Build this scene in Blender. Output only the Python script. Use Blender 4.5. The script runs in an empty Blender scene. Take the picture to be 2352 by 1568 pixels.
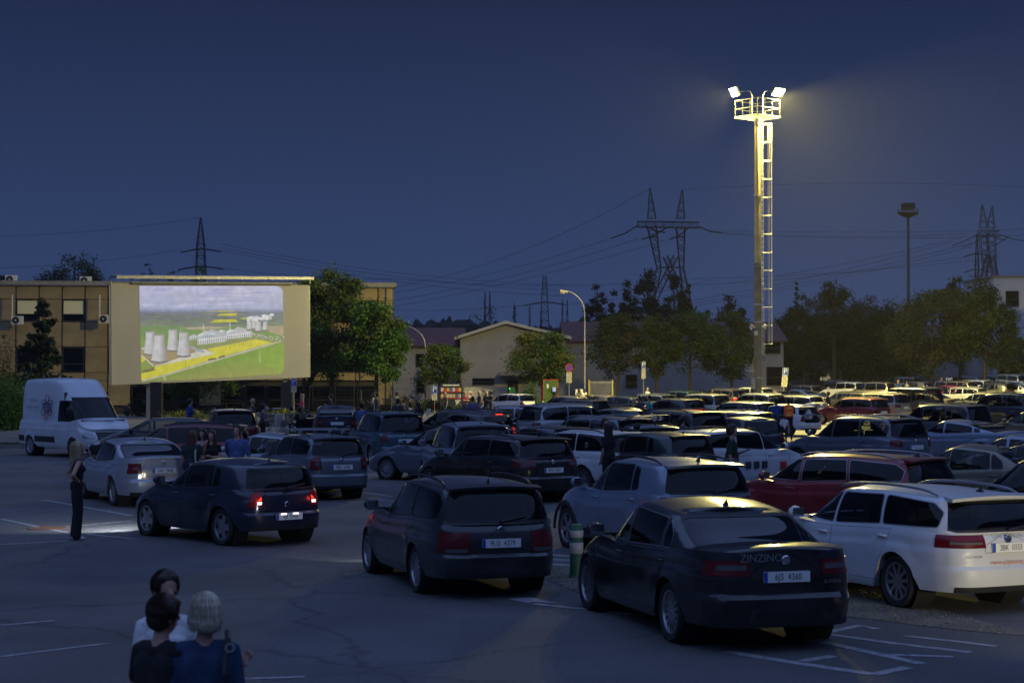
import bpy, bmesh, math, random
import numpy as np
from mathutils import Vector, Matrix
from mathutils.geometry import interpolate_bezier
R = math.radians
rng = random.Random(7)
SC = bpy.context.scene
COL = SC.collection

# ---------------------------------------------------------------- camera
PW, PH, FPX, HORZ = 2352.0, 1568.0, 4250.0, 858.0   # working pixel frame, focal length and horizon row
CAMZ = 2.9
PITCH = math.atan((HORZ - PH / 2) / FPX)
cam_d = bpy.data.cameras.new('camera'); cam = bpy.data.objects.new('camera', cam_d); COL.objects.link(cam)
cam_d.sensor_width = 36.0; cam_d.lens = 36.0 * FPX / PW
cam_d.clip_start = 0.2; cam_d.clip_end = 6000
cam_d.dof.use_dof = True; cam_d.dof.focus_distance = 46.0; cam_d.dof.aperture_fstop = 4.0
cam.location = (0, 0, CAMZ); cam.rotation_euler = (R(90) + PITCH, 0, 0)
SC.camera = cam

# ---------------------------------------------------------------- world: dusk sky
SUN_EL, SUN_ROT = R(-3.0), R(205)
world = bpy.data.worlds.new('World'); SC.world = world; world.use_nodes = True
wn, wl = world.node_tree.nodes, world.node_tree.links
wn.clear()
w_out = wn.new('ShaderNodeOutputWorld'); w_bg = wn.new('ShaderNodeBackground')
w_sky = wn.new('ShaderNodeTexSky'); w_sky.sky_type = 'NISHITA'; w_sky.sun_disc = False
w_sky.sun_elevation = SUN_EL; w_sky.sun_rotation = SUN_ROT
w_sky.altitude = 400; w_sky.air_density = 1.0; w_sky.dust_density = 0.6; w_sky.ozone_density = 3.0
w_tc = wn.new('ShaderNodeTexCoord'); w_sep = wn.new('ShaderNodeSeparateXYZ')
wl.new(w_tc.outputs['Generated'], w_sep.inputs[0])
w_ramp = wn.new('ShaderNodeValToRGB')
el = w_ramp.color_ramp.elements
el[0].position = 0.0; el[0].color = (0.0310, 0.0545, 0.1400, 1)
el[1].position = 1.0; el[1].color = (0.0078, 0.0138, 0.0420, 1)
e = w_ramp.color_ramp.elements.new(0.08); e.color = (0.0245, 0.0445, 0.1210, 1)
e = w_ramp.color_ramp.elements.new(0.20); e.color = (0.0120, 0.0215, 0.0630, 1)
wl.new(w_sep.outputs['Z'], w_ramp.inputs['Fac'])
w_add = wn.new('ShaderNodeMixRGB'); w_add.blend_type = 'ADD'; w_add.inputs['Fac'].default_value = 1.0
w_skm = wn.new('ShaderNodeMixRGB'); w_skm.blend_type = 'MULTIPLY'; w_skm.inputs['Fac'].default_value = 1.0
w_skm.inputs['Color2'].default_value = (0.05, 0.05, 0.05, 1)
wl.new(w_sky.outputs[0], w_skm.inputs['Color1'])
wl.new(w_ramp.outputs['Color'], w_add.inputs['Color1']); wl.new(w_skm.outputs[0], w_add.inputs['Color2'])
wl.new(w_add.outputs[0], w_bg.inputs['Color']); w_bg.inputs['Strength'].default_value = 1.0
wl.new(w_bg.outputs[0], w_out.inputs[0])

# blue twilight fill: a very wide sun lamp turned to near overhead
sun_d = bpy.data.lights.new('sun', 'SUN'); sun = bpy.data.objects.new('sun', sun_d); COL.objects.link(sun)
sun_d.energy = 1.45; sun_d.angle = R(120); sun_d.color = (0.30, 0.46, 1.0)
sun.rotation_euler = (R(10), 0, R(-18))

SC.view_settings.view_transform = 'Standard'; SC.view_settings.look = 'None'
SC.view_settings.exposure = 0.0; SC.view_settings.gamma = 1.0
SC.render.engine = 'CYCLES'
SC.cycles.use_denoising = True
SC.cycles.max_bounces = 6; SC.cycles.diffuse_bounces = 2; SC.cycles.glossy_bounces = 3
SC.cycles.transmission_bounces = 4; SC.cycles.transparent_max_bounces = 12
SC.cycles.sample_clamp_indirect = 3.0
SC.cycles.caustics_reflective = False; SC.cycles.caustics_refractive = False

# ---------------------------------------------------------------- pixel to world helpers (used to read distances off the photograph)
cp, sp = math.cos(PITCH), math.sin(PITCH)
def ray(px, py):
    a, c = (px - PW / 2) / FPX, -(py - PH / 2) / FPX
    return Vector((a, cp - c * sp, sp + c * cp))
KERB = [(-60.0, 71.5), (-5.5, 72.0), (2.6, 57.5), (16.0, 47.0)]
def kerb_y(x):
    for (x0, y0), (x1, y1) in zip(KERB, KERB[1:]):
        if x <= x1: return y0 + (y1 - y0) * (x - x0) / (x1 - x0)
    return 400.0
def sst(a, b, v):
    t = min(max((v - a) / (b - a), 0.0), 1.0); return t * t * (3 - 2 * t)
def gbase(x, y):
    xx = min(max(x, 0.0), 70.0)
    z = (0.008 * xx + 0.0004 * xx * xx) * min(max((y - 16) / 24.0, 0.0), 1.0) * (.4 + .6 * sst(95, 175, y))
    return z - 0.5 * sst(90, 150, y) * sst(0, 14, -x)
def kerb_step(x): return 0.13 * min(max((9.0 - x) / 5.0, 0.0), 1.0)
def gz(x, y):
    return gbase(x, y) + (kerb_step(x) if x < 9.0 and y > kerb_y(x) else 0.0)
def at(px, py, d):
    r = ray(px, py); return Vector((0, 0, CAMZ)) + r * (d / r.y)
def ground(px, py):
    r = ray(px, py); lo, hi = 5.0, 600.0
    for _ in range(60):
        m = (lo + hi) / 2; p = Vector((0, 0, CAMZ)) + r * (m / r.y)
        if p.z > gz(p.x, p.y): lo = m
        else: hi = m
    return Vector((p.x, p.y, gz(p.x, p.y)))
def under_roof(px, py, h):
    """ground point below the pixel where a roof of height h shows"""
    r = ray(px, py); lo, hi = 5.0, 420.0
    for _ in range(60):
        m = (lo + hi) / 2; p = Vector((0, 0, CAMZ)) + r * (m / r.y)
        if p.z > gz(p.x, p.y) + h: lo = m
        else: hi = m
    return Vector((p.x, p.y, gz(p.x, p.y)))
def stand(px, d):
    x = (px - PW / 2) / FPX * d / 1.0
    return Vector((x, d, gz(x, d)))
def project(p):
    v = Vector(p) - Vector((0, 0, CAMZ))
    yy = v.y * cp + v.z * sp; zz = -v.y * sp + v.z * cp
    return (PW / 2 + FPX * v.x / yy, PH / 2 - FPX * zz / yy)

# ---------------------------------------------------------------- object helpers
def tag(o, label=None, cat=None, group=None, kind=None):
    if label: o['label'] = label
    if cat: o['category'] = cat
    if group: o['group'] = group
    if kind: o['kind'] = kind
    return o
def empty(name, loc=(0, 0, 0), rz=0.0, label=None, cat=None, group=None):
    o = bpy.data.objects.new(name, None); COL.objects.link(o)
    o.location = loc; o.rotation_euler = (0, 0, rz); o.empty_display_size = 0.2
    return tag(o, label, cat, group)
def obj(name, mesh, mats=None, parent=None, smooth=None):
    o = bpy.data.objects.new(name, mesh); COL.objects.link(o)
    if parent is not None: o.parent = parent
    if mats is not None:
        if not isinstance(mats, (list, tuple)): mats = [mats]
        if len(mesh.materials) == 0:
            for m in mats: mesh.materials.append(m)
        else:
            for i, m in enumerate(mats):
                if i < len(o.material_slots) and mesh.materials[i] != m:
                    o.material_slots[i].link = 'OBJECT'; o.material_slots[i].material = m
    return o
def link_paint(o, m, i=0):
    o.material_slots[i].link = 'OBJECT'; o.material_slots[i].material = m
class MB:
    """collects shapes into one mesh"""
    def __init__(s): s.v, s.f, s.m = [], [], []
    def add(s, vs, fs, mi=0):
        b = len(s.v); s.v += [tuple(v) for v in vs]
        s.f += [tuple(b + i for i in f) for f in fs]; s.m += [mi] * len(fs); return s
    def box(s, c, d, mi=0, rz=0.0, M=None):
        x, y, z = d[0] / 2, d[1] / 2, d[2] / 2
        vs = [Vector((sx * x, sy * y, sz * z)) for sz in (-1, 1) for sx, sy in ((-1, -1), (1, -1), (1, 1), (-1, 1))]
        if M is not None: vs = [M @ v for v in vs]
        if rz: vs = [Matrix.Rotation(rz, 3, 'Z') @ v for v in vs]
        vs = [v + Vector(c) for v in vs]
        return s.add(vs, [(3, 2, 1, 0), (4, 5, 6, 7), (0, 1, 5, 4), (1, 2, 6, 5), (2, 3, 7, 6), (3, 0, 4, 7)], mi)
    def tube(s, pts, rad, n=8, mi=0, cap=True):
        pts = [Vector(p) for p in pts]; rs = rad if isinstance(rad, (list, tuple)) else [rad] * len(pts)
        rings = []; up = None
        for i, p in enumerate(pts):
            t = (pts[min(i + 1, len(pts) - 1)] - pts[max(i - 1, 0)])
            t = t.normalized() if t.length > 1e-9 else Vector((0, 0, 1))
            if up is None: up = Vector((0, 0, 1)) if abs(t.z) < 0.9 else Vector((1, 0, 0))
            a = t.cross(up); a = a.normalized() if a.length > 1e-6 else t.orthogonal().normalized()
            b = t.cross(a).normalized(); up = -b if False else up
            rings.append([p + (a * math.cos(2 * math.pi * k / n) + b * math.sin(2 * math.pi * k / n)) * rs[i] for k in range(n)])
        vs = [v for r in rings for v in r]; fs = []
        for i in range(len(pts) - 1):
            for k in range(n):
                fs.append((i * n + k, i * n + (k + 1) % n, (i + 1) * n + (k + 1) % n, (i + 1) * n + k))
        if cap: fs += [tuple(reversed(range(n))), tuple((len(pts) - 1) * n + k for k in range(n))]
        return s.add(vs, fs, mi)
    def lathe(s, prof, n=24, axis='Z', c=(0, 0, 0), mi=0, mis=None):
        vs, fs = [], []
        for (r, z) in prof:
            for k in range(n):
                a = 2 * math.pi * k / n
                p = (r * math.cos(a), r * math.sin(a), z)
                if axis == 'Y': p = (p[0], z, p[1])
                if axis == 'X': p = (z, p[0], p[1])
                vs.append(Vector(p) + Vector(c))
        b = len(s.v); s.v += [tuple(v) for v in vs]
        for i in range(len(prof) - 1):
            for k in range(n):
                s.f.append((b + i * n + k, b + i * n + (k + 1) % n, b + (i + 1) * n + (k + 1) % n, b + (i + 1) * n + k))
                s.m.append(mis[i] if mis else mi)
        return s
    def mesh(s, name, smooth=None):
        me = bpy.data.meshes.new(name); me.from_pydata(s.v, [], s.f)
        if any(s.m): me.polygons.foreach_set('material_index', s.m)
        bm = bmesh.new(); bm.from_mesh(me); bmesh.ops.recalc_face_normals(bm, faces=bm.faces); bm.to_mesh(me); bm.free()
        if smooth is not None: smooth_by(me, smooth)
        me.update(); return me
    def build(s, name, mats, parent=None, smooth=None):
        me = s.mesh(name, smooth)
        if not isinstance(mats, (list, tuple)): mats = [mats]
        for m in mats: me.materials.append(m)
        return obj(name, me, None, parent)
def smooth_by(me, ang=35):
    me.polygons.foreach_set('use_smooth', [True] * len(me.polygons))
    me.set_sharp_from_angle(angle=R(ang))
def copy_tree(o, parent=None, keep=None):
    c = o.copy(); COL.objects.link(c); c.parent = parent
    for ch in list(o.children):
        if keep is None or keep(ch): copy_tree(ch, c, None)
    return c
TMP = bpy.data.scenes.new('workbench')
def baked(o):
    """mesh of an object with its modifiers applied, evaluated on an otherwise empty bench"""
    TMP.collection.objects.link(o)
    with bpy.context.temp_override(scene=TMP, view_layer=TMP.view_layers[0]):
        dg = bpy.context.evaluated_depsgraph_get(); dg.update(); me = bpy.data.meshes.new_from_object(o.evaluated_get(dg))
    bpy.data.objects.remove(o); return me
def text_mesh(s, size=1.0, align='CENTER', ext=0.0):
    cu = bpy.data.curves.new('t', 'FONT'); cu.body = s; cu.size = size; cu.align_x = align; cu.align_y = 'CENTER'; cu.extrude = ext
    cu.resolution_u = 3
    me = baked(bpy.data.objects.new('t', cu)); bpy.data.curves.remove(cu)
    me.name = 'lettering'; me.materials.clear(); return me

# ---------------------------------------------------------------- materials
MATS = {}
def mat(name, col=(0.5, 0.5, 0.5), rough=0.6, metal=0.0, spec=0.5, coat=0.0, emit=None, estr=0.0, var=0.0, vscale=8.0, bump=0.0, bscale=40.0, trans=0.0, island=0.0):
    if name in MATS: return MATS[name]
    m = bpy.data.materials.new(name); m.use_nodes = True; MATS[name] = m
    nt = m.node_tree; p = nt.nodes['Principled BSDF']
    p.inputs['Base Color'].default_value = (*col, 1); p.inputs['Roughness'].default_value = rough
    p.inputs['Metallic'].default_value = metal; p.inputs['Specular IOR Level'].default_value = spec
    p.inputs['Coat Weight'].default_value = coat; p.inputs['Coat Roughness'].default_value = 0.04
    if trans: p.inputs['Transmission Weight'].default_value = trans
    if emit:
        p.inputs['Emission Color'].default_value = (*emit, 1); p.inputs['Emission Strength'].default_value = estr
    tc = nt.nodes.new('ShaderNodeTexCoord')
    if var > 0 or island > 0:
        mix = nt.nodes.new('ShaderNodeMixRGB'); mix.blend_type = 'MULTIPLY'; mix.inputs['Fac'].default_value = 1.0
        mix.inputs['Color1'].default_value = (*col, 1)
        rmp = nt.nodes.new('ShaderNodeMapRange')
        amt = max(var, island); rmp.inputs['To Min'].default_value = 1 - amt; rmp.inputs['To Max'].default_value = 1 + amt
        if island > 0:
            g = nt.nodes.new('ShaderNodeNewGeometry'); nt.links.new(g.outputs['Random Per Island'], rmp.inputs['Value'])
        else:
            n = nt.nodes.new('ShaderNodeTexNoise'); n.inputs['Scale'].default_value = vscale; n.inputs['Detail'].default_value = 6
            nt.links.new(tc.outputs['Object'], n.inputs['Vector'])
            rmp.inputs['From Min'].default_value = 0.3; rmp.inputs['From Max'].default_value = 0.7
            nt.links.new(n.outputs['Fac'], rmp.inputs['Value'])
        nt.links.new(rmp.outputs[0], mix.inputs['Color2']); nt.links.new(mix.outputs[0], p.inputs['Base Color'])
    if bump > 0:
        n2 = nt.nodes.new('ShaderNodeTexNoise'); n2.inputs['Scale'].default_value = bscale; n2.inputs['Detail'].default_value = 4
        nt.links.new(tc.outputs['Object'], n2.inputs['Vector'])
        b = nt.nodes.new('ShaderNodeBump'); b.inputs['Strength'].default_value = bump; b.inputs['Distance'].default_value = 0.02
        nt.links.new(n2.outputs['Fac'], b.inputs['Height']); nt.links.new(b.outputs[0], p.inputs['Normal'])
    return m
def paint(name, col, metal=0.35, rough=0.32):
    """car paint under a clear coat with a film of dust"""
    name = 'paint_' + name
    if name in MATS: return MATS[name]
    m = mat(name, col, rough=rough, metal=metal, coat=0.75)
    nt = m.node_tree; p = nt.nodes['Principled BSDF']; tc = nt.nodes.new('ShaderNodeTexCoord')
    n = nt.nodes.new('ShaderNodeTexNoise'); n.inputs['Scale'].default_value = 2.2; n.inputs['Detail'].default_value = 7
    nt.links.new(tc.outputs['Object'], n.inputs['Vector'])
    r = nt.nodes.new('ShaderNodeMapRange'); r.inputs['From Min'].default_value = 0.35; r.inputs['From Max'].default_value = 0.7
    r.inputs['To Min'].default_value = 0.03; r.inputs['To Max'].default_value = 0.16
    nt.links.new(n.outputs['Fac'], r.inputs['Value']); nt.links.new(r.outputs[0], p.inputs['Coat Roughness'])
    d = nt.nodes.new('ShaderNodeMixRGB'); d.inputs['Color1'].default_value = (*col, 1); d.inputs['Color2'].default_value = (0.16, 0.15, 0.14, 1)
    r2 = nt.nodes.new('ShaderNodeMapRange'); r2.inputs['From Min'].default_value = 0.4; r2.inputs['From Max'].default_value = 0.75
    r2.inputs['To Min'].default_value = 0.02; r2.inputs['To Max'].default_value = 0.16
    nt.links.new(n.outputs['Fac'], r2.inputs['Value']); nt.links.new(r2.outputs[0], d.inputs['Fac']); nt.links.new(d.outputs[0], p.inputs['Base Color'])
    return m
def glass(name, tint, rough=0.02):
    if name in MATS: return MATS[name]
    m = bpy.data.materials.new(name); m.use_nodes = True; MATS[name] = m; nt = m.node_tree; nt.nodes.clear()
    out = nt.nodes.new('ShaderNodeOutputMaterial'); mx = nt.nodes.new('ShaderNodeMixShader')
    tr = nt.nodes.new('ShaderNodeBsdfTransparent'); tr.inputs[0].default_value = (*tint, 1)
    gl = nt.nodes.new('ShaderNodeBsdfGlossy'); gl.inputs['Roughness'].default_value = rough; gl.inputs[0].default_value = (0.95, 0.97, 1, 1)
    fr = nt.nodes.new('ShaderNodeFresnel'); fr.inputs['IOR'].default_value = 1.38
    nt.links.new(fr.outputs[0], mx.inputs[0]); nt.links.new(tr.outputs[0], mx.inputs[1]); nt.links.new(gl.outputs[0], mx.inputs[2])
    nt.links.new(mx.outputs[0], out.inputs[0]); return m
def emis(name, col, s):
    if name in MATS: return MATS[name]
    return mat(name, (0.02, 0.02, 0.02), rough=0.4, emit=col, estr=s)

M_RUB = mat('black_rubber', (0.012, 0.012, 0.013), rough=0.75, var=0.3, vscale=12)
M_PLA = mat('black_plastic', (0.016, 0.016, 0.018), rough=0.5, var=0.2)
M_INT = mat('dark_interior', (0.014, 0.014, 0.016), rough=0.85, var=0.2)
M_SEAT = mat('seat_fabric', (0.06, 0.06, 0.065), rough=0.95, var=0.3, vscale=20)
M_CHR = mat('chrome', (0.75, 0.76, 0.78), rough=0.12, metal=1.0)
M_CTRIM = mat('bright_window_trim', (0.30, 0.31, 0.33), rough=0.38, metal=0.8)
M_RIM = mat('alloy', (0.42, 0.43, 0.45), rough=0.3, metal=0.9, var=0.15)
M_RIMD = mat('dark_wheel_well', (0.008, 0.008, 0.009), rough=0.9)
M_GLS = glass('window_glass', (0.62, 0.66, 0.64))
M_TNT = glass('tinted_window_glass', (0.27, 0.28, 0.29))
M_TAIL = mat('red_lamp_lens', (0.11, 0.004, 0.006), rough=0.28, coat=0.25, spec=0.4)
M_TAILW = mat('clear_lamp_lens', (0.10, 0.09, 0.095), rough=0.55, spec=0.2)
M_TAILON = mat('lit_red_lamp_lens', (0.3, 0.01, 0.01), rough=0.15, emit=(1.0, 0.05, 0.015), estr=1.9)
M_TAILGL = mat('glowing_red_lamp_lens', (0.25, 0.01, 0.01), rough=0.15, emit=(1.0, 0.04, 0.012), estr=0.45)
M_REVON = emis('lit_white_lamp', (1.0, 0.88, 0.85), 1.5)
M_HEAD = mat('headlight_lens', (0.28, 0.29, 0.31), rough=0.08, coat=1.0, metal=0.3)
M_PLATE = mat('plate_white', (0.75, 0.76, 0.74), rough=0.5)
M_PBLUE = mat('plate_blue', (0.01, 0.05, 0.38), rough=0.5)
M_INK = mat('black_ink', (0.008, 0.008, 0.009), rough=0.6)
# ================================================================ cars: one parametric builder, many prototypes
def interp(pts, x):
    if x <= pts[0][0]: return pts[0][1]
    for (a, b), (c, d) in zip(pts, pts[1:]):
        if x <= c:
            t = (x - a) / (c - a); t = t * t * (3 - 2 * t) * 0.5 + t * 0.5
            return b + (d - b) * t
    return pts[-1][1]
def poly_out(poly, d):
    """offset a convex polygon (counter-clockwise) outward by d"""
    n = len(poly); res = []
    for i in range(n):
        p0, p1, p2 = Vector(poly[i - 1]), Vector(poly[i]), Vector(poly[(i + 1) % n])
        e1, e2 = (p1 - p0).normalized(), (p2 - p1).normalized()
        n1, n2 = Vector((e1.y, -e1.x)), Vector((e2.y, -e2.x)); b = (n1 + n2)
        k = d / max(0.35, 0.5 * b.length_squared) if b.length > 1e-6 else 0
        res.append(tuple(p1 + b * k))
    return res
def ccw(poly):
    a = sum(poly[i - 1][0] * poly[i][1] - poly[i][0] * poly[i - 1][1] for i in range(len(poly)))
    return poly if a > 0 else poly[::-1]
def soften(poly, r):
    """cut each corner of a convex polygon twice so that it reads as rounded"""
    res = []; n = len(poly)
    for i in range(n):
        p0, p1, p2 = Vector(poly[i - 1]), Vector(poly[i]), Vector(poly[(i + 1) % n])
        a = p1 + (p0 - p1).normalized() * min(r, (p0 - p1).length * 0.45); b = p1 + (p2 - p1).normalized() * min(r, (p2 - p1).length * 0.45)
        for t in (0.0, 0.5, 1.0): res.append(tuple(a * (1 - t) ** 2 + p1 * 2 * t * (1 - t) + b * t * t))
    return res
def inside(poly, u, v, eps=1e-5):
    n = len(poly)
    for i in range(n):
        a, b = poly[i], poly[(i + 1) % n]
        if (b[0] - a[0]) * (v - a[1]) - (b[1] - a[1]) * (u - a[0]) < -eps: return False
    return True
AX = {'s': (0, 2), 'r': (1, 2), 'f': (1, 2)}
def face_ok(f, view):
    n = f.normal
    if view == 's': return abs(n.y) > 0.45
    if view == 'r': return n.x < -0.12 and abs(n.y) < abs(n.x) * 1.5
    return n.x > 0.12 and abs(n.y) < abs(n.x) * 1.6
def cut(bm, view, poly, zmin=-9, xr=(-9, 9)):
    i0, i1 = AX[view]; us = [p[0] for p in poly]; vs = [p[1] for p in poly]
    lo_u, hi_u, lo_v, hi_v = min(us) - .05, max(us) + .05, min(vs) - .05, max(vs) + .05
    for i in range(len(poly)):
        a, b = poly[i], poly[(i + 1) % len(poly)]
        co = [0, 0, 0]; co[i0], co[i1] = a; no = [0, 0, 0]; no[i0], no[i1] = b[1] - a[1], -(b[0] - a[0])
        fs = []
        for f in bm.faces:
            if not face_ok(f, view): continue
            c = [v.co for v in f.verts]
            if max(p[i0] for p in c) < lo_u or min(p[i0] for p in c) > hi_u: continue
            if max(p[i1] for p in c) < lo_v or min(p[i1] for p in c) > hi_v: continue
            if not (xr[0] < f.calc_center_median().x < xr[1]): continue
            fs.append(f)
        ed = {e for f in fs for e in f.edges}; ve = {v for f in fs for v in f.verts}
        bmesh.ops.bisect_plane(bm, geom=fs + list(ed) + list(ve), dist=1e-5, plane_co=co, plane_no=no)
        for f in bm.faces: f.normal_update()
def pick(bm, view, poly, xr=(-9, 9), side=0):
    i0, i1 = AX[view]; res = []
    for f in bm.faces:
        if not face_ok(f, view): continue
        c = f.calc_center_median()
        if side and c.y * side < 0: continue
        if xr[0] < c.x < xr[1] and inside(poly, c[i0], c[i1]): res.append(f)
    return res
def extract(bm, faces, name, push=0.0, shrink=0.0, rim=0.0):
    """copy faces to a mesh of their own and take them out of bm"""
    if not faces: return None
    idx = {}; vs = []; fs = []; cnt = {}
    for f in faces:
        r = []
        for v in f.verts:
            if v.index not in idx or True:
                k = v
                if k not in idx: idx[k] = len(vs); vs.append(v.co.copy())
                r.append(idx[k])
        fs.append(r)
        for a, b in zip(r, r[1:] + r[:1]): cnt[(min(a, b), max(a, b))] = cnt.get((min(a, b), max(a, b)), 0) + 1
    nrm = [Vector() for _ in vs]
    for f, r in zip(faces, fs):
        for i in r: nrm[i] += f.normal * f.calc_area()
    if shrink:
        cen = sum(vs, Vector()) / len(vs)
        bad = {}
        for (a, b), n in cnt.items():
            if n == 1: bad.setdefault(a, []).append(b); bad.setdefault(b, []).append(a)
        for i, ns in bad.items():
            d = (vs[ns[0]] - vs[i]).normalized() if len(ns) else Vector()
            nn = nrm[i].normalized(); t = Vector()
            for j in ns:
                e = (vs[j] - vs[i]); w = nn.cross(e).normalized(); w = w if w.dot(cen - vs[i]) > 0 else -w; t += w
            if t.length > 1e-6: vs[i] = vs[i] + t.normalized() * shrink
    vs = [v + n.normalized() * push if n.length > 0 else v for v, n in zip(vs, nrm)]
    if rim:
        ring = [e for e, n in cnt.items() if n == 1]; mp = {}
        for a, b in ring:
            for i in (a, b):
                if i not in mp: mp[i] = len(vs); vs.append(vs[i] - nrm[i].normalized() * rim)
        for a, b in ring: fs.append([a, b, mp[b], mp[a]])
    me = bpy.data.meshes.new(name); me.from_pydata(vs, [], fs); smooth_by(me, 40); me.update()
    bmesh.ops.delete(bm, geom=faces, context='FACES')
    return me

SPOKES = {}
def wheel_meshes(rad, wid, style):
    key = (round(rad, 3), style)
    if key in SPOKES: return SPOKES[key]
    rr = rad * 0.70
    t = MB(); h = wid / 2
    t.lathe([(rr - .01, -h * .8), (rr + .02, -h * .92), (rad * .92, -h), (rad - .012, -h * .88), (rad, -h * .6), (rad - .004, -h * .3), (rad, 0), (rad - .004, h * .3), (rad, h * .6), (rad - .012, h * .88), (rad * .92, h), (rr + .02, h * .92), (rr - .01, h * .8)], n=32, axis='Y')
    tyre = t.mesh('tyre', 50); tyre.materials.append(M_RUB)
    r = MB()
    r.lathe([(rr - .01, -h * .8), (rr * .93, -h * .5), (rr * .9, h * .55), (rr - .012, h * .84), (rr + .006, h * .88), (rr + .002, h * .8)], n=32, axis='Y', mi=0)
    r.lathe([(0.001, h * .05), (rr * .9, h * .05)], n=32, axis='Y', mi=1)
    r.lathe([(0.001, h * .78), (.03, h * .78), (.055, h * .7), (.06, h * .3)], n=16, axis='Y', mi=0)
    n, w0, w1, twin = {'five': (5, .075, .055, 0), 'ten': (10, .030, .026, 0), 'twin': (5, .030, .026, .16), 'many': (14, .02, .02, 0), 'cap': (8, .06, .09, 0)}[style]
    for k in range(n):
        for tw in ((-twin, twin) if twin else (0,)):
            a = 2 * math.pi * k / n + tw; ca, sa = math.cos(a), math.sin(a)
            def P(q, s, y): return (q * ca - s * sa, y, q * sa + s * ca)
            vs = [P(.03, -w0 * .8, h * .72), P(.03, w0 * .8, h * .72), P(rr * .92, w1, h * .70), P(rr * .92, -w1, h * .70),
                  P(.03, -w0 * .8, h * .3), P(.03, w0 * .8, h * .3), P(rr * .92, w1, h * .3), P(rr * .92, -w1, h * .3)]
            r.add(vs, [(0, 1, 2, 3), (0, 4, 5, 1), (1, 5, 6, 2), (3, 2, 6, 7), (0, 3, 7, 4)], 0)
    rim = r.mesh('rim', 40); rim.materials.append(M_RIM); rim.materials.append(M_RIMD)
    SPOKES[key] = (tyre, rim); return SPOKES[key]

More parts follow.
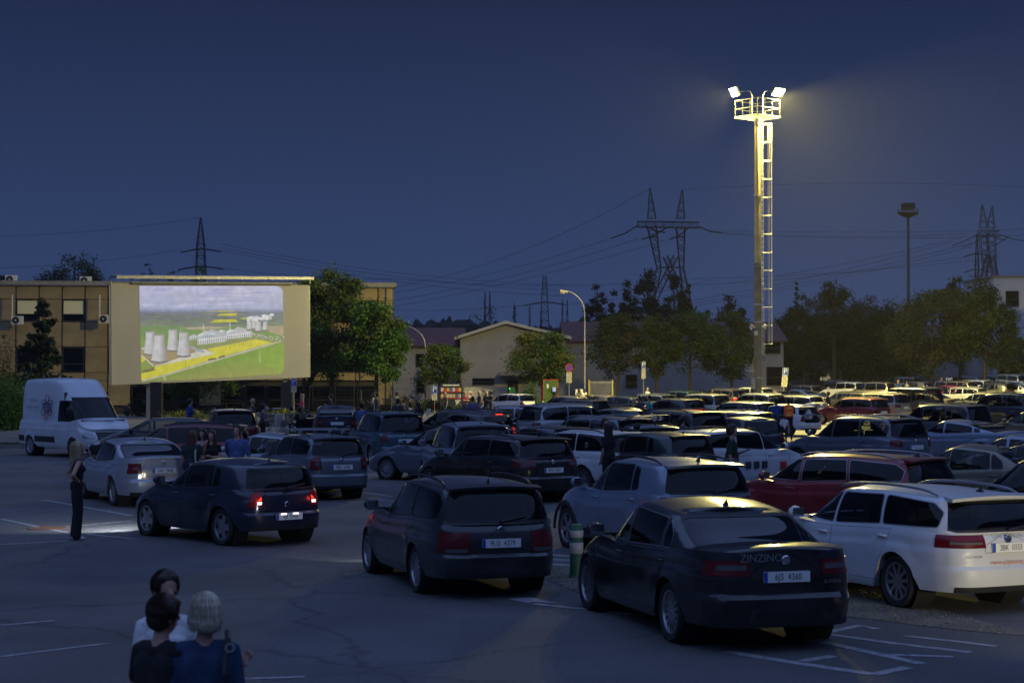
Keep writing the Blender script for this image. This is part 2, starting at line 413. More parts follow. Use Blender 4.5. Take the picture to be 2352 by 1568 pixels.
CARS = {}
def car_proto(key, L, W, H, wb, fo, style='estate', rad=0.315, rim='ten', zsill=0.21, belt=(0.90, 0.97), nose=0.70, hood=0.96,
              cab_f=None, cab_r=None, roof_f=None, roof_r=None, tumble=0.16, rear_glass=(0.06, 0.86), tail=(0.62, 0.95, 0.44, 0.25), head=(0.56, 0.72, 0.42, 0.45),
              plate_z=0.72, rails=False, boot=None, bars=False, trim='black', rear_tint=True, clad=False, antenna='whip', spoiler=True, quarter=True, rear_n=6.2, bump=0.30, van=False, doors=4, strip=None):
    """x forward, y left, z up, origin on the ground midway between the axles"""
    ro = L - wb - fo; hw = W / 2; xf, xr = wb / 2 + fo, -wb / 2 - ro; xm = 0.0
    if cab_f is None: cab_f = wb / 2 - .33
    if cab_r is None: cab_r = xr + 0.10
    if roof_f is None: roof_f = cab_f - 0.72
    if roof_r is None: roof_r = xr + 0.32
    cabf_x = cab_f
    zrear = boot if boot else belt[1]
    shp = [(xr, zrear), (cab_r + 0.1, zrear if boot else belt[1]), (-wb / 2 + 0.3, belt[1]), (cabf_x - 0.7, belt[0] + .01), (cabf_x + 0.12, hood), (xf - 0.55, (hood * .55 + nose * .45)), (xf - 0.16, nose + .03), (xf, nose)]
    zsh = lambda x: interp(shp, x)
    arch = rad + 0.05
    def zlow(x):
        b = zsill
        if x > wb / 2 + arch * .9: b = zsill + .0
        for xa in (wb / 2, -wb / 2):
            if abs(x - xa) < arch: b = max(b, rad * .98 + math.sqrt(arch * arch - (x - xa) ** 2))
        if x < -wb / 2 - arch: b = max(b, zsill + 0.06)
        return b
    roff = [(0, .10), (.10, .03), (.30, 0), (.44, .0), (.475, .05), (.7, .055), (.86, .075), (1, .14 if not boot else .085)]
    foff = [(0, .10), (.15, .02), (.35, 0), (.55, .03), (.75, .12), (.9, .24), (1, .38 if not van else .2)]
    wof = [(0, .93), (.08, .962), (.3, .982), (.55, .998), (.715, 1.0), (.75, .982), (.88, .976), (.95, .962), (1, .945)]
    fr = [0, .05, .12, .2, .3, .38, .44, .475, .53, .6, .66, .715, .75, .82, .88, .94, .98, 1.0]
    # perimeter samples of the left half, from rear centre to front centre
    xs = set()
    for xa in (wb / 2, -wb / 2):
        e = math.sqrt(max(1e-4, arch ** 2 - (zsill - rad * .98) ** 2))
        for k in range(15): xs.add(round(xa - e * math.cos(math.pi * k / 14), 4))
    x = xr * 0.94
    while x < xf * 0.93: xs.add(round(x, 4)); x += 0.16
    xs = sorted(xs); xs = [a for i, a in enumerate(xs) if i == 0 or a - xs[i - 1] > .012]
    nf, nr = (4.6 if not van else 5.5), rear_n
    per = []
    end_r = [i / 9 for i in range(10)]; eta_r = (1 - abs(xs[0] / xr) ** nr) ** (1 / nr)
    for q in end_r[:-1]:
        et = eta_r * q; per.append((-(1 - et ** nr) ** (1 / nr), et))
    for a in xs:
        n = nf if a > 0 else nr; E = xf if a > 0 else -xr
        per.append((a / E, (1 - abs(a / E) ** n) ** (1 / n)))
    eta_f = per[-1][1]
    for q in reversed(end_r[:-1]):
        et = eta_f * q; per.append(((1 - et ** nf) ** (1 / nf), et))
    N = len(per)
    def body_pt(xi, et, t, fixed=None):
        x0 = xi * (xf if xi > 0 else -xr)
        zl, zh = zlow(x0), zsh(x0); z = zl + t * (zh - zl)
        tt = (z - zsill) / max(.2, zh - zsill); tt = min(max(tt, 0), 1)
        x = xi * (xf - interp(foff, tt)) if xi > 0 else xi * (-xr - interp(roff, tt))
        y = et * hw * interp(wof, tt)
        fl = 0.0
        for xa in (wb / 2, -wb / 2):
            dd = math.hypot(x0 - xa, z - rad)
            fl = max(fl, 0.022 * max(0, 1 - abs(dd - arch) / .16))
        if et > .9: y += fl
        return Vector((x, y, z))
    bm = bmesh.new()
    G = [[[bm.verts.new((p.x, s * p.y, p.z)) for p in (body_pt(xi, et, t) for (xi, et) in per)] for t in fr] for s in (1, -1)]
    def quad(a, b, c, d, flip=False):
        vs = []
        for v in (a, b, c, d):
            if v not in vs: vs.append(v)
        if len(vs) < 3: return
        try: bm.faces.new(vs[::-1] if flip else vs)
        except ValueError: pass
    for si in (0, 1):
        for k in range(len(fr) - 1):
            for i in range(N - 1):
                quad(G[si][k][i], G[si][k][i + 1], G[si][k + 1][i + 1], G[si][k + 1][i], flip=(si == 0))
    # lip into the wheel wells and under the sills
    for si, s in ((0, 1), (1, -1)):
        inn = [bm.verts.new((v.co.x * .985, v.co.y * .62 if abs(v.co.y) > .3 else v.co.y * .9, v.co.z + .005)) for v in G[si][0]]
        for i in range(N - 1): quad(G[si][0][i], inn[i], inn[i + 1], G[si][0][i + 1], flip=(si == 0))
    # decks: bonnet, boot lid and the ledge round the cabin
    ys = [1, .9, .6, .3, 0]
    rows = [[G[0][-1][i]] + [None] * 3 for i in range(N)]
    top = []
    for i in range(N):
        a = G[0][-1][i].co; cr = 0.055 * min(1, a.y / (hw * .8)) if (a.x > cab_f - .3 or a.x < cab_r + .2) else 0
        rowL = [G[0][-1][i]] + [bm.verts.new((a.x + (0.05 if a.x > 0 else 0) * (1 - q * q) * 0, a.y * q, a.z + cr * (1 - q * q) ** .8)) for q in ys[1:-1]]
        c = bm.verts.new((a.x, 0, a.z + cr))
        rowR = [G[1][-1][i]] + [bm.verts.new((v.co.x, -v.co.y, v.co.z)) for v in rowL[1:]]
        top.append((rowL, c, rowR))
    for i in range(N - 1):
        xc = (G[0][-1][i].co.x + G[0][-1][i + 1].co.x) / 2
        for j in range(4):
            if cab_r + .12 < xc < cab_f - .12 and j >= 1: continue
            for side in (0, 2):
                r0, r1 = top[i][side], top[i + 1][side]
                a, b = r0[j], r1[j]; c = r1[j + 1] if j < 3 else top[i + 1][1]; d = r0[j + 1] if j < 3 else top[i][1]
                quad(a, b, c, d, flip=(side == 0))
    bmesh.ops.remove_doubles(bm, verts=bm.verts, dist=.0008)
    bmesh.ops.recalc_face_normals(bm, faces=bm.faces)
    # ---- greenhouse
    gh = bmesh.new()
    zt = [(roof_r - .3, H - .10), (roof_r, H - .085), ((roof_r + roof_f) / 2 + .1, H - .045), (roof_f - .1, H - .07), (roof_f + .2, H - .10)]
    if style == 'sedan': zt = [(roof_r - .5, H - .16), (roof_r, H - .11), ((roof_r + roof_f) / 2 + .3, H - .045), (roof_f, H - .075), (roof_f + .3, H - .11)]
    wbase, wroof = hw * .945 - .012, hw * .945 - .012 - tumble
    tl = [0, .12, .25, .38, .5, .62, .74, .84, .90, .95, .985, 1.0]
    def gprof(t):
        e = 0.0
        if t > .84: q = (t - .84) / .16; e = .085 * (1 - math.sqrt(max(0, 1 - q * q)))
        c = math.sin(math.pi * min(t, 1)) * .018
        wd = wbase + (wroof - wbase) * t + c - e
        bow = math.sin(math.pi * t) * .03
        return cab_r + (roof_r - cab_r) * t - bow + e * 1.6, cab_f + (roof_f - cab_f) * t + bow - e * 1.6, wd
    gn_f, gn_r = (4.2, 5.5)
    gx = [-.965 + 1.93 * k / 26 for k in range(27)]
    gper = []
    e0 = (1 - .965 ** gn_r) ** (1 / gn_r)
    for k in range(7): q = e0 * k / 7; gper.append((-(1 - q ** gn_r) ** (1 / gn_r), q))
    for a in gx: n = gn_f if a > 0 else gn_r; gper.append((a, (1 - abs(a) ** n) ** (1 / n)))
    e1 = gper[-1][1]
    for k in range(6, -1, -1): q = e1 * k / 7; gper.append(((1 - q ** gn_f) ** (1 / gn_f), q))
    GN = len(gper)
    def gpt(xi, et, t):
        a, b, w = gprof(t); cx, hx = (a + b) / 2, (b - a) / 2; x = cx + hx * xi
        a0, b0, _ = gprof(0); xb = (a0 + b0) / 2 + (b0 - a0) / 2 * xi
        zb = zsh(min(max(xb, cab_r + .02), cab_f)) - .02
        z = zb + t * (interp(zt, x) - zb)
        return Vector((x, et * w, z))
    GG = [[[gh.verts.new((p.x, s * p.y, p.z)) for p in (gpt(xi, et, t) for xi, et in gper)] for t in tl] for s in (1, -1)]
    def gquad(a, b, c, d, flip):
        vs = [a, b, c, d]
        try: gh.faces.new(vs[::-1] if flip else vs)
        except ValueError: pass
    for si in (0, 1):
        for k in range(len(tl) - 1):
            for i in range(GN - 1): gquad(GG[si][k][i], GG[si][k][i + 1], GG[si][k + 1][i + 1], GG[si][k + 1][i], si == 0)
    tops = []
    for i in range(GN):
        a = GG[0][-1][i].co; cr = .045 * min(1, a.y / .35)
        rl = [GG[0][-1][i]] + [gh.verts.new((a.x, a.y * q, a.z + cr * (1 - q * q))) for q in (.85, .6, .3)]
        tops.append((rl, gh.verts.new((a.x, 0, a.z + cr)), [GG[1][-1][i]] + [gh.verts.new((v.co.x, -v.co.y, v.co.z)) for v in rl[1:]]))
    for i in range(GN - 1):
        for j in range(4):
            for side in (0, 2):
                r0, r1 = tops[i][side], tops[i + 1][side]
                gquad(r0[j], r1[j], r1[j + 1] if j < 3 else tops[i + 1][1], r0[j + 1] if j < 3 else tops[i][1], side == 0)
    bmesh.ops.remove_doubles(gh, verts=gh.verts, dist=.0008)
    bmesh.ops.recalc_face_normals(gh, faces=gh.faces)
    for f in gh.faces: f.normal_update()
    # ---- windows
    wins = []
    zb_ = lambda x: zsh(x) + .03
    ztop_ = lambda x: interp(zt, x) - .055
    slope_f = lambda z: cab_f + (roof_f - cab_f) * (z - hood) / (H - .08 - hood)
    slope_r = lambda z: cab_r + (roof_r - cab_r) * (z - belt[1]) / (H - .1 - belt[1])
    bp = 0.04 if not van else -9
    ga = 0.07
    def fx(z): return slope_f(z) - .10 - (.03 if van else 0)
    polys = []
    if van:
        polys.append([(.45, 1.27), (fx(1.27) - .02, 1.27), (fx(1.62) + .0, 1.62), (fx(1.95) - .06, 1.95), (.45, 1.95)])
        glz = [M_GLS]
    else:
        z0, z1 = zb_(bp), ztop_(bp)
        A0, A1 = fx(zb_(cab_f - .25) + .02), min(fx(z1 - .02), roof_f + .10)
        polys.append([(bp + ga / 2, z0), (A0, zb_(cab_f - .2) + .02), (A1 + (A0 - A1) * .45, zb_(cab_f) + (z1 - zb_(cab_f)) * .58), (A1, ztop_(A1) - .01), (bp + ga / 2, z1)])
        cpx = -wb / 2 + .36 if quarter else -wb / 2 + .25
        z2, z3 = zb_(cpx), ztop_(cpx)
        if quarter:
            polys.append([(cpx + ga / 2 - .0, z2), (bp - ga / 2, z0), (bp - ga / 2, z1), (cpx + ga / 2 + .06, z3)])
            q0, q1 = slope_r(zb_(xr + .4)) + (.30 if style != 'sedan' else .22), slope_r(z3) + (.26 if style != 'sedan' else .05)
            if style == 'sedan':
                polys.append([(cpx - .25, z2), (cpx - ga / 2 + .0, z2), (cpx - ga / 2 + .05, z3 - .02), (cpx - .20, z2 + (z3 - z2) * .45)])
            elif style == 'hatch':
                polys.append([(cpx - .22, z2 + .02), (cpx - ga / 2, z2), (cpx - ga / 2 + .05, z3 - .02), (cpx - .14, z3 - .06)])
            else:
                polys.append([(min(q0 + .0, cpx - .3), zb_(xr + .5) + .02), (cpx - ga / 2, z2), (cpx - ga / 2 + .05, z3), (min(q1, cpx - .25), ztop_(q1) - .02), (min(q0 - .02, cpx - .32), zb_(xr + .5) + (z3 - z2) * .55)])
        else:
            polys.append([(cpx - .1, z2 + .03), (cpx + .05, z2), (bp - ga / 2, z0), (bp - ga / 2, z1), (cpx + .1, z3 - .03), (cpx - .06, z2 + (z3 - z2) * .6)])
        glz = [M_GLS] + [M_TNT if rear_tint else M_GLS] * 4
    out = []
    for pi, poly in enumerate(polys):
        poly = soften(ccw(poly), .035); ring = poly_out(poly, .022 if trim != 'chrome' else .011)
        cut(gh, 's', ring); cut(gh, 's', poly)
        for s in (1, -1):
            me = extract(gh, pick(gh, 's', poly, side=s), 'side_window', push=-.004)
            if me: out.append(('side_window', me, glz[pi]))
            me = extract(gh, pick(gh, 's', ring, side=s), 'window_trim', push=.002)
            if me: out.append(('window_trim', me, M_CTRIM if trim == 'chrome' else M_PLA))
    gw = wbase + (wroof - wbase) * .5
    zr0 = belt[1] + (H - .1 - belt[1]) * rear_glass[0]; zr1 = belt[1] + (H - .1 - belt[1]) * rear_glass[1]
    if not van:
        wa, wc = wbase - (.12 if style != 'sedan' else .16), wroof - (.03 if style != 'sedan' else .07)
        poly = soften(ccw([(-wa, zr0), (wa, zr0), (wc, zr1), (-wc, zr1)]), .07)
        ring = poly_out(poly, .03)
        cut(gh, 'r', ring, xr=(-9, roof_r + .25)); cut(gh, 'r', poly, xr=(-9, roof_r + .25))
        me = extract(gh, pick(gh, 'r', poly, xr=(-9, roof_r + .25)), 'rear_window', push=-.004); out.append(('rear_window', me, M_TNT if rear_tint else M_GLS))
        me = extract(gh, pick(gh, 'r', ring, xr=(-9, roof_r + .25)), 'window_trim', push=.001)
        if me: out.append(('window_trim', me, M_PLA))
    z0, z1 = hood + .05, H - .145
    wa, wc = wbase - .10, wroof - .035
    if van: z0, z1, wa, wc = hood + .06, 2.06, wbase - .07, wbase - .15
    poly = soften(ccw([(-wa, z0), (wa, z0), (wc, z1), (-wc, z1)]), .06)
    ring = poly_out(poly, .03)
    cut(gh, 'f', ring, xr=(roof_f - .3, 9)); cut(gh, 'f', poly, xr=(roof_f - .3, 9))
    me = extract(gh, pick(gh, 'f', poly, xr=(roof_f - .3, 9)), 'windscreen', push=-.004)
    if me: out.append(('windscreen', me, M_GLS))
    me = extract(gh, pick(gh, 'f', ring, xr=(roof_f - .3, 9)), 'window_trim', push=.001)
    if me: out.append(('window_trim', me, M_PLA))
    # ---- panels and lamps on the lower body
    for f in bm.faces: f.normal_update()
    parts = []
    def region(view, poly, name, m, xrg=(-9, 9), sides=(0,), push=0.0, shrink=0.0, rim=0.0):
        poly = ccw(poly); cut(bm, view, poly, xr=xrg)
        for s in sides:
            me = extract(bm, pick(bm, view, poly, xr=xrg, side=s), name, push, shrink, rim)
            if me: parts.append((name, me, m, s, None))
    tz0, tz1, ty, tw = tail
    # lamps that wrap the corner: the side piece and the rear piece are cut together
    def lamp(z0, z1, y0, wrap, name, m, rear):
        xe = xr if rear else xf
        def sel(s):
            r = []
            for f in bm.faces:
                c = f.calc_center_median()
                if c.y * s < 0 or abs(f.normal.z) > .75: continue
                if z0 - 1e-4 < c.z < z1 + 1e-4 and abs(c.y) > y0 and ((c.x < xe + wrap) if rear else (c.x > xe - wrap)): r.append(f)
            return r
        def bis(co, no):
            fs = [f for f in bm.faces if ((f.calc_center_median().x < xe + wrap + .4) if rear else (f.calc_center_median().x > xe - wrap - .4)) and abs(f.normal.z) < .75]
            ed = {e for f in fs for e in f.edges}; ve = {v for f in fs for v in f.verts}
            bmesh.ops.bisect_plane(bm, geom=fs + list(ed) + list(ve), dist=1e-5, plane_co=co, plane_no=no)
            for f in bm.faces: f.normal_update()
        bis((0, 0, z0), (0, 0, 1)); bis((0, 0, z1), (0, 0, 1)); bis((0, y0, 0), (0, 1, 0)); bis((0, -y0, 0), (0, 1, 0)); bis((xe + wrap if rear else xe - wrap, 0, 0), (1, 0, 0))
        for s in (1, -1):
            kid = None
            if rear and strip:
                sa, sb, sy = strip
                if s == 1:
                    bis((0, 0, sa), (0, 0, 1)); bis((0, 0, sb), (0, 0, 1)); bis((0, sy, 0), (0, 1, 0)); bis((0, -sy, 0), (0, 1, 0)); bis((xe + wrap * .55, 0, 0), (1, 0, 0))
                fs = [f for f in sel(s) if sa < f.calc_center_median().z < sb and abs(f.calc_center_median().y) > sy and f.calc_center_median().x < xe + wrap * .55]
                kid = extract(bm, fs, 'reversing_lens', .009, .003, .01)
            me = extract(bm, sel(s), name, .006, .004, .02)
            if me: parts.append((name, me, m, s, kid))
    lamp(tz0, tz1, ty, tw, 'tail_light', M_TAIL, True)
    lamp(head[0], head[1], head[2], head[3], 'headlight', M_HEAD, False)
    gz0 = head[0] - .02 if not van else head[0] - .25
    region('f', [(-head[2] + .06, gz0), (head[2] - .06, gz0), (head[2] - .04, head[1] - .02), (-head[2] + .04, head[1] - .02)], 'grille', M_PLA, (xf - .5, 9), push=-.012, rim=-.012)
    region('f', [(-hw * .72, zsill + .04), (hw * .72, zsill + .04), (hw * .62, zsill + .20), (-hw * .62, zsill + .20)], 'lower_grille', M_PLA, (xf - .6, 9), push=-.01, rim=-.01)
    region('r', [(-hw * .86, zsill - .1), (hw * .86, zsill - .1), (hw * .80, zsill + .13), (-hw * .80, zsill + .13)], 'bumper_trim', M_PLA, (-9, xr + .3), push=.002)
    tgw = ty + .015 if not van else hw * .86
    tg_top = (zrear - .012)
    region('r', soften([(-hw * .62, tz0 - .06), (hw * .62, tz0 - .06), (tgw, tz0 + .03), (tgw, tg_top), (-tgw, tg_top), (-tgw, tz0 + .03)], .03), 'tailgate', None, (-9, xr + .35), shrink=.006)
    if not van:
        dz = zsill + .10
        xA = wb / 2 - arch - .06
        xC = -wb / 2 + arch * .55
        sh = .02
        region('s', [(bp, dz), (xA, dz), (xA + .05, .6), (xA + .02, zsh(xA) - sh), (bp, zsh(bp) - sh)], 'door', None, sides=(1, -1), shrink=.005)
        region('s', [(xC + .22, dz), (bp, dz), (bp, zsh(bp) - sh), (xC - .12, zsh(xC) - sh), (xC + .02, .72)], 'door', None, sides=(1, -1), shrink=.005)
    else:
        region('s', [(.30, .45), (wb / 2 - arch - .02, .45), (wb / 2 - arch + .1, .85), (wb / 2 - .25, zsh(1.4) - .03), (.30, zsh(.4) - .03)], 'door', None, sides=(1, -1), shrink=.006)
        for xa_, xb_ in ((-wb / 2 - ro + .08, -wb / 2 - arch - .02), (-wb / 2 + arch + .02, wb / 2 - arch - .02)):
            region('s', [(xa_, .52), (xb_, .52), (xb_, .72), (xa_, .72)], 'side_moulding', M_PLA, sides=(1, -1), push=.012, rim=.014)
    body = bpy.data.meshes.new(key + '_body')
    # join greenhouse shell and lower shell in one body mesh
    tmp = bpy.data.meshes.new('tmp'); gh.to_mesh(tmp); bm.from_mesh(tmp); bpy.data.meshes.remove(tmp)
    bm.to_mesh(body); bm.free(); gh.free(); smooth_by(body, 38)
    bco = np.empty(len(body.vertices) * 3); body.vertices.foreach_get('co', bco); bco = bco.reshape(-1, 3)
    P = []      # (name, mesh, materials, location, children, near_only)
    def add(name, me, m, near=False, kids=(), loc=(0, 0, 0), rot=(0, 0, 0), paintable=False): P.append(dict(name=name, me=me, m=m, near=near, kids=list(kids), loc=loc, rot=rot, paint=paintable))
    add('body', body, None, paintable=True)
    for n, me, m in out: add(n, me, m)
    for n, me, m, s, kid in parts:
        kids = [('reversing_lens', kid, M_TAILW)] if kid else []
        if n == 'door':
            c = np.empty(len(me.vertices) * 3); me.vertices.foreach_get('co', c); c = c.reshape(-1, 3)
            hx = c[:, 0].min() + .17; hz = c[:, 2].max() - .10
            k = np.argmin((c[:, 0] - hx) ** 2 + (c[:, 2] - hz) ** 2 * 2); yy = c[k, 1]
            hb = MB(); hb.tube([(hx - .09, yy - s * .01, hz), (hx - .07, yy + s * .022, hz + .004), (hx + .07, yy + s * .024, hz + .004), (hx + .09, yy - s * .01, hz)], [.012, .014, .014, .012], n=8)
            kids = [('handle', hb.mesh('handle', 60), None)]
        add(n, me, m, kids=kids, paintable=m is None)
    # wheels
    ty_, ri_ = wheel_meshes(rad, .215, rim)
    for xa in (wb / 2, -wb / 2):
        for s in (1, -1):
            add('wheel', None, None, loc=(xa, s * (hw - .125), rad), rot=(0, rng.uniform(0, 6), 0) if s == 1 else (0, rng.uniform(0, 6), math.pi), kids=[('tyre', ty_, M_RUB), ('rim', ri_, None)])
    # dark tub, seats, dashboard, wheel
    tb = MB()
    x0, x1 = max(cab_r + .18, xr + .30), cab_f + .10
    yi = hw * .945 - .10; yr = yi - .24; xm_ = x0 + .45
    zf = zsill + .06; zt0, zt1 = belt[1] - .06, belt[0] - .05
    pl = [(x0, yr), (xm_, yi), (x1, yi - .06), (x1, -yi + .06), (xm_, -yi), (x0, -yr)]
    tb.add([(a_, b_, zf) for a_, b_ in pl] + [(a_, b_, zt1) for a_, b_ in pl], [(0, 1, 2, 3, 4, 5)] + [(k, (k + 1) % 6, 6 + (k + 1) % 6, 6 + k) for k in range(6)])
    if van: tb.box((cab_f - 1.25, 0, 1.3), (.03, 2 * yi - .08, 1.9))
    add('interior', tb.mesh('interior'), M_INT)
    wl_ = MB()
    for xa in (wb / 2, -wb / 2):
        for s in (1, -1): wl_.lathe([(.02, s * (hw * .60)), (arch + .0, s * (hw * .60)), (arch + .012, s * (hw - .06))], n=28, axis='Y', c=(xa, 0, rad * .98))
    wl_.box((0, 0, zsill + .02), (wb - 2 * arch, hw * 1.6, .04)); wl_.box((xr / 2 - wb / 4 - .05, 0, zsill + .10), (abs(xr) - wb / 2 - arch + .1, hw * 1.3, .05)); wl_.box((xf / 2 + wb / 4, 0, zsill + .04), (xf - wb / 2 - arch, hw * 1.2, .05))
    add('underbody', wl_.mesh('underbody'), M_RIMD)
    zs = zf + .28
    def seat(cx, cy, w):
        m = MB(); m.box((cx, cy, zs), (.5, w, .16)); m.box((cx - .30, cy, zs + .34), (.13, w, .62), M=Matrix.Rotation(R(-14), 3, 'Y')); 
        return m
    xs_f = cab_f - 1.02
    hd = H - .30
    if not van:
        for s in (1, -1):
            m = seat(xs_f, s * .36, .50); m.box((xs_f - .44, s * .36, min(zs + .77, hd)), (.10, .26, .17)); add('front_seat', m.mesh('front_seat'), M_SEAT)
        m = seat(xs_f - .85, 0, yi * 1.7)
        for yy in (-.4, 0, .4): m.box((xs_f - .85 - .42, yy, min(zs + .72, hd - .02)), (.08, .24, .14))
        add('rear_seat', m.mesh('rear_seat'), M_SEAT)
    else:
        for s in (1, -1):
            m = seat(cab_f - .85, s * .5, .5); m.box((cab_f - 1.28, s * .5, zs + .85), (.10, .26, .2)); add('front_seat', m.mesh('front_seat'), M_SEAT)
    m = MB(); m.box((cab_f - .28, 0, hood - .10), (.5, yi * 1.9, .16)); add('dashboard', m.mesh('dashboard'), M_INT)
    m = MB(); cx, cz = cab_f - .62, hood - .02
    m.tube([(cx + .05 * math.sin(a), .36 + .18 * math.cos(a), cz + .17 * math.sin(a)) for a in [2 * math.pi * k / 16 for k in range(17)]], .014, n=6); m.tube([(cx, .36, cz), (cx + .2, .36, cz - .1)], .03, n=6); m.box((cx, .36, cz), (.02, .34, .03))
    add('steering_wheel', m.mesh('steering_wheel', 60), M_INT)
    # mirrors
    for s in (1, -1):
        m = MB(); mx, my, mz = cab_f - .30, s * (hw * .945 + .12), zsh(cab_f - .3) + .10
        if van: mx, mz = cab_f - .35, zsh(cab_f) + .28
        h_ = .085 if not van else .2
        prof = [(.00, .45), (.03, .9), (.09, 1.0), (.13, .7), (.155, .15)]
        vs, fs = [], []
        for q, sc in prof:
            for k in range(10):
                a = 2 * math.pi * k / 10
                vs.append((mx - .06 + q, my + .11 * sc * math.cos(a) * (1 if abs(math.cos(a)) < .8 else 1), mz + h_ * sc * math.sin(a)))
        for r_ in range(len(prof) - 1):
            for k in range(10): fs.append((r_ * 10 + k, r_ * 10 + (k + 1) % 10, (r_ + 1) * 10 + (k + 1) % 10, (r_ + 1) * 10 + k))
        fs.append(tuple(range(10))); fs.append(tuple(range(40, 50)))
        m.add(vs, fs); m.box((mx, s * (hw * .945 - .01), mz - .05), (.07, .14, .03))
        gl = MB(); gl.box((mx - .063, my, mz), (.004, .17, h_ * 1.5))
        add('mirror', m.mesh('mirror', 50), M_PLA if van else None, paintable=not van, kids=[('mirror_glass', gl.mesh('mirror_glass'), M_CHR)])
    # rails, bars, spoiler, antenna, wiper, badge, plates
    def roof_z(x, y): return interp(zt, x) + .045 * (1 - (y / max(.3, wroof)) ** 2)
    if rails:
        for s in (1, -1):
            yy = s * (wroof - .075); xa, xb = roof_r + .30, roof_f - .12; m = MB()
            pts = [(xa + (xb - xa) * k / 12, yy, interp(zt, xa + (xb - xa) * k / 12) + .012 + (.055 * (1 - abs(2 * k / 12 - 1) ** 6))) for k in range(13)]
            m.tube(pts, [.012] + [.018] * 11 + [.012], n=8); add('roof_rail', m.mesh('roof_rail', 60), M_PLA if rails != 'chrome' else M_CTRIM)
    if bars:
        for xx in (roof_f - .35, (roof_f + roof_r) / 2 - .1):
            m = MB(); m.box((xx, 0, H + .09), (.07, W * .86, .035)); m.box((xx, wroof - .07, H + .03), (.09, .06, .09)); m.box((xx, -wroof + .07, H + .03), (.09, .06, .09)); add('roof_bar', m.mesh('roof_bar'), mat('bar_alu', (.55, .56, .58), .35, .8))
    if spoiler and style in ('estate', 'hatch', 'suv'):
        m = MB(); zz = interp(zt, roof_r) + .0; w = wroof - .03
        ys_ = [-w + 2 * w * k / 10 for k in range(11)]; vs = []
        for y in ys_:
            b = .05 * (abs(y) / w) ** 3; zc = zz + .03 * (1 - (y / w) ** 2)
            vs += [(roof_r + .14, y, zc + .022), (roof_r - .10 + b, y, zc - .006), (roof_r - .085 + b, y, zc - .045), (roof_r + .1, y, zc - .03)]
        fs = [];
        for k in range(10):
            for j in range(4): a = k * 4 + j; b = k * 4 + (j + 1) % 4; fs.append((a, b, b + 4, a + 4))
        fs += [(0, 1, 2, 3), (40, 41, 42, 43)]
        m.add(vs, fs); add('spoiler', m.mesh('spoiler', 40), None, paintable=True)
    xan = roof_r + .30
    if antenna == 'whip':
        m = MB(); m.tube([(xan, 0, roof_z(xan, 0) - .01), (xan - .02, 0, roof_z(xan, 0) + .035)], [.03, .012], n=8); m.tube([(xan - .02, 0, roof_z(xan, 0) + .03), (xan - .15, 0, roof_z(xan, 0) + .26)], .005, n=5)
    else:
        m = MB(); zz = roof_z(xan, 0) - .012
        m.add([(xan + .09, 0, zz), (xan - .08, .03, zz), (xan - .08, -.03, zz), (xan - .07, 0, zz + .085), (xan - .02, .0, zz + .05), (xan + .0, .028, zz), (xan, -.028, zz)], [(0, 4, 5), (0, 6, 4), (4, 3, 1, 5), (4, 6, 2, 3), (3, 2, 1), (0, 5, 1, 2, 6)])
    add('antenna', m.mesh('antenna', 60), M_PLA)
    def rear_x(z, yw=.2, front=False):
        k = (abs(bco[:, 1]) < yw + .15) & (abs(bco[:, 2] - z) < .14)
        if not k.any(): return xf if front else xr
        return bco[k, 0].max() if front else bco[k, 0].min()
    # the cut-out panels took their verts along: sample them too
    for n, me, mm, s, _k in parts:
        if n in ('tailgate', 'bumper_trim', 'grille'):
            c = np.empty(len(me.vertices) * 3); me.vertices.foreach_get('co', c); bco = np.vstack([bco, c.reshape(-1, 3)])
    px_ = rear_x(plate_z) - .016
    if style not in ('sedan', 'van'):
        zw = zr0 + .045; k = (abs(bco[:, 1]) < .5) & (abs(bco[:, 2] - zr0 + .04) < .06); xw = bco[k, 0].min() if k.any() else cab_r
        m = MB(); m.tube([(xw - .03, 0, zr0 - .01), (xw - .035 + .01, -.36, zr0 + .055)], [.02, .008], n=6); add('rear_wiper', m.mesh('rear_wiper'), M_PLA)
    m = MB(); zbg = min(zrear - .09, plate_z + .20); xb = rear_x(zbg, .05) - .006
    m.lathe([(.001, 0), (.042, 0), (.05, .008)], n=20, axis='X', c=(xb, 0, zbg)); add('badge', m.mesh('badge', 40), M_CHR)
    m = MB(); m.box((px_, 0, plate_z), (.012, .52, .112), 0)
    bl = MB(); bl.box((px_ - .0075, .24, plate_z), (.004, .04, .108))
    add('number_plate', m.mesh('number_plate'), M_PLATE, kids=[('blue_band', bl.mesh('blue_band'), M_PBLUE)])
    fxp = rear_x(zsill + .24, .2, True) + .014
    m = MB(); m.box((fxp, 0, zsill + .25), (.012, .52, .112)); add('number_plate', m.mesh('number_plate'), M_PLATE)
    if clad:
        for xa in (wb / 2, -wb / 2):
            for s in (1, -1):
                m = MB(); vs = []; fs = []; nn = 18
                for k in range(nn + 1):
                    a = R(-6) + R(192) * k / nn
                    for q, off in ((arch - .006, .002), (arch - .004, .026), (arch + .05, .03), (arch + .075, .008)):
                        vs.append((xa + q * math.cos(a), s * (hw * .985 + off), max(rad + q * math.sin(a), zsill + .02)))
                for k in range(nn):
                    for j in range(3): fs.append((k * 4 + j, k * 4 + j + 1, k * 4 + j + 5, k * 4 + j + 4))
                m.add(vs, fs); add('wheel_arch_trim', m.mesh('wheel_arch_trim', 50), M_PLA if clad is True else clad)
        for s in (1, -1):
            m = MB(); m.box((0, s * (hw * .965), zsill + .07), (wb - 2 * arch - .06, .05, .16)); add('sill_trim', m.mesh('sill_trim'), M_PLA if clad is True else clad)
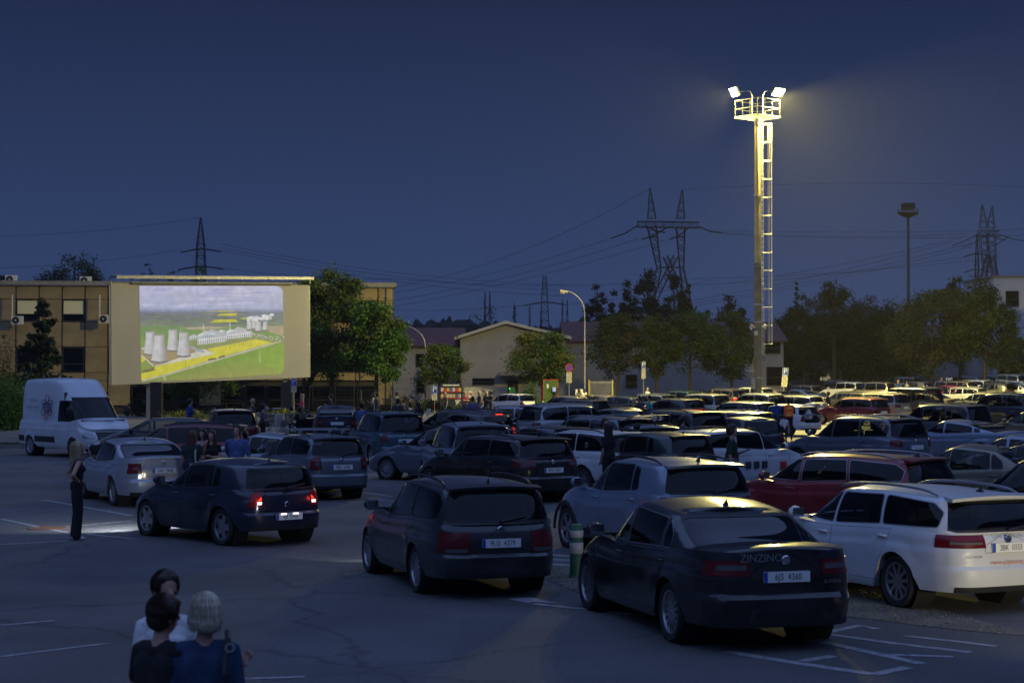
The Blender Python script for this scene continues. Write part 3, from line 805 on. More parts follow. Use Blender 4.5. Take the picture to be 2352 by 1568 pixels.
    CARS[key] = dict(parts=P, L=L, W=W, H=H, wb=wb, xr=xr, xf=xf, plate=(px_, plate_z), rad=rad, hw=hw, zr0=zr0, tail=tail, head=head, zsh=zsh, rear_x=rear_x, belt=belt)
    return CARS[key]

SKIP_FAR = {'dashboard', 'steering_wheel', 'rear_wiper', 'badge', 'underbody', 'bumper_trim', 'lower_grille', 'sill_trim'}
def make_car(key, name, pos, yaw, pm, label, cat='car', group=None, far=False, rim_m=None, tail_m=None, plate=None, skip=(), lit=False):
    """yaw: direction of travel, measured from +x"""
    C = CARS[key]; root = empty(name, pos, yaw, label, cat, group)
    for p in C['parts']:
        if far and p['name'] in SKIP_FAR or p['name'] in skip: continue
        m = p['m']
        if p['paint']: m = pm
        if p['name'] == 'tail_light' and tail_m: m = tail_m
        if p['me'] is None: o = empty(p['name'], p['loc'], 0); o.parent = root; o.rotation_euler = p['rot']
        else:
            if len(p['me'].materials) == 0: p['me'].materials.append(m)
            o = obj(p['name'], p['me'], None, root); link_paint(o, m)
        for n, me, km in p['kids']:
            if far and n in ('mirror_glass', 'blue_band'): continue
            if len(me.materials) == 0: me.materials.append(km or pm)
            c = obj(n, me, None, o)
            if km is None and n == 'handle': link_paint(c, pm)
            if n == 'rim' and rim_m: link_paint(c, rim_m)
        if p['name'] == 'number_plate' and plate and p['me'].name.startswith('number_plate') and not root.get('_pl'):
            root['_pl'] = 1
            t = text_mesh(plate, .098); t.transform(Matrix.Translation((C['plate'][0] - .0085, -.015, C['plate'][1] - .002)) @ Matrix.Rotation(R(-90), 4, 'Z') @ Matrix.Rotation(R(90), 4, 'X') @ Matrix.Diagonal((.82, 1, 1, 1)))
            t.materials.append(M_INK); obj('lettering', t, None, o)
    if '_pl' in root: del root['_pl']
    return root
def open_tailgate(root, key, pm, ang=78):
    """swing the hatch up: rear glass, tailgate, spoiler and wiper turn about the roof edge"""
    C = CARS[key]
    for o in list(root.children):
        n = o.name.split('.')[0]
        if n in ('rear_window', 'tailgate', 'rear_wiper', 'badge', 'number_plate', 'spoiler'): pass
        if n in ('rear_window', 'tailgate', 'rear_wiper', 'badge'):
            hx, hz = C['xr'] + .36, C['H'] - .08
            o.matrix_local = Matrix.Translation((hx, 0, hz)) @ Matrix.Rotation(R(ang), 4, 'Y') @ Matrix.Translation((-hx, 0, -hz))
def open_door(root, key, side, front=True, ang=62):
    C = CARS[key]; hx = C['wb'] / 2 - C['rad'] - .11 if front else .04; hy = side * C['hw'] * .97
    T = Matrix.Translation((hx, hy, 0)) @ Matrix.Rotation(R(ang) * -side, 4, 'Z') @ Matrix.Translation((-hx, -hy, 0))
    def cx(o): return sum((Vector(b) for b in o.bound_box), Vector()) / 8
    ds = sorted([o for o in root.children if o.name.split('.')[0] == 'door' and cx(o).y * side > 0], key=lambda o: -cx(o).x)
    if not ds: return
    d = ds[0 if front else 1]; d.matrix_local = T
    ws = sorted([o for o in root.children if o.name.split('.')[0] == 'side_window' and cx(o).y * side > 0], key=lambda o: -cx(o).x)
    tr = sorted([o for o in root.children if o.name.split('.')[0] == 'window_trim' and cx(o).y * side > .3], key=lambda o: -cx(o).x)
    i = 0 if front else 1
    if i < len(ws): ws[i].matrix_local = T
    if i < len(tr): tr[i].matrix_local = T
    if front:
        for o in root.children:
            if o.name.split('.')[0] == 'mirror' and cx(o).y * side > 0: o.matrix_local = T
# ---------------------------------------------------------------- prototypes
car_proto('saloon', L=4.86, W=1.86, H=1.47, wb=2.84, fo=.93, style='sedan', boot=1.05, cab_r=-1.93, roof_r=-1.08, trim='chrome', rim='many', rad=.33, antenna='fin', spoiler=False, tail=(.80, .965, .40, .34), strip=(.86, .92, .44), plate_z=.79, belt=(.92, .98))
car_proto('liftback', L=4.67, W=1.81, H=1.46, wb=2.69, fo=.92, style='sedan', boot=1.06, cab_r=-1.88, roof_r=-1.02, rim='five', rad=.32, antenna='fin', spoiler=False, tail=(.74, .96, .50, .24), strip=(.82, .88, .56), plate_z=.80)
car_proto('old_saloon', L=4.50, W=1.74, H=1.44, wb=2.51, fo=.90, style='sedan', boot=1.02, cab_r=-1.72, roof_r=-.92, rim='cap', rad=.305, spoiler=False, tail=(.66, .92, .48, .2), plate_z=.78, rear_tint=False)
car_proto('fastback', L=4.73, W=1.84, H=1.38, wb=2.82, fo=.95, style='sedan', boot=1.0, cab_r=-2.0, roof_r=-.72, trim='chrome', rim='twin', rad=.33, antenna='fin', spoiler=False, tail=(.76, .90, .34, .40), plate_z=.72)
car_proto('estate', L=4.56, W=1.78, H=1.50, wb=2.58, fo=.90, style='estate', rails=True, rim='ten', tail=(.60, .87, .41, .30), strip=(.605, .66, .45), plate_z=.72, belt=(.91, .98))
car_proto('long_estate', L=4.69, W=1.83, H=1.47, wb=2.69, fo=.90, style='estate', rails='chrome', trim='chrome', rim='ten', rad=.325, tail=(.80, .955, .34, .42), strip=(.84, .875, .38), plate_z=.80, belt=(.92, .99), antenna='fin')
car_proto('big_estate', L=4.83, W=1.88, H=1.50, wb=2.85, fo=.97, style='estate', rails=True, rim='twin', rad=.33, tail=(.80, .97, .43, .45), strip=(.84, .93, .47), plate_z=.74, belt=(.94, 1.02))
car_proto('old_estate', L=4.51, W=1.73, H=1.46, wb=2.51, fo=.90, style='estate', rails=True, rim='many', rad=.305, tail=(.62, .94, .58, .16), plate_z=.72, rear_tint=False)
car_proto('small_estate', L=4.24, W=1.66, H=1.50, wb=2.46, fo=.84, style='estate', rails=True, bars=True, rim='cap', rad=.30, tail=(.70, 1.0, .50, .24), strip=(.80, .88, .54), plate_z=.76, belt=(.95, 1.02))
car_proto('hatch', L=4.15, W=1.735, H=1.44, wb=2.51, fo=.85, style='hatch', rim='five', rad=.315, tail=(.66, .92, .49, .16), strip=(.775, .885, .50), plate_z=.50, belt=(.90, .96), rear_tint=False, spoiler=False)
car_proto('small_hatch', L=3.95, W=1.68, H=1.49, wb=2.46, fo=.80, style='hatch', rim='cap', rad=.30, tail=(.68, 1.0, .52, .2), plate_z=.70, belt=(.95, 1.0))
car_proto('crossover', L=4.35, W=1.825, H=1.58, wb=2.66, fo=.85, style='hatch', rim='twin', rad=.34, tail=(.98, 1.03, .02, .34), plate_z=.66, belt=(1.0, 1.08), hood=1.06, nose=.86, head=(.62, .76, .46, .4), clad=True, rails=True, zsill=.25, antenna='fin')
car_proto('suv', L=4.58, W=1.86, H=1.69, wb=2.69, fo=.90, style='suv', rails='chrome', rim='five', rad=.355, tail=(.88, 1.07, .52, .28), strip=(.95, 1.0, .58), plate_z=.86, belt=(1.06, 1.13), hood=1.10, nose=.88, head=(.72, .90, .48, .42), clad=True, zsill=.27, antenna='fin')
car_proto('mpv', L=4.50, W=1.82, H=1.70, wb=2.70, fo=.92, style='suv', rails=True, rim='cap', rad=.315, tail=(.78, 1.1, .58, .2), plate_z=.80, belt=(.99, 1.05), hood=1.04, nose=.76, cab_f=1.20, head=(.62, .78, .46, .5))
car_proto('minibus', L=4.90, W=1.90, H=1.97, wb=3.0, fo=.92, style='suv', rim='cap', rad=.34, tail=(.80, 1.2, .74, .12), plate_z=.75, belt=(1.12, 1.15), hood=1.12, nose=.84, cab_f=1.45, tumble=.14, head=(.70, .88, .55, .4))
car_proto('van', L=5.53, W=2.06, H=2.76, wb=3.30, fo=1.0, style='van', van=True, rad=.35, rim='cap', belt=(1.22, 1.26), nose=1.0, hood=1.34, cab_f=1.95, cab_r=-1.195-1.66, roof_f=.55, roof_r=-2.80, tumble=.15, tail=(.75, 1.15, .86, .12), head=(.70, .93, .60, .42), plate_z=.65, zsill=.34, spoiler=False, rear_n=9)

# ---------------------------------------------------------------- paints
PC = dict(black=(.006, .006, .008), navy=(.008, .013, .035), charcoal=(.022, .026, .032), grey=(.07, .075, .085), steel=(.12, .145, .18), silver=(.34, .36, .40), white=(.62, .64, .66),
          red=(.20, .008, .014), wine=(.085, .008, .014), blue=(.012, .04, .19), teal=(.035, .09, .12), beige=(.30, .26, .19), brown=(.055, .036, .026), gold=(.20, .17, .11), green=(.01, .028, .026), bluesilver=(.22, .27, .36))
PT = {k: paint(k, v, metal=0.0 if k in ('white',) else .35, rough=.4 if k == 'white' else .33) for k, v in PC.items()}

def from_wheels(key, rl, flx):
    """position and heading from the rear left tyre's contact point and the column of the front left one"""
    C = CARS[key]; p = ground(*rl); best = None
    for k in range(-900, 1800):
        th = R(k / 10); f = Vector((-math.sin(th), math.cos(th), 0)); q = p + f * C['wb']
        e = abs(project(q)[0] - flx)
        if best is None or e < best[0]: best = (e, th)
    return place_rl(key, p, best[1])
def place_rl(key, p, th):
    C = CARS[key]; f = Vector((-math.sin(th), math.cos(th), 0)); r = Vector((math.cos(th), math.sin(th), 0))
    c = p + f * (C['wb'] / 2) + r * (C['hw'] - .09)
    return (c.x, c.y, gz(c.x, c.y)), th
G_NEAR = 'cars driving in and standing on the near asphalt'
G_ROW = 'cars parked in rows in front of the screen'
def near(key, rl, flx, pm, label, th=None, **kw):
    if th is None: pos, t = from_wheels(key, rl, flx)
    else: pos, t = place_rl(key, ground(*rl), R(th))
    return make_car(key, 'car', pos, R(90) + t, PT[pm], label, 'car', G_NEAR, **kw)
def roofed(key, px, py, th, pm, label, far=True, group=G_ROW, dz=0.0, name='car', cat='car', **kw):
    p = under_roof(px, py, CARS[key]['H']); p.z += dz
    return make_car(key, name, tuple(p), R(90 + th), PT[pm], label, cat, group, far=far, **kw)

superb = near('saloon', (1550, 1474), 1360, 'black', 'black saloon with plate 6J3 4360, nearest car to the camera', th=16, plate='6J3  4360')
white_estate = near('long_estate', (2068, 1394), 0, 'white', 'white estate cut off by the right edge, rear lit yellow, plate 3BK 0333', th=25, plate='3BK  0333')
variant = near('estate', (964, 1360), 853, 'charcoal', 'dark grey estate with black roof rails and plate 9U2 4379', plate='9U2  4379')
golf = near('hatch', (515, 1252), 338, 'navy', 'dark navy hatchback with its red tail lights lit, plate 4J8 0706', th=41, plate='4J8  0706')
octavia = near('liftback', (264, 1161), 195, 'silver', 'silver liftback with plate 5AF 7468 between woman and van', th=27, plate='5AF  7468')
kona = near('crossover', (1476, 1292), 0, 'bluesilver', 'silver crossover with dark wheel arches behind the striped bollards', th=23)
fabia = near('small_estate', (682, 1146), 0, 'steel', 'blue grey small estate with two silver roof bars, plate 3BN 4180', th=29, plate='3BN  4180')
mondeo = near('big_estate', (1144, 1153), 0, 'black', 'glossy black estate with plate 5M2 0101', th=35, plate='5M2  0101')
oct1 = near('old_estate', (1062, 1108), 904, 'steel', 'light blue grey estate with red reflections on its doors', th=56)
ceed = roofed('long_estate', 1902, 1036, 46, 'red', 'dark red estate with chrome window line behind white estate', far=False, group=G_NEAR)
gold = roofed('old_saloon', 2228, 1018, 47, 'gold', 'dull beige old saloon behind the dark red estate', far=False, group=G_NEAR)
brown = roofed('mpv', 2440, 1040, 52, 'brown', 'brown car cut off by the right edge beyond white estate', far=False, group=G_NEAR)
jaecoo = roofed('suv', 1962, 953, 36, 'steel', 'dark blue grey boxy off-roader with a full width rear panel', far=False, group=G_NEAR)
audi = roofed('fastback', 2205, 962, 42, 'bluesilver', 'pale blue silver fastback with sweeping chrome window line', far=False, group=G_NEAR)
graympv = roofed('mpv', 2150, 926, 42, 'grey', 'grey people carrier with black roof bars behind pale fastback')
bluempv = roofed('mpv', 2295, 908, 40, 'navy', 'dark blue people carrier right of the grey one with roof bars', dz=.15)
polo = roofed('small_hatch', 1238, 975, 36, 'navy', 'dusty dark blue hatchback behind the glossy black estate', far=False, group=G_NEAR)
darkh = roofed('small_hatch', 1488, 989, 36, 'green', 'very dark green hatchback right of the woman in black', far=False, group=G_NEAR)
cez = roofed('small_estate', 1706, 982, -56, 'white', 'white estate facing right with dark squares along its side', far=False, group=G_NEAR, skip=('roof_bar',))
suvred = roofed('suv', 528, 934, 14, 'wine', 'wine red off-roader seen from behind below the screen', far=False, dz=-.05)
octblue = roofed('liftback', 772, 937, 6, 'navy', 'dark blue liftback seen from behind beside the open door', far=False, dz=.1)
redlow = roofed('estate', 392, 972, 96, 'red', 'bright red car side-on between van and wine red off-roader')
darkcab = roofed('hatch', 352, 958, 95, 'black', 'black car mostly hidden behind the red side-on car')

_p = ground(171, 1053); _f = Vector((math.cos(R(-50)), math.sin(R(-50)), 0)); _l = Vector((-_f.y, _f.x, 0)); _c = _p - _f * 1.65 + _l * .93
van = make_car('van', 'delivery_van', (_c.x, _c.y, 0.0), R(-50), PT['white'], 'white high-roof delivery van with TES logo on its side', 'van')

FAR = [
 (885, 943, 'mpv', 20, 'teal', 'dark teal people carrier right of the man in blue'),
 (1030, 943, 'estate', 62, 'black', 'black estate with silver roof bars and open front door'),
 (1090, 937, 'old_saloon', 60, 'navy', 'navy saloon roof showing behind black estate with roof bars'),
 (1068, 952, 'hatch', 40, 'black', 'black hatchback with high red brake light glowing'),
 (1072, 966, 'mpv', 14, 'bluesilver', 'pale silver people carrier seen from behind, dark rear window'),
 (1165, 931, 'long_estate', 52, 'silver', 'silver estate tinted red by nearby brake lights'),
 (1163, 903, 'small_estate', 48, 'white', 'white estate with letters bond on its door by the trees'),
 (1232, 938, 'small_hatch', 42, 'white', 'white hatchback with its front door open'),
 (1322, 984, 'estate', 38, 'white', 'white car peeping out right of the dusty dark blue hatchback'),
 (1345, 954, 'suv', 40, 'steel', 'blue grey off-roader with its tailgate raised'),
 (1330, 927, 'suv', -62, 'silver', 'silver off-roader facing right with lamp glint in its window'),
 (1425, 908, 'saloon', 58, 'green', 'dark olive saloon in front of the yellow posts'),
 (1437, 935, 'liftback', -140, 'gold', 'beige liftback facing the camera behind the raised tailgate'),
 (1535, 914, 'crossover', 40, 'charcoal', 'dark crossover with red tail lamps behind man in turquoise'),
 (1545, 897, 'estate', 50, 'teal', 'teal estate with white roof bars in the back row'),
 (1548, 886, 'long_estate', 52, 'steel', 'pale blue estate behind the teal one with bars'),
 (1650, 893, 'suv', 44, 'brown', 'brown off-roader with tall lit tail lamps and a door open'),
 (1535, 939, 'mpv', 38, 'navy', 'square navy car right of the man in turquoise'),
 (1685, 921, 'big_estate', 46, 'blue', 'blue estate with wide red tail lamp'),
 (1640, 942, 'long_estate', 52, 'navy', 'navy estate with silver window line behind ponytail woman'),
 (1695, 955, 'hatch', 22, 'charcoal', 'dark grey hatchback just behind white car with squares'),
 (1790, 927, 'hatch', 42, 'white', 'white crossover with its tailgate raised and a bag inside'),
 (1462, 971, 'small_estate', 16, 'silver', 'pale silver car roof behind the very dark green hatchback'),
 (1812, 907, 'estate', 44, 'silver', 'silver estate behind the raised tailgate of white crossover'),
 (1765, 894, 'saloon', 50, 'gold', 'bronze saloon at the foot of the floodlight mast'),
 (1828, 893, 'liftback', 46, 'blue', 'blue liftback right of the bronze saloon'),
 (1952, 912, 'estate', 40, 'red', 'red estate beside the man in dark shirt and shorts'),
 (1938, 899, 'big_estate', 46, 'charcoal', 'dark estate with silver rail behind the red estate'),
 (1998, 877, 'mpv', 50, 'beige', 'cream people carrier right of the rooftop picnic'),
 (1905, 874, 'suv', 44, 'brown', 'dark olive off-roader with a picnic laid on its roof'),
 (1830, 884, 'estate', 48, 'gold', 'golden lit estate left of the rooftop picnic'),
 (2078, 888, 'minibus', 40, 'navy', 'dark blue minibus with bright lights reflected in its windows'),
 (2195, 889, 'long_estate', 50, 'silver', 'silver estate behind the grey people carrier'),
 (2318, 881, 'saloon', 52, 'silver', 'silver saloon with light on its windscreen at right'),
 (2270, 879, 'crossover', 46, 'charcoal', 'dark crossover with its tailgate up left of silver saloon'),
 (2165, 884, 'small_hatch', 48, 'red', 'red car roof showing behind the dark blue minibus'),
 (2158, 874, 'estate', 50, 'silver', 'silver estate left of the low blue parking sign'),
 (2222, 872, 'long_estate', 44, 'white', 'white estate right of the low blue parking sign'),
 (2232, 864, 'liftback', 40, 'silver', 'silver liftback in the last row behind white estate'),
 (2300, 860, 'suv', 48, 'silver', 'silver off-roader in the last row at far right'),
 (2345, 861, 'estate', 40, 'blue', 'blue estate in the last row cut by the right edge'),
 (2298, 871, 'liftback', 46, 'silver', 'pale liftback between last row and silver saloon'),
 (2066, 866, 'suv', 50, 'silver', 'silver off-roader behind the people with lit faces'),
 (2008, 864, 'estate', 48, 'steel', 'grey estate in the last row above cream people carrier'),
 (1882, 869, 'long_estate', 48, 'white', 'white estate in the last row left of rooftop picnic'),
 (1846, 874, 'hatch', 52, 'navy', 'navy hatchback in the last row under the leaning parking sign'),
 (1970, 868, 'hatch', 50, 'steel', 'blue grey hatchback right of the rooftop picnic'),
 (1805, 879, 'liftback', 46, 'silver', 'silver liftback right of the mast in the last row'),
 (1748, 870, 'saloon', 50, 'navy', 'navy saloon half hidden by the floodlight mast'),
 (1690, 873, 'liftback', 50, 'grey', 'grey liftback in the last row left of the mast'),
 (1632, 877, 'liftback', 50, 'grey', 'second grey liftback left of the mast in the last row'),
 (1592, 884, 'estate', 50, 'steel', 'blue grey estate behind the brown off-roader'),
 (1712, 889, 'suv', 46, 'white', 'cream lit off-roader left of the mast foot'),
 (1288, 908, 'hatch', 46, 'gold', 'golden lit hatchback with raised tailgate by the green box'),
 (1305, 916, 'estate', 50, 'charcoal', 'dark estate left of the golden hatchback with raised tailgate'),
 (2350, 995, 'saloon', 50, 'bluesilver', 'pale silver car front cut by the right edge below minivans'),
 (2372, 1012, 'estate', 50, 'black', 'black car pillar cut by the right edge above brown car'),
 (2372, 940, 'hatch', 46, 'gold', 'gold lit car cut by the right edge'),
 (610, 992, 'old_saloon', 70, 'silver', 'pale car bonnet behind the man in shorts'),
]
ORD = ['first', 'second', 'third', 'fourth', 'fifth', 'sixth', 'seventh', 'eighth', 'ninth', 'tenth', 'eleventh', 'twelfth', 'thirteenth']
_r = random.Random(21)
for row, (y0, y1, pxs) in enumerate([(905, 899, (1360, 1480, 1600, 1725, 1865, 2000, 2120, 2250)), (881, 873, (1520, 1570, 1660, 1722, 1778, 1862, 1935, 2020, 2092, 2185, 2262, 2330)), (868, 859, (1815, 1930, 2040, 2110, 2190, 2270, 2335))]):
    for i, px in enumerate(pxs):
        k = _r.choice(['estate', 'liftback', 'hatch', 'suv', 'long_estate', 'small_hatch', 'saloon', 'mpv']); c = _r.choice(['silver', 'white', 'silver', 'beige', 'bluesilver', 'grey', 'gold', 'steel'])
        FAR.append((px, y0 + (y1 - y0) * i / len(pxs), k, 46 + _r.uniform(-4, 6), c, '%s from the left of the %s cars dotted along the %s' % (ORD[i], 'small pale', ('middle rows', 'second last row', 'very last row')[row])))
OPEN_GATE = {'blue grey off-roader with its tailgate raised', 'white crossover with its tailgate raised and a bag inside', 'golden lit hatchback with raised tailgate by the green box', 'dark crossover with its tailgate up left of silver saloon'}
OPEN_DOOR = {'black estate with silver roof bars and open front door': 1, 'white hatchback with its front door open': 1, 'brown off-roader with tall lit tail lamps and a door open': 1}
LIT = {'black hatchback with high red brake light glowing', 'dark crossover with red tail lamps behind man in turquoise', 'brown off-roader with tall lit tail lamps and a door open', 'blue estate with wide red tail lamp'}
FARCARS = {}
for (px, py, key, th, pm, lab) in FAR:
    if any((Vector(q.location).xy - under_roof(px, py, CARS[key]['H']).xy).length < 3.1 for q in FARCARS.values()) and 'dotted along' in lab: continue
    o = roofed(key, px, py, th + rng.uniform(-3, 3), pm, lab, far=py < 935, tail_m=M_TAILGL if lab in LIT else None,
               skip=() if 'bars' in lab else ('roof_bar',))
    FARCARS[lab] = o
    if lab in OPEN_GATE: open_tailgate(o, key, PT[pm])
    if lab in OPEN_DOOR: open_door(o, key, OPEN_DOOR[lab])
open_door(fabia, 'small_estate', -1); open_door(octblue, 'liftback', -1, ang=50); open_door(octblue, 'liftback', 1, ang=50)
open_door(suvred, 'suv', 1, ang=55)
# two parked vans far behind the trees
for k, px in enumerate((1885, 1868)):
    p = stand(px, 232 + k * 9); make_car('van', 'delivery_van', tuple(p), R(90 + 12), PT['white'], ('white van parked beyond the last row, under the pines', 'second white van left of the other beyond the last row')[k], 'van', 'vans beyond the last row', far=True)

# ---------------------------------------------------------------- marks, lit lamps and beams
def on_rear(root, key, name, s, size, y, z, m, xoff=-.012, font_w=1.0):
    C = CARS[key]; t = text_mesh(s, size)
    t.transform(Matrix.Translation((C['rear_x'](z, abs(y) + .1) + xoff, y, z)) @ Matrix.Rotation(R(-90), 4, 'Z') @ Matrix.Rotation(R(90), 4, 'X') @ Matrix.Diagonal((font_w, 1, 1, 1)))
    t.materials.append(m); return obj(name, t, None, root)
M_LET = mat('silver_lettering', (.30, .31, .33), .35, .6)
M_LETD = mat('dull_lettering', (.22, .225, .23), .45, .2)
M_ORG = mat('orange_lettering', (.55, .16, .03), .6)
on_rear(superb, 'saloon', 'lettering', 'ZINZINO', .115, .28, .985, M_LETD)
on_rear(superb, 'saloon', 'lettering', 'SUPERB', .05, -.52, .73, M_LET, font_w=1.2)
on_rear(white_estate, 'long_estate', 'lettering', 'S  K  O  D  A', .062, .0, .93, M_LETD, font_w=1.3)
on_rear(white_estate, 'long_estate', 'lettering', 'OCTAVIA', .042, .52, .70, M_LETD, font_w=1.2)
on_rear(white_estate, 'long_estate', 'lettering', 'www.lpstaving.cz', .085, .0, .63, M_ORG)
on_rear(jaecoo, 'suv', 'lettering', 'JAECOO', .08, -.3, 1.02, M_LET, font_w=1.2)
def side_text(root, key, s, size, x, z, m, sd=1, y=None, name='lettering'):
    C = CARS[key]; t = text_mesh(s, size); yy = (C['hw'] + .012 if y is None else y) * sd
    t.transform(Matrix.Translation((x, yy, z)) @ Matrix.Rotation(R(180 if sd > 0 else 0), 4, 'Z') @ Matrix.Rotation(R(90), 4, 'X'))
    t.materials.append(m); return obj(name, t, None, root)
side_text(FARCARS['white estate with letters bond on its door by the trees'], 'small_estate', 'bond', .34, .15, .62, M_INK, 1)
M_DKBL = mat('dark_blue_print', (.015, .02, .06), .6); M_REDP = mat('red_print', (.45, .02, .02), .6); M_GRNP = mat('grey_green_print', (.14, .2, .2), .6)
# van markings on its right side
hwv = CARS['van']['hw']
side_text(van, 'van', 'TES', .40, -.35, 1.72, M_DKBL, -1, y=.985)
for z, w in ((1.98, .8), (1.74, .95)): side_text(van, 'van', 'energo service' if z < 1.9 else 'technika', .17, -1.45, z, M_GRNP, -1, y=1.0 if z < 1.9 else .972)
for k in range(3):
    a0 = k * math.pi / 3 + math.pi / 2; ring = MB(); pts = []
    for j in range(25):
        t = 2 * math.pi * j / 24; u, v = .46 * math.cos(t), .16 * math.sin(t)
        pts.append((-.35 + u * math.cos(a0) - v * math.sin(a0), -(.992 - (u * math.sin(a0) + v * math.cos(a0)) * .055), 1.72 + u * math.sin(a0) + v * math.cos(a0)))
    ring.tube(pts, .012, n=5); ring.build('emblem', M_DKBL if k else M_REDP, van)
t = text_mesh('TES', .2); t.transform(Matrix.Translation((2.17, .1, 1.265)) @ Matrix.Rotation(R(90), 4, 'Z') @ Matrix.Rotation(R(38), 4, 'X')); t.materials.append(M_DKBL); obj('lettering', t, None, van)
# white car with dark squares and a red emblem on its right side... it faces right, so we see its right flank
for k in range(3):
    b = MB(); b.box((-.55 + .27 * k, -.845, .60), (.17, .02, .17)); b.build('square_sticker', mat('dark_sticker', (.03, .04, .04), .5), cez)
b = MB(); b.box((.62, -.845, .56), (.2, .02, .2)); b.build('square_emblem', M_REDP, cez)
b = MB(); b.box((.35, -.845, .26), (1.3, .02, .05)); b.build('red_stripe', M_REDP, cez)
side_text(cez, 'small_estate', 'pojizdne servisni', .08, -.7, .84, M_GRNP, -1, y=.845)
# the navy hatchback has its lamps on: red lamps, white reversing lamps, plate lamp and headlights
for o in list(golf.children):
    if o.name.split('.')[0] == 'tail_light':
        for c in o.children: link_paint(c, M_TAILON)
        vc = np.empty(len(o.data.vertices) * 3); o.data.vertices.foreach_get('co', vc); vc = vc.reshape(-1, 3); s = 1 if vc[0, 1] > 0 else -1
        k = np.argmin((abs(vc[:, 1]) - .54) ** 2 + (vc[:, 2] - .74) ** 2); b = MB(); b.box((vc[k, 0] - .004, s * .545, .735), (.012, .085, .05)); b.build('reversing_lamp', M_REVON, o)
Cg = CARS['hatch']
def lamp_light(root, loc, col, power, size=.05, spot=None, rot=(0, 0, 0), name='lamp_light'):
    if spot:
        l = bpy.data.lights.new(name, 'SPOT'); l.spot_size = R(spot[0]); l.spot_blend = spot[1]; l.shadow_soft_size = size
    else: l = bpy.data.lights.new(name, 'POINT'); l.shadow_soft_size = size
    l.energy = power; l.color = col; o = bpy.data.objects.new(name, l); COL.objects.link(o); o.parent = root; o.location = loc; o.rotation_euler = rot; return o
for s in (1, -1):
    lamp_light(golf, (Cg['xr'] - .10, s * .62, .83), (1, .05, .02), .9)
    lamp_light(golf, (Cg['xf'] + .02, s * .55, .63), (.86, .92, 1.0), 260, .06, (104, .8), (R(64), 0, R(-74)))
for s in (-.12, .12): b = MB(); b.box((Cg['plate'][0] - .012, s, .545), (.01, .11, .03)); b.build('plate_lamp', M_REVON, golf)
b = MB(); b.box((CARS['hatch']['rear_x'](1.25, .1) - .05, 0, 1.375), (.03, .3, .03)); b.build('brake_light', M_TAILON, FARCARS['black hatchback with high red brake light glowing'])

lamp_light(variant, (CARS['estate']['xf'] + .03, .55, .62), (.9, .94, 1.0), 45, .06, (70, .5), (R(76), 0, R(-90)))  # added weak headlamp beam, no lit lamp here, for the streak on the asphalt
# unseen car added past the right edge to light the white estate's rear
xcar = make_car('suv', 'car', (8.9, 14.6, gz(8.9, 14.6)), R(108), PT['grey'], 'grey off-roader outside the frame lighting the white estate', 'car', G_NEAR)
for s in (1, -1): lamp_light(xcar, (CARS['suv']['xf'] + .03, s * .62, .81), (1.0, .86, .52), 420, .06, (70, .9), (R(80), 0, R(-90)))
# ================================================================ the ground
def ramp_mat(name, stops, scale, rough=.9, detail=8, bump=.3, bscale=60, second=None, gen='Object', bdist=.01):
    if name in MATS: return MATS[name]
    m = mat(name, (1, 1, 1), rough=rough); nt = m.node_tree; p = nt.nodes['Principled BSDF']; tc = nt.nodes.new('ShaderNodeTexCoord')
    n = nt.nodes.new('ShaderNodeTexNoise'); n.inputs['Scale'].default_value = scale; n.inputs['Detail'].default_value = detail; n.inputs['Roughness'].default_value = .65
    nt.links.new(tc.outputs[gen], n.inputs['Vector']); r = nt.nodes.new('ShaderNodeValToRGB')
    r.color_ramp.elements[0].position = stops[0][0]; r.color_ramp.elements[0].color = (*stops[0][1], 1)
    r.color_ramp.elements[1].position = stops[-1][0]; r.color_ramp.elements[1].color = (*stops[-1][1], 1)
    for q, c in stops[1:-1]: e = r.color_ramp.elements.new(q); e.color = (*c, 1)
    nt.links.new(n.outputs['Fac'], r.inputs['Fac']); colr = r.outputs['Color']
    if second:
        n3 = nt.nodes.new('ShaderNodeTexNoise'); n3.inputs['Scale'].default_value = second[0]; n3.inputs['Detail'].default_value = 5
        nt.links.new(tc.outputs[gen], n3.inputs['Vector']); mr = nt.nodes.new('ShaderNodeMapRange')
        mr.inputs['From Min'].default_value = .35; mr.inputs['From Max'].default_value = .68; mr.inputs['To Min'].default_value = 1 - second[1]; mr.inputs['To Max'].default_value = 1 + second[1]
        nt.links.new(n3.outputs['Fac'], mr.inputs['Value']); mx = nt.nodes.new('ShaderNodeMixRGB'); mx.blend_type = 'MULTIPLY'; mx.inputs['Fac'].default_value = 1
        nt.links.new(colr, mx.inputs['Color1']); nt.links.new(mr.outputs[0], mx.inputs['Color2']); colr = mx.outputs[0]
    nt.links.new(colr, p.inputs['Base Color'])
    if bump:
        n2 = nt.nodes.new('ShaderNodeTexNoise'); n2.inputs['Scale'].default_value = bscale; n2.inputs['Detail'].default_value = 5
        nt.links.new(tc.outputs[gen], n2.inputs['Vector']); b = nt.nodes.new('ShaderNodeBump'); b.inputs['Strength'].default_value = bump; b.inputs['Distance'].default_value = bdist
        nt.links.new(n2.outputs['Fac'], b.inputs['Height']); nt.links.new(b.outputs[0], p.inputs['Normal'])
    return m
M_ASP = ramp_mat('asphalt', [(.3, (.06, .06, .062)), (.5, (.088, .088, .09)), (.72, (.125, .123, .12))], 22, rough=.82, second=(.35, .22), bump=.6, bscale=90)
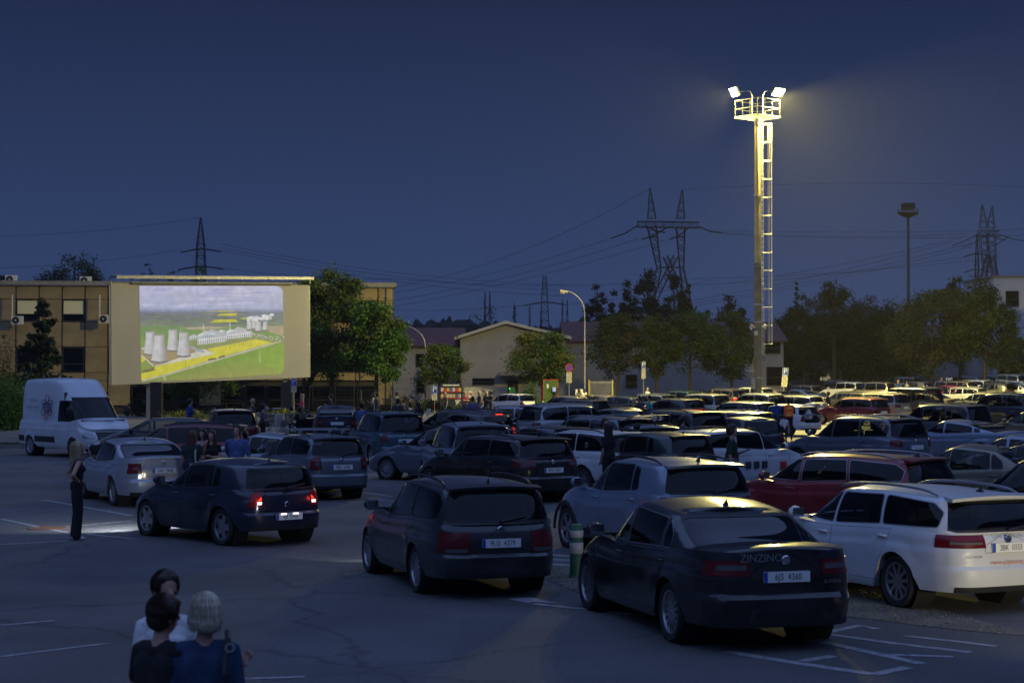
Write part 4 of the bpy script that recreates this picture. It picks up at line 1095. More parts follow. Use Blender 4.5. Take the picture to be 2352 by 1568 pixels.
def crack(m, sc=.16, w=.009, dark=.60, patch=.10):
    nt = m.node_tree; p = nt.nodes['Principled BSDF']; src = p.inputs['Base Color'].links[0].from_socket; tc = nt.nodes.new('ShaderNodeTexCoord')
    nz = nt.nodes.new('ShaderNodeTexNoise'); nz.inputs['Scale'].default_value = .9; nz.inputs['Detail'].default_value = 6; nt.links.new(tc.outputs['Object'], nz.inputs['Vector'])
    ad = nt.nodes.new('ShaderNodeVectorMath'); ad.operation = 'MULTIPLY_ADD'; ad.inputs[1].default_value = (1.6, 1.6, 0); nt.links.new(nz.outputs['Color'], ad.inputs[0]); nt.links.new(tc.outputs['Object'], ad.inputs[2])
    vo = nt.nodes.new('ShaderNodeTexVoronoi'); vo.feature = 'DISTANCE_TO_EDGE'; vo.inputs['Scale'].default_value = sc; nt.links.new(ad.outputs[0], vo.inputs['Vector'])
    r = nt.nodes.new('ShaderNodeMapRange'); r.inputs['From Max'].default_value = w; r.inputs['To Min'].default_value = dark; r.inputs['To Max'].default_value = 1; nt.links.new(vo.outputs['Distance'], r.inputs['Value'])
    v2 = nt.nodes.new('ShaderNodeTexVoronoi'); v2.distance = 'CHEBYCHEV'; v2.inputs['Scale'].default_value = .11; nt.links.new(tc.outputs['Object'], v2.inputs['Vector'])
    sp_ = nt.nodes.new('ShaderNodeSeparateColor'); nt.links.new(v2.outputs['Color'], sp_.inputs[0]); r2 = nt.nodes.new('ShaderNodeMapRange'); r2.inputs['To Min'].default_value = 1 - patch; r2.inputs['To Max'].default_value = 1 + patch; nt.links.new(sp_.outputs[0], r2.inputs['Value'])
    ml = nt.nodes.new('ShaderNodeMath'); ml.operation = 'MULTIPLY'; nt.links.new(r.outputs[0], ml.inputs[0]); nt.links.new(r2.outputs[0], ml.inputs[1])
    mx = nt.nodes.new('ShaderNodeMixRGB'); mx.blend_type = 'MULTIPLY'; mx.inputs['Fac'].default_value = 1; nt.links.new(src, mx.inputs['Color1']); nt.links.new(ml.outputs[0], mx.inputs['Color2']); nt.links.new(mx.outputs[0], p.inputs['Base Color'])
crack(M_ASP)
M_ASP2 = ramp_mat('worn_asphalt', [(.3, (.08, .078, .074)), (.5, (.11, .107, .10)), (.72, (.15, .145, .135))], 14, rough=.88, second=(.25, .28), bump=.5, bscale=70)
M_GRAV = ramp_mat('gravel', [(.3, (.06, .055, .045)), (.5, (.12, .11, .09)), (.7, (.2, .185, .15))], 34, rough=.95, second=(2.0, .25), bump=.9, bscale=60)
M_LINE = ramp_mat('worn_road_paint', [(.34, (.11, .11, .115)), (.47, (.25, .25, .26)), (.66, (.34, .345, .36))], 9, rough=.8, bump=.2)
M_EARTH = ramp_mat('far_field', [(.3, (.02, .03, .012)), (.7, (.05, .055, .02))], .05, rough=1.0, bump=0)
M_GRASS = mat('grass', (.055, .075, .02), rough=.9, island=.45)
M_CONC = ramp_mat('concrete', [(.3, (.16, .155, .145)), (.7, (.27, .265, .25))], 3, rough=.9, bump=.3, bscale=30)

def sheet(name, xs, ys, zf, m, hole=None):
    vs = [(x, y, zf(x, y)) for y in ys for x in xs]; n = len(xs); fs = []
    for j in range(len(ys) - 1):
        for i in range(n - 1):
            if hole and hole((xs[i] + xs[i + 1]) / 2, (ys[j] + ys[j + 1]) / 2): continue
            fs.append((j * n + i, j * n + i + 1, (j + 1) * n + i + 1, (j + 1) * n + i))
    b = MB(); b.add(vs, fs); return tag(b.build(name, m), kind='structure')
gx_ = [-1400, -800, -400, -200] + [-120 + 5 * k for k in range(53)] + [200, 400, 800, 1400]
gy_ = [-60, 0] + [4 + 4 * k for k in range(65)] + [300, 400, 600, 1000, 1400]
sheet('asphalt_lot', gx_, [y for y in gy_ if y <= 300], lambda x, y: gbase(x, y), M_ASP)
sheet('far_ground', gx_, [y for y in gy_ if y >= 300], lambda x, y: gbase(x, y) - .01, M_EARTH)
# raised back lot beyond the kerb: follows the kerb line
xs2 = [-120, -90] + [-60 + 2.5 * k for k in range(28)]
b = MB(); rows = [0, .6, 4, 8, 12, 18, 26, 36, 50, 65, 80, 100, 130]
vs = [(x, kerb_y(max(x, -60)) + r, gbase(x, kerb_y(max(x, -60)) + r) + kerb_step(x)) for r in rows for x in xs2]; n = len(xs2)
b.add(vs, [(j * n + i, j * n + i + 1, (j + 1) * n + i + 1, (j + 1) * n + i) for j in range(len(rows) - 1) for i in range(n - 1)])
tag(b.build('raised_lot', M_ASP2), kind='structure')
kroot = tag(empty('kerb'), kind='structure')
ks = MB(); ks.box((0, 0, 0), (.98, .16, .30)); kme = ks.mesh('kerb_stone'); kme.materials.append(M_CONC)
for (x0, y0), (x1, y1) in zip(KERB, KERB[1:]):
    L = math.hypot(x1 - x0, y1 - y0); k = 0
    while k < L - .5:
        t = (k + .5) / L; x, y = x0 + (x1 - x0) * t, y0 + (y1 - y0) * t; k += 1
        if x < -22 or x > 8.5: continue
        o = obj('kerb_stone', kme, None, kroot); o.location = (x, y - .06, gbase(x, y) + kerb_step(x) - .142); o.rotation_euler = (0, rng.uniform(-.01, .01), math.atan2(y1 - y0, x1 - x0))
# gravel verge under the white estate
def gpoly(name, pts, m, lift):
    P = [ground(*p) for p in pts]; b = MB(); b.add([(p.x, p.y, p.z + lift) for p in P], [tuple(range(len(P)))]); return b.build(name, m)
b = MB(); gp = []
for k in range(41):
    t = k / 40; lo = ground(1330 + 1060 * t, 1362 + 98 * t + 4 * math.sin(9 * t)); x, y = lo.x, lo.y
    for r in range(6): gp.append((x - .25 * r * .9, y + .9 * r, gbase(x - .25 * r * .9, y + .9 * r) + .006))
b.add(gp, [(i * 6 + j, (i + 1) * 6 + j, (i + 1) * 6 + j + 1, i * 6 + j + 1) for i in range(40) for j in range(5)])
tag(b.build('gravel_verge', M_GRAV), kind='structure')
b = MB()
for k in range(4200):
    i = rng.randrange(40); t = rng.random(); a = Vector(gp[i * 6]).lerp(Vector(gp[(i + 1) * 6]), t); r = rng.random() ** .8 * 4.4
    c = Vector((a.x - .25 * r, a.y + r - .12, gbase(a.x, a.y) + .012)); s = rng.uniform(.008, .019)
    q = [Vector((rng.uniform(-1, 1), rng.uniform(-1, 1), rng.uniform(-.5, .6))).normalized() * s for _ in range(4)]
    b.add([c + v for v in q], [(0, 1, 2), (0, 2, 3), (0, 3, 1), (1, 3, 2)])
tag(b.build('gravel_stones', mat('stone_chips', (.13, .12, .10), .95, island=.5)), 'loose gravel stones under the white estate', 'gravel', kind='stuff')

# road markings
def stripe(pts, w, name='road_marking'):
    P = [ground(*p) for p in pts]; b = MB(); vs = []
    for i, p in enumerate(P):
        d = (P[min(i + 1, len(P) - 1)] - P[max(i - 1, 0)]); nn = Vector((-d.y, d.x, 0)).normalized() * w / 2
        vs += [(p.x + nn.x, p.y + nn.y, p.z + .005), (p.x - nn.x, p.y - nn.y, p.z + .005)]
    b.add(vs, [(2 * i, 2 * i + 1, 2 * i + 3, 2 * i + 2) for i in range(len(P) - 1)]); b.build(name, M_LINE, mark)
mark = tag(empty('road_markings'), kind='structure')
for pts, w in [([(102, 1148), (303, 1184)], .13), ([(0, 1191), (84, 1209), (150, 1222)], .13), ([(138, 1211), (302, 1196)], .12), ([(196, 1226), (315, 1238)], .12), ([(0, 1250), (155, 1242)], .12),
               ([(0, 1436), (125, 1425)], .10), ([(0, 1508), (247, 1477)], .10), ([(1222, 1386), (1340, 1398), (1486, 1414)], .13), ([(822, 1129), (902, 1140)], .12), ([(797, 1154), (893, 1149)], .12),
               ([(1940, 1410), (2130, 1433)], .10), ([(1668, 1496), (1840, 1524), (2005, 1548)], .15), ([(2005, 1549), (2085, 1532)], .14), ([(1840, 1518), (1915, 1506)], .14), ([(1890, 1474), (2000, 1498), (2118, 1524)], .14),
               ([(1900, 1456), (2060, 1478), (2230, 1498)], .13), ([(2080, 1460), (2190, 1472), (2290, 1484)], .12), ([(1900, 1452), (1975, 1436), (2015, 1444)], .13), ([(2010, 1502), (2190, 1508)], .12), ([(520, 1560), (700, 1554)], .10),
               ([(840, 1142), (960, 1160)], .1), ([(430, 1145), (540, 1130)], .1)]:
    stripe(pts, w)
for k, y in enumerate((1275, 1285, 1296, 1309, 1320)): stripe([(1240 - 6 * k, y - 2), (1318, y + 2)], .20)
gpoly('road_marking', [(1166, 1375), (1222, 1372), (1286, 1386), (1232, 1382), (1210, 1384)], M_LINE, .005).parent = mark
mh = ground(110, 1213); b = MB(); b.lathe([(.001, .004), (.30, .004), (.31, .008), (.36, .008), (.37, .0)], n=28); mo = b.build('manhole_cover', mat('rusty_iron', (.16, .075, .035), .8, .3, var=.4)); mo.location = (mh.x, mh.y, mh.z + .004)
tag(mo, 'rusty round manhole cover in asphalt left of the woman', 'manhole cover')

# bollards with green and white bands
def bollard(px, py, label):
    p = ground(px, py); r = empty('bollard', tuple(p), 0, label, 'bollard', 'striped bollards by the crossing')
    mg = mat('bollard_green', (.02, .085, .055), .6, var=.3); mw_ = mat('bollard_white', (.36, .37, .38), .6, var=.25); H = .76; rr = .095
    b = MB(); b.lathe([(.0, .0), (rr + .01, 0), (rr + .01, .02), (rr, .03), (rr, H - .03), (rr - .02, H - .005), (.001, H)], n=24); b.build('post', mg, r, 40)
    for z0, z1 in ((.34, .50), (.57, .67)): b = MB(); b.lathe([(rr + .001, z0), (rr + .004, z0 + .005), (rr + .004, z1 - .005), (rr + .001, z1)], n=24); b.build('white_band', mw_, r, 40)
bollard(1324, 1325, 'green bollard with white bands by the black saloon front')
bollard(1251, 1306, 'green bollard with white bands half hidden by grey estate')

# ================================================================ foliage
def leaf_mat(name, col, var=.45, tr=.25):
    if name in MATS: return MATS[name]
    m = mat(name, col, rough=.65, island=var, spec=.3); nt = m.node_tree; p = nt.nodes['Principled BSDF']; out = nt.nodes['Material Output']
    t = nt.nodes.new('ShaderNodeBsdfTranslucent'); t.inputs[0].default_value = (col[0] * 1.3, col[1] * 1.4, col[2], 1); mx = nt.nodes.new('ShaderNodeMixShader'); mx.inputs[0].default_value = tr
    nt.links.new(p.outputs[0], mx.inputs[1]); nt.links.new(t.outputs[0], mx.inputs[2]); nt.links.new(mx.outputs[0], out.inputs[0]); return m
LM = dict(green=leaf_mat('leaves_green', (.05, .115, .014)), yellow=leaf_mat('leaves_yellowing', (.125, .135, .018)), olive=leaf_mat('leaves_olive', (.066, .092, .016)), dark=leaf_mat('leaves_dark', (.028, .044, .016)), brown=leaf_mat('leaves_brownish', (.095, .078, .022)),
          needle=leaf_mat('needles', (.018, .032, .012), tr=.1), black=leaf_mat('leaves_far', (.012, .018, .010), tr=.1))
M_BARK = mat('bark', (.075, .058, .04), rough=.95, var=.4, vscale=6, bump=.6, bscale=20)
def leaves_mesh(name, centers, size, rnd, flat=.0, n_per=1):
    c = np.asarray(centers); N = len(c)
    u = rnd.normal(size=(N, 3)); u /= np.linalg.norm(u, axis=1)[:, None]; w = rnd.normal(size=(N, 3)); v = np.cross(u, w); v /= np.linalg.norm(v, axis=1)[:, None]
    s = size * rnd.uniform(.6, 1.25, size=(N, 1)); a = u * s; b = v * s * .62
    P = np.stack([c - a, c - b * .9 + a * .1, c + a, c + b * .9 + a * .1], axis=1).reshape(-1, 3)
    me = bpy.data.meshes.new(name); me.vertices.add(4 * N); me.vertices.foreach_set('co', P.ravel()); me.loops.add(4 * N); me.loops.foreach_set('vertex_index', np.arange(4 * N, dtype=np.int32))
    me.polygons.add(N); me.polygons.foreach_set('loop_start', np.arange(0, 4 * N, 4, dtype=np.int32)); me.polygons.foreach_set('loop_total', np.full(N, 4, dtype=np.int32)); me.update(); me.validate(); return me
def branchy(b, p, d, ln, r, depth, rnd, ends, spread=.6):
    q = p + d * ln * .5 + Vector(rnd.normal(size=3)) * ln * .05; e = p + d * ln + Vector(rnd.normal(size=3)) * ln * .08
    b.tube([p, q, e], [r, r * .8, r * .55], n=6, cap=False)
    ends.append((e, depth))
    if depth == 0: return
    for _ in range(rnd.integers(2, 4)):
        nd = (d + Vector(rnd.normal(size=3)) * spread).normalized(); nd.z = nd.z * .8 + .12; branchy(b, q.lerp(e, rnd.uniform(.2, 1)), nd.normalized(), ln * rnd.uniform(.55, .8), r * .5, depth - 1, rnd, ends, spread)
def broadleaf(name, pos, H, rad, col, label, seed, n=6000, leaf=.17, trunk=.3, cat='tree', group=None, shape=1.0, mix=None, lean=0):
    """H height, rad crown half width, trunk = bare share of the height"""
    n, leaf = int(n * 1.7), leaf * .74
    rnd = np.random.default_rng(seed); root = empty(name, tuple(pos), rnd.uniform(0, 6), label, cat, group)
    b = MB(); ends = []; tr = max(.06, H * .016); th = H * trunk
    pts = [Vector((0, 0, -.1)), Vector((lean * .2 + rnd.normal() * .05, 0, th * .6)), Vector((lean * .4, rnd.normal() * .08, th)), Vector((lean * .7, rnd.normal() * .1, H * .7)), Vector((lean, 0, H * .92))]
    b.tube(pts, [tr * 1.25, tr, tr * .9, tr * .5, tr * .15], n=10, cap=False)
    for k in range(9):
        a = k * 2.4 + rnd.uniform(-.4, .4); t = .15 + .75 * k / 9; p = pts[2].lerp(pts[4], t * .9); up = .35 + t * .6
        branchy(b, p, Vector((math.cos(a), math.sin(a), up)).normalized(), rad * (.75 - .35 * t), tr * .42, 2, rnd, ends)
    b.build('trunk', M_BARK, root, 60)
    # clumps spread through the crown volume, denser near the branch ends, with gaps between
    cz, hz = th + (H - th) * .5, (H - th) * .5; cl = []
    for e, dp in ends:
        if dp <= 1: cl.append(np.array(e))
    tries = 0
    while len(cl) < 120 and tries < 4000:
        tries += 1; v = rnd.normal(size=3); v /= np.linalg.norm(v); q = rnd.uniform(.45, 1.0) ** .6; w = 1 - .35 * shape * max(0, v[2]) - .18 * max(0, -v[2])
        lump = 1 + .30 * math.sin(3 * math.atan2(v[1], v[0]) + seed) + .15 * math.sin(5 * v[2] * 2 + seed * 1.7)
        cl.append(np.array([v[0] * rad * q * w * lump, v[1] * rad * q * w * lump, cz + v[2] * hz * q * (.9 + .1 * lump)]))
    cl = np.array(cl); per = max(4, n // len(cl)); rc = rad * .17
    off = rnd.normal(size=(len(cl), per, 3)) * rc * rnd.uniform(.5, 1.15, size=(len(cl), 1, 1)) * np.array([1, 1, .8])
    C = (cl[:, None, :] + off).reshape(-1, 3); C = C[(C[:, 2] > th * .8) & (C[:, 2] < H * 1.02)]
    cols = mix or [col]
    sel = rnd.integers(0, len(cols), size=len(cl)).repeat(per)[:len(C)] if len(cols) > 1 else np.zeros(len(C), int)
    for k, cn in enumerate(cols):
        cc = C[sel == k] if len(cols) > 1 else C
        if len(cc): me = leaves_mesh('crown', cc, leaf, rnd); me.materials.append(LM[cn]); obj('crown', me, None, root)
    return root
def conifer(name, pos, H, rad, label, seed, col='needle', n=9000, cat='tree', group=None, droop=.35, tier=None, trunk=.08, gaps=.0):
    rnd = np.random.default_rng(seed); root = empty(name, tuple(pos), rnd.uniform(0, 6), label, cat, group); b = MB(); tr = max(.07, H * .014)
    b.tube([(0, 0, -.1), (rnd.normal() * .04, 0, H * .5), (0, 0, H * .97)], [tr * 1.2, tr * .8, tr * .15], n=8, cap=False); C = []
    tiers = tier or int(H * 2.0)
    for k in range(tiers):
        t = trunk + (1 - trunk) * k / tiers; L = rad * (1 - t) ** .8 * rnd.uniform(.7, 1.12) + .08; nb = max(4, int(7 * (1 - t) + 4))
        for j in range(nb):
            if rnd.random() < gaps: continue
            a = 2 * math.pi * j / nb + k * 1.1 + rnd.uniform(-.25, .25); Lb = L * rnd.uniform(.5, 1.2); z = H * t + rnd.uniform(-.5, .5) * H / tiers
            e = Vector((math.cos(a) * Lb, math.sin(a) * Lb, z - droop * Lb * (1 - t) + .12 * Lb)); m = Vector((math.cos(a) * Lb * .55, math.sin(a) * Lb * .55, z - droop * Lb * .35))
            b.tube([(0, 0, z), m, e], [tr * .22, tr * .14, tr * .05], n=4, cap=False)
            q = max(3, int(n / tiers / nb)); ts = rnd.uniform(.15, 1.02, size=q)
            for tt in ts:
                p = (m * (tt / .55)) + Vector((0, 0, z * (1 - tt / .55))) if tt < .55 else m.lerp(e, (tt - .55) / .45)
                w = .16 * Lb * (1.15 - tt) + .05; C.append((p.x + rnd.normal() * w, p.y + rnd.normal() * w, p.z + rnd.normal() * .05 * Lb - abs(rnd.normal()) * .09 * Lb))
    C += [(rnd.normal() * .05, rnd.normal() * .05, H * (.96 + .05 * rnd.random())) for _ in range(12)]
    b.build('trunk', M_BARK, root, 60); me = leaves_mesh('crown', C, max(.09, rad * .055), rnd); me.materials.append(LM[col]); obj('crown', me, None, root); return root
def tree_at(px, topy, d, basey=None):
    x = (px - PW / 2) / FPX * d; z = gz(x, d) if basey is None else at(px, basey, d).z
    return Vector((x, d, z)), at(px, topy, d).z - z
def bl(px, topy, d, halfpx, col, label, seed, name='broadleaf_tree', **kw):
    p, H = tree_at(px, topy, d); return broadleaf(name, p, H, halfpx * d / FPX, col, label, seed, **kw)
def cf(px, topy, d, halfpx, label, seed, name='spruce_tree', **kw):
    p, H = tree_at(px, topy, d); return conifer(name, p, H, halfpx * d / FPX, label, seed, **kw)
# ================================================================ the cinema screen
def srgb(r, g, b):
    f = lambda c: (c / 255 / 12.92) if c / 255 <= .04045 else ((c / 255 + .055) / 1.055) ** 2.4
    return (f(r), f(g), f(b))
M_FABRIC = mat('screen_fabric', (.31, .305, .30), rough=.9, var=.05, vscale=.5)
M_GALV = mat('galvanised_steel', (.34, .34, .33), rough=.45, metal=.6, var=.25, vscale=5)
M_DKST = mat('dark_steel', (.035, .037, .04), rough=.6, metal=.4, var=.2)
SD0, SD1 = 126.0, 134.0
TL, TR = at(255, 650, SD0), at(710, 655, SD1); BL, BR = at(256, 884, SD0), at(711, 866, SD1)
sc_root = empty('cinema_screen', ((BL + BR) / 2 - Vector((0, 0, 2.4))), 0, 'large outdoor cinema screen showing cooling towers in a field', 'screen')
off = Vector(sc_root.location); sn = (BR - BL).cross(TL - BL).normalized(); sn = sn if sn.y < 0 else -sn
def L_(p): return Vector(p) - off
b = MB(); vs = []
for q in (0, .12): vs += [L_(p) - sn * q for p in (BL, BR, TR, TL)]
b.add(vs, [(0, 1, 2, 3), (7, 6, 5, 4), (0, 4, 5, 1), (1, 5, 6, 2), (2, 6, 7, 3), (3, 7, 4, 0)]); b.build('fabric', M_FABRIC, sc_root)
def on_scr(px, py, lay=0.0):
    r = ray(px, py); o = Vector((0, 0, CAMZ)); t = (BL - o).dot(sn) / r.dot(sn); return L_(o + r * t + sn * lay)
ex = (BR - BL).normalized()
b = MB(); b.tube([on_scr(252, 652, -.06), on_scr(253, 884, -.06)], .06, n=6); b.build('side_rail', M_GALV, sc_root)
b = MB(); b.tube([on_scr(711, 657, -.06), on_scr(712, 866, -.06)], .06, n=6); b.build('side_rail', M_GALV, sc_root)
b = MB(); p0, p1 = on_scr(262, 637, .5), on_scr(714, 640, .5); up = Vector((0, 0, 1)); vs = []
for p in (p0, p1): vs += [p + up * .10, p - up * .10, p - up * .02 - sn * 1.3, p + up * .22 - sn * 1.3]
b.add(vs, [(0, 1, 5, 4), (1, 2, 6, 5), (2, 3, 7, 6), (3, 0, 4, 7), (0, 3, 2, 1), (4, 5, 6, 7)]); b.build('canopy', M_GALV, sc_root)
b = MB(); b.tube([on_scr(302, 650, .1), on_scr(670, 652, .1)], .07, n=6); b.build('top_rail', M_GALV, sc_root)
for px in (254, 302, 362, 418, 474, 501, 556, 608, 666, 711): b = MB(); b.tube([on_scr(px, 652, .05), on_scr(px, 640, .05)], .05, n=6); b.build('bracket', M_GALV, sc_root)
for px, y0, w in ((353, 878, .55), (662, 868, .22)):
    p = on_scr(px, y0, -.5); q = Vector((p.x, p.y, gz(p.x + off.x, p.y + off.y) - off.z)); b = MB(); b.box(((p.x + q.x) / 2, p.y, (p.z + 3 + q.z) / 2), (w, .5, p.z + 3 - q.z)); b.build('support_post', M_GALV, sc_root)
# the projected picture: flat patches of light on the fabric
pm_ = bpy.data.materials.new('projected_light'); pm_.use_nodes = True; nt = pm_.node_tree; pb = nt.nodes['Principled BSDF']; pb.inputs['Base Color'].default_value = (.11, .11, .11, 1); pb.inputs['Roughness'].default_value = 1
ca = nt.nodes.new('ShaderNodeVertexColor'); ca.layer_name = 'Col'; nz = nt.nodes.new('ShaderNodeTexNoise'); nz.inputs['Scale'].default_value = 2.2; nz.inputs['Detail'].default_value = 6
tcn = nt.nodes.new('ShaderNodeTexCoord'); nt.links.new(tcn.outputs['Object'], nz.inputs['Vector']); mr = nt.nodes.new('ShaderNodeMapRange'); mr.inputs['From Min'].default_value = .3; mr.inputs['From Max'].default_value = .7; mr.inputs['To Min'].default_value = .86; mr.inputs['To Max'].default_value = 1.14
nt.links.new(nz.outputs['Fac'], mr.inputs['Value']); mm_ = nt.nodes.new('ShaderNodeMixRGB'); mm_.blend_type = 'MULTIPLY'; mm_.inputs['Fac'].default_value = 1; nt.links.new(ca.outputs['Color'], mm_.inputs['Color1']); nt.links.new(mr.outputs[0], mm_.inputs['Color2'])
nt.links.new(mm_.outputs[0], pb.inputs['Emission Color']); pb.inputs['Emission Strength'].default_value = .84
class Pic:
    def __init__(s): s.v, s.f, s.c = [], [], []
    def poly(s, pts, cols, lay):
        """pts in the zoomed picture's pixels, one colour or one per corner"""
        if not isinstance(cols[0], (tuple, list)): cols = [cols] * len(pts)
        bse = len(s.v)
        for x, y in pts: s.v.append(on_scr((200 + x / 4.2) * .9958, (600 + y / 4.2) * .9958, .012 + .004 * lay))
        s.f.append(tuple(range(bse, bse + len(pts)))); s.c.append([(*srgb(*c), 1) for c in cols])
    def build(s, name):
        me = bpy.data.meshes.new(name); me.from_pydata(s.v, [], s.f); a = me.color_attributes.new('Col', 'FLOAT_COLOR', 'CORNER'); k = 0
        for cl in s.c:
            for c in cl: a.data[k].color = c; k += 1
        me.materials.append(pm_); return obj(name, me, None, sc_root)
rp = random.Random(3)
pc = Pic()
def left(y): return 508 + 17 * (y - 240) / 948
def rght(y):
    r = 60; e = 1898 + 16 * (y - 250) / 870
    if y < 310: e -= r - math.sqrt(max(0, r * r - (310 - y) ** 2))
    if y > 1050: e -= (60 - math.sqrt(max(0, 3600 - min(60, y - 1050) ** 2)))
    return e
def band(y0, y1, c0, c1, lay=0, n=4):
    for k in range(n):
        a, b_ = y0 + (y1 - y0) * k / n, y0 + (y1 - y0) * (k + 1) / n; t0, t1 = k / n, (k + 1) / n
        ca_, cb_ = [tuple(c0[i] + (c1[i] - c0[i]) * t for i in range(3)) for t in (t0, t1)]
        pc.poly([(left(a), a), (rght(a), a), (rght(b_), b_), (left(b_), b_)], [ca_, ca_, cb_, cb_], lay)
band(250, 330, (178, 180, 218), (172, 175, 206)); band(330, 470, (172, 175, 206), (160, 168, 204)); band(470, 500, (146, 156, 192), (116, 126, 158))
band(500, 560, (100, 110, 138), (98, 112, 118)); band(560, 640, (92, 105, 112), (112, 128, 112)); band(640, 760, (98, 132, 84), (104, 142, 66)); band(760, 900, (112, 140, 72), (120, 138, 84)); band(900, 1110, (112, 145, 60), (128, 138, 60), n=14)
for k in range(26):   # hazy cloud streaks and dark woods
    y = rp.uniform(270, 450); x = rp.uniform(560, 1700); w = rp.uniform(60, 190); h = rp.uniform(5, 16); c = rp.choice([(178, 180, 214), (158, 160, 206), (186, 186, 216)])
    w = min(w, x - left(y) - 6, rght(y) - x - 6)
    pc.poly([(x - w, y), (x - w * .4, y - h), (x + w * .5, y - h * .8), (x + w, y), (x + w * .4, y + h * .7), (x - w * .5, y + h)], c, 1)
for k in range(60):
    y = rp.uniform(505, 640); x = rp.uniform(520, 1850); w = rp.uniform(30, 150) * (y - 430) / 150; h = rp.uniform(2, 8); c = rp.choice([(76, 90, 98), (88, 98, 112), (104, 120, 98), (70, 84, 80), (120, 124, 108)])
    x0, x1 = max(x - w, left(y) + 3), min(x + w, rght(y) - 3); pc.poly([(x0, y), (x, y - h), (x1, y), (x, y + h)], c, 1)
for pts in ([(1190, 605), (1240, 575), (1440, 572), (1470, 598)], [(1255, 538), (1300, 516), (1460, 514), (1440, 538)], [(1480, 570), (1510, 556), (1620, 558), (1600, 572)], [(1170, 494), (1330, 488), (1480, 494), (1300, 500)]): pc.poly(pts, (186, 184, 44), 2)
pc.poly([(910, 655), (1180, 636), (1360, 648), (1270, 668), (1000, 672)], (160, 150, 130), 2); pc.poly([(1740, 640), (1905, 632), (1905, 735), (1840, 720), (1760, 690)], (162, 146, 122), 2)
pc.poly([(520, 880), (560, 850), (1000, 830), (1240, 905), (655, 1022), (525, 925)], (150, 132, 96), 2)     # works yard
pc.poly([(1000, 780), (1600, 700), (1800, 790), (1240, 900), (1040, 860)], (126, 138, 86), 2)
pc.poly([(525, 1165), (527, 1092), (620, 1080), (665, 1030), (1240, 905), (1165, 858), (1640, 765), (1800, 798), (1440, 895), (1180, 970), (700, 1120)], (196, 190, 48), 3)
pc.poly([(525, 985), (525, 925), (570, 960), (548, 985)], (196, 192, 40), 3); pc.poly([(525, 1085), (560, 1062), (640, 1042), (668, 1060), (600, 1082)], (92, 100, 52), 4)
pc.poly([(527, 1166), (730, 1110), (1180, 974), (1700, 826), (1903, 772), (1905, 786), (1200, 990), (740, 1126), (540, 1178)], (172, 170, 150), 4)
pc.poly([(735, 1120), (760, 1172), (772, 1168), (748, 1114)], (180, 178, 150), 4)
pc.poly([(560, 1178), (900, 1082), (1400, 944), (1906, 790), (1906, 1050), (1880, 1098), (1500, 1130), (1000, 1158)], [(120, 140, 58), (112, 138, 48), (104, 142, 46), (110, 150, 44), (128, 158, 52), (134, 142, 62), (140, 138, 70), (136, 138, 72)], 3)
pc.poly([(655, 1020), (1235, 900), (1130, 862), (1140, 858), (1245, 905), (657, 1030)], (196, 194, 178), 5); pc.poly([(522, 922), (532, 918), (650, 1020), (640, 1026)], (206, 204, 196), 5)
def block(x0, y0, x1, y1, sk, h, roof, wall):   # a long building seen from above
    pc.poly([(x0, y0), (x1, y0 + sk), (x1, y0 + sk + h), (x0, y0 + h)], wall, 6); pc.poly([(x0, y0), (x0 + (x1 - x0) * .45, y0 + sk - y1), (x1 + 8, y0 + sk - y1 * .3), (x1, y0 + sk)], roof, 6)
    n = max(4, int((x1 - x0) / 20))
    for k in range(n): xx = x0 + (x1 - x0) * (k + .3) / n; yy = y0 + sk * (k + .3) / n; pc.poly([(xx, yy + h * .25), (xx + 8, yy + h * .25 + sk * 8 / (x1 - x0)), (xx + 8, yy + h * .9), (xx, yy + h * .9)], (116, 118, 124), 7)
block(1072, 770, 1350, 70, -35, 50, (170, 172, 182), (202, 206, 212)); block(1075, 722, 1240, 26, -14, 40, (190, 196, 206), (206, 220, 226)); block(1350, 722, 1598, 52, -26, 44, (176, 178, 184), (200, 204, 208)); block(1345, 695, 1430, 22, -8, 30, (196, 202, 210), (214, 224, 228))
block(990, 745, 1070, 20, -8, 30, (180, 182, 186), (196, 198, 202)); block(1005, 830, 1140, -18, 46, 26, (170, 174, 184), (150, 156, 172)); block(1265, 690, 1340, 14, -4, 22, (196, 198, 204), (206, 210, 214)); block(525, 852, 610, 6, -4, 16, (204, 204, 206), (190, 190, 196))
for k in range(70): x = rp.uniform(1600, 1900); y = 706 + (x - 1600) * .12 + rp.uniform(0, 44); pc.poly([(x, y), (x + rp.uniform(6, 20), y - 2), (x + rp.uniform(8, 20), y + 7), (x, y + 8)], rp.choice([(206, 208, 214), (176, 178, 182), (150, 110, 96), (112, 128, 80), (190, 190, 190)]), 6)
for k in range(60): x = rp.uniform(1000, 1560); y = 850 - (x - 1000) * .12 + rp.uniform(-12, 24); pc.poly([(x, y), (x + rp.uniform(5, 22), y - 3), (x + 14, y + 4)], rp.choice([(96, 110, 62), (150, 150, 138), (120, 132, 84)]), 6)
for x, y0, y1 in ((1130, 622, 712), (1385, 602, 684), (910, 650, 690)):
    w = 5 if x != 910 else 2; pc.poly([(x - w, y0), (x + w, y0), (x + w, y1), (x - w, y1)], (200, 198, 196), 6)
    if w > 3:
        for k in range(3): yy = y0 + 14 + 26 * k; pc.poly([(x - w, yy), (x + w, yy), (x + w, yy + 8), (x - w, yy + 8)], (150, 100, 92), 7)
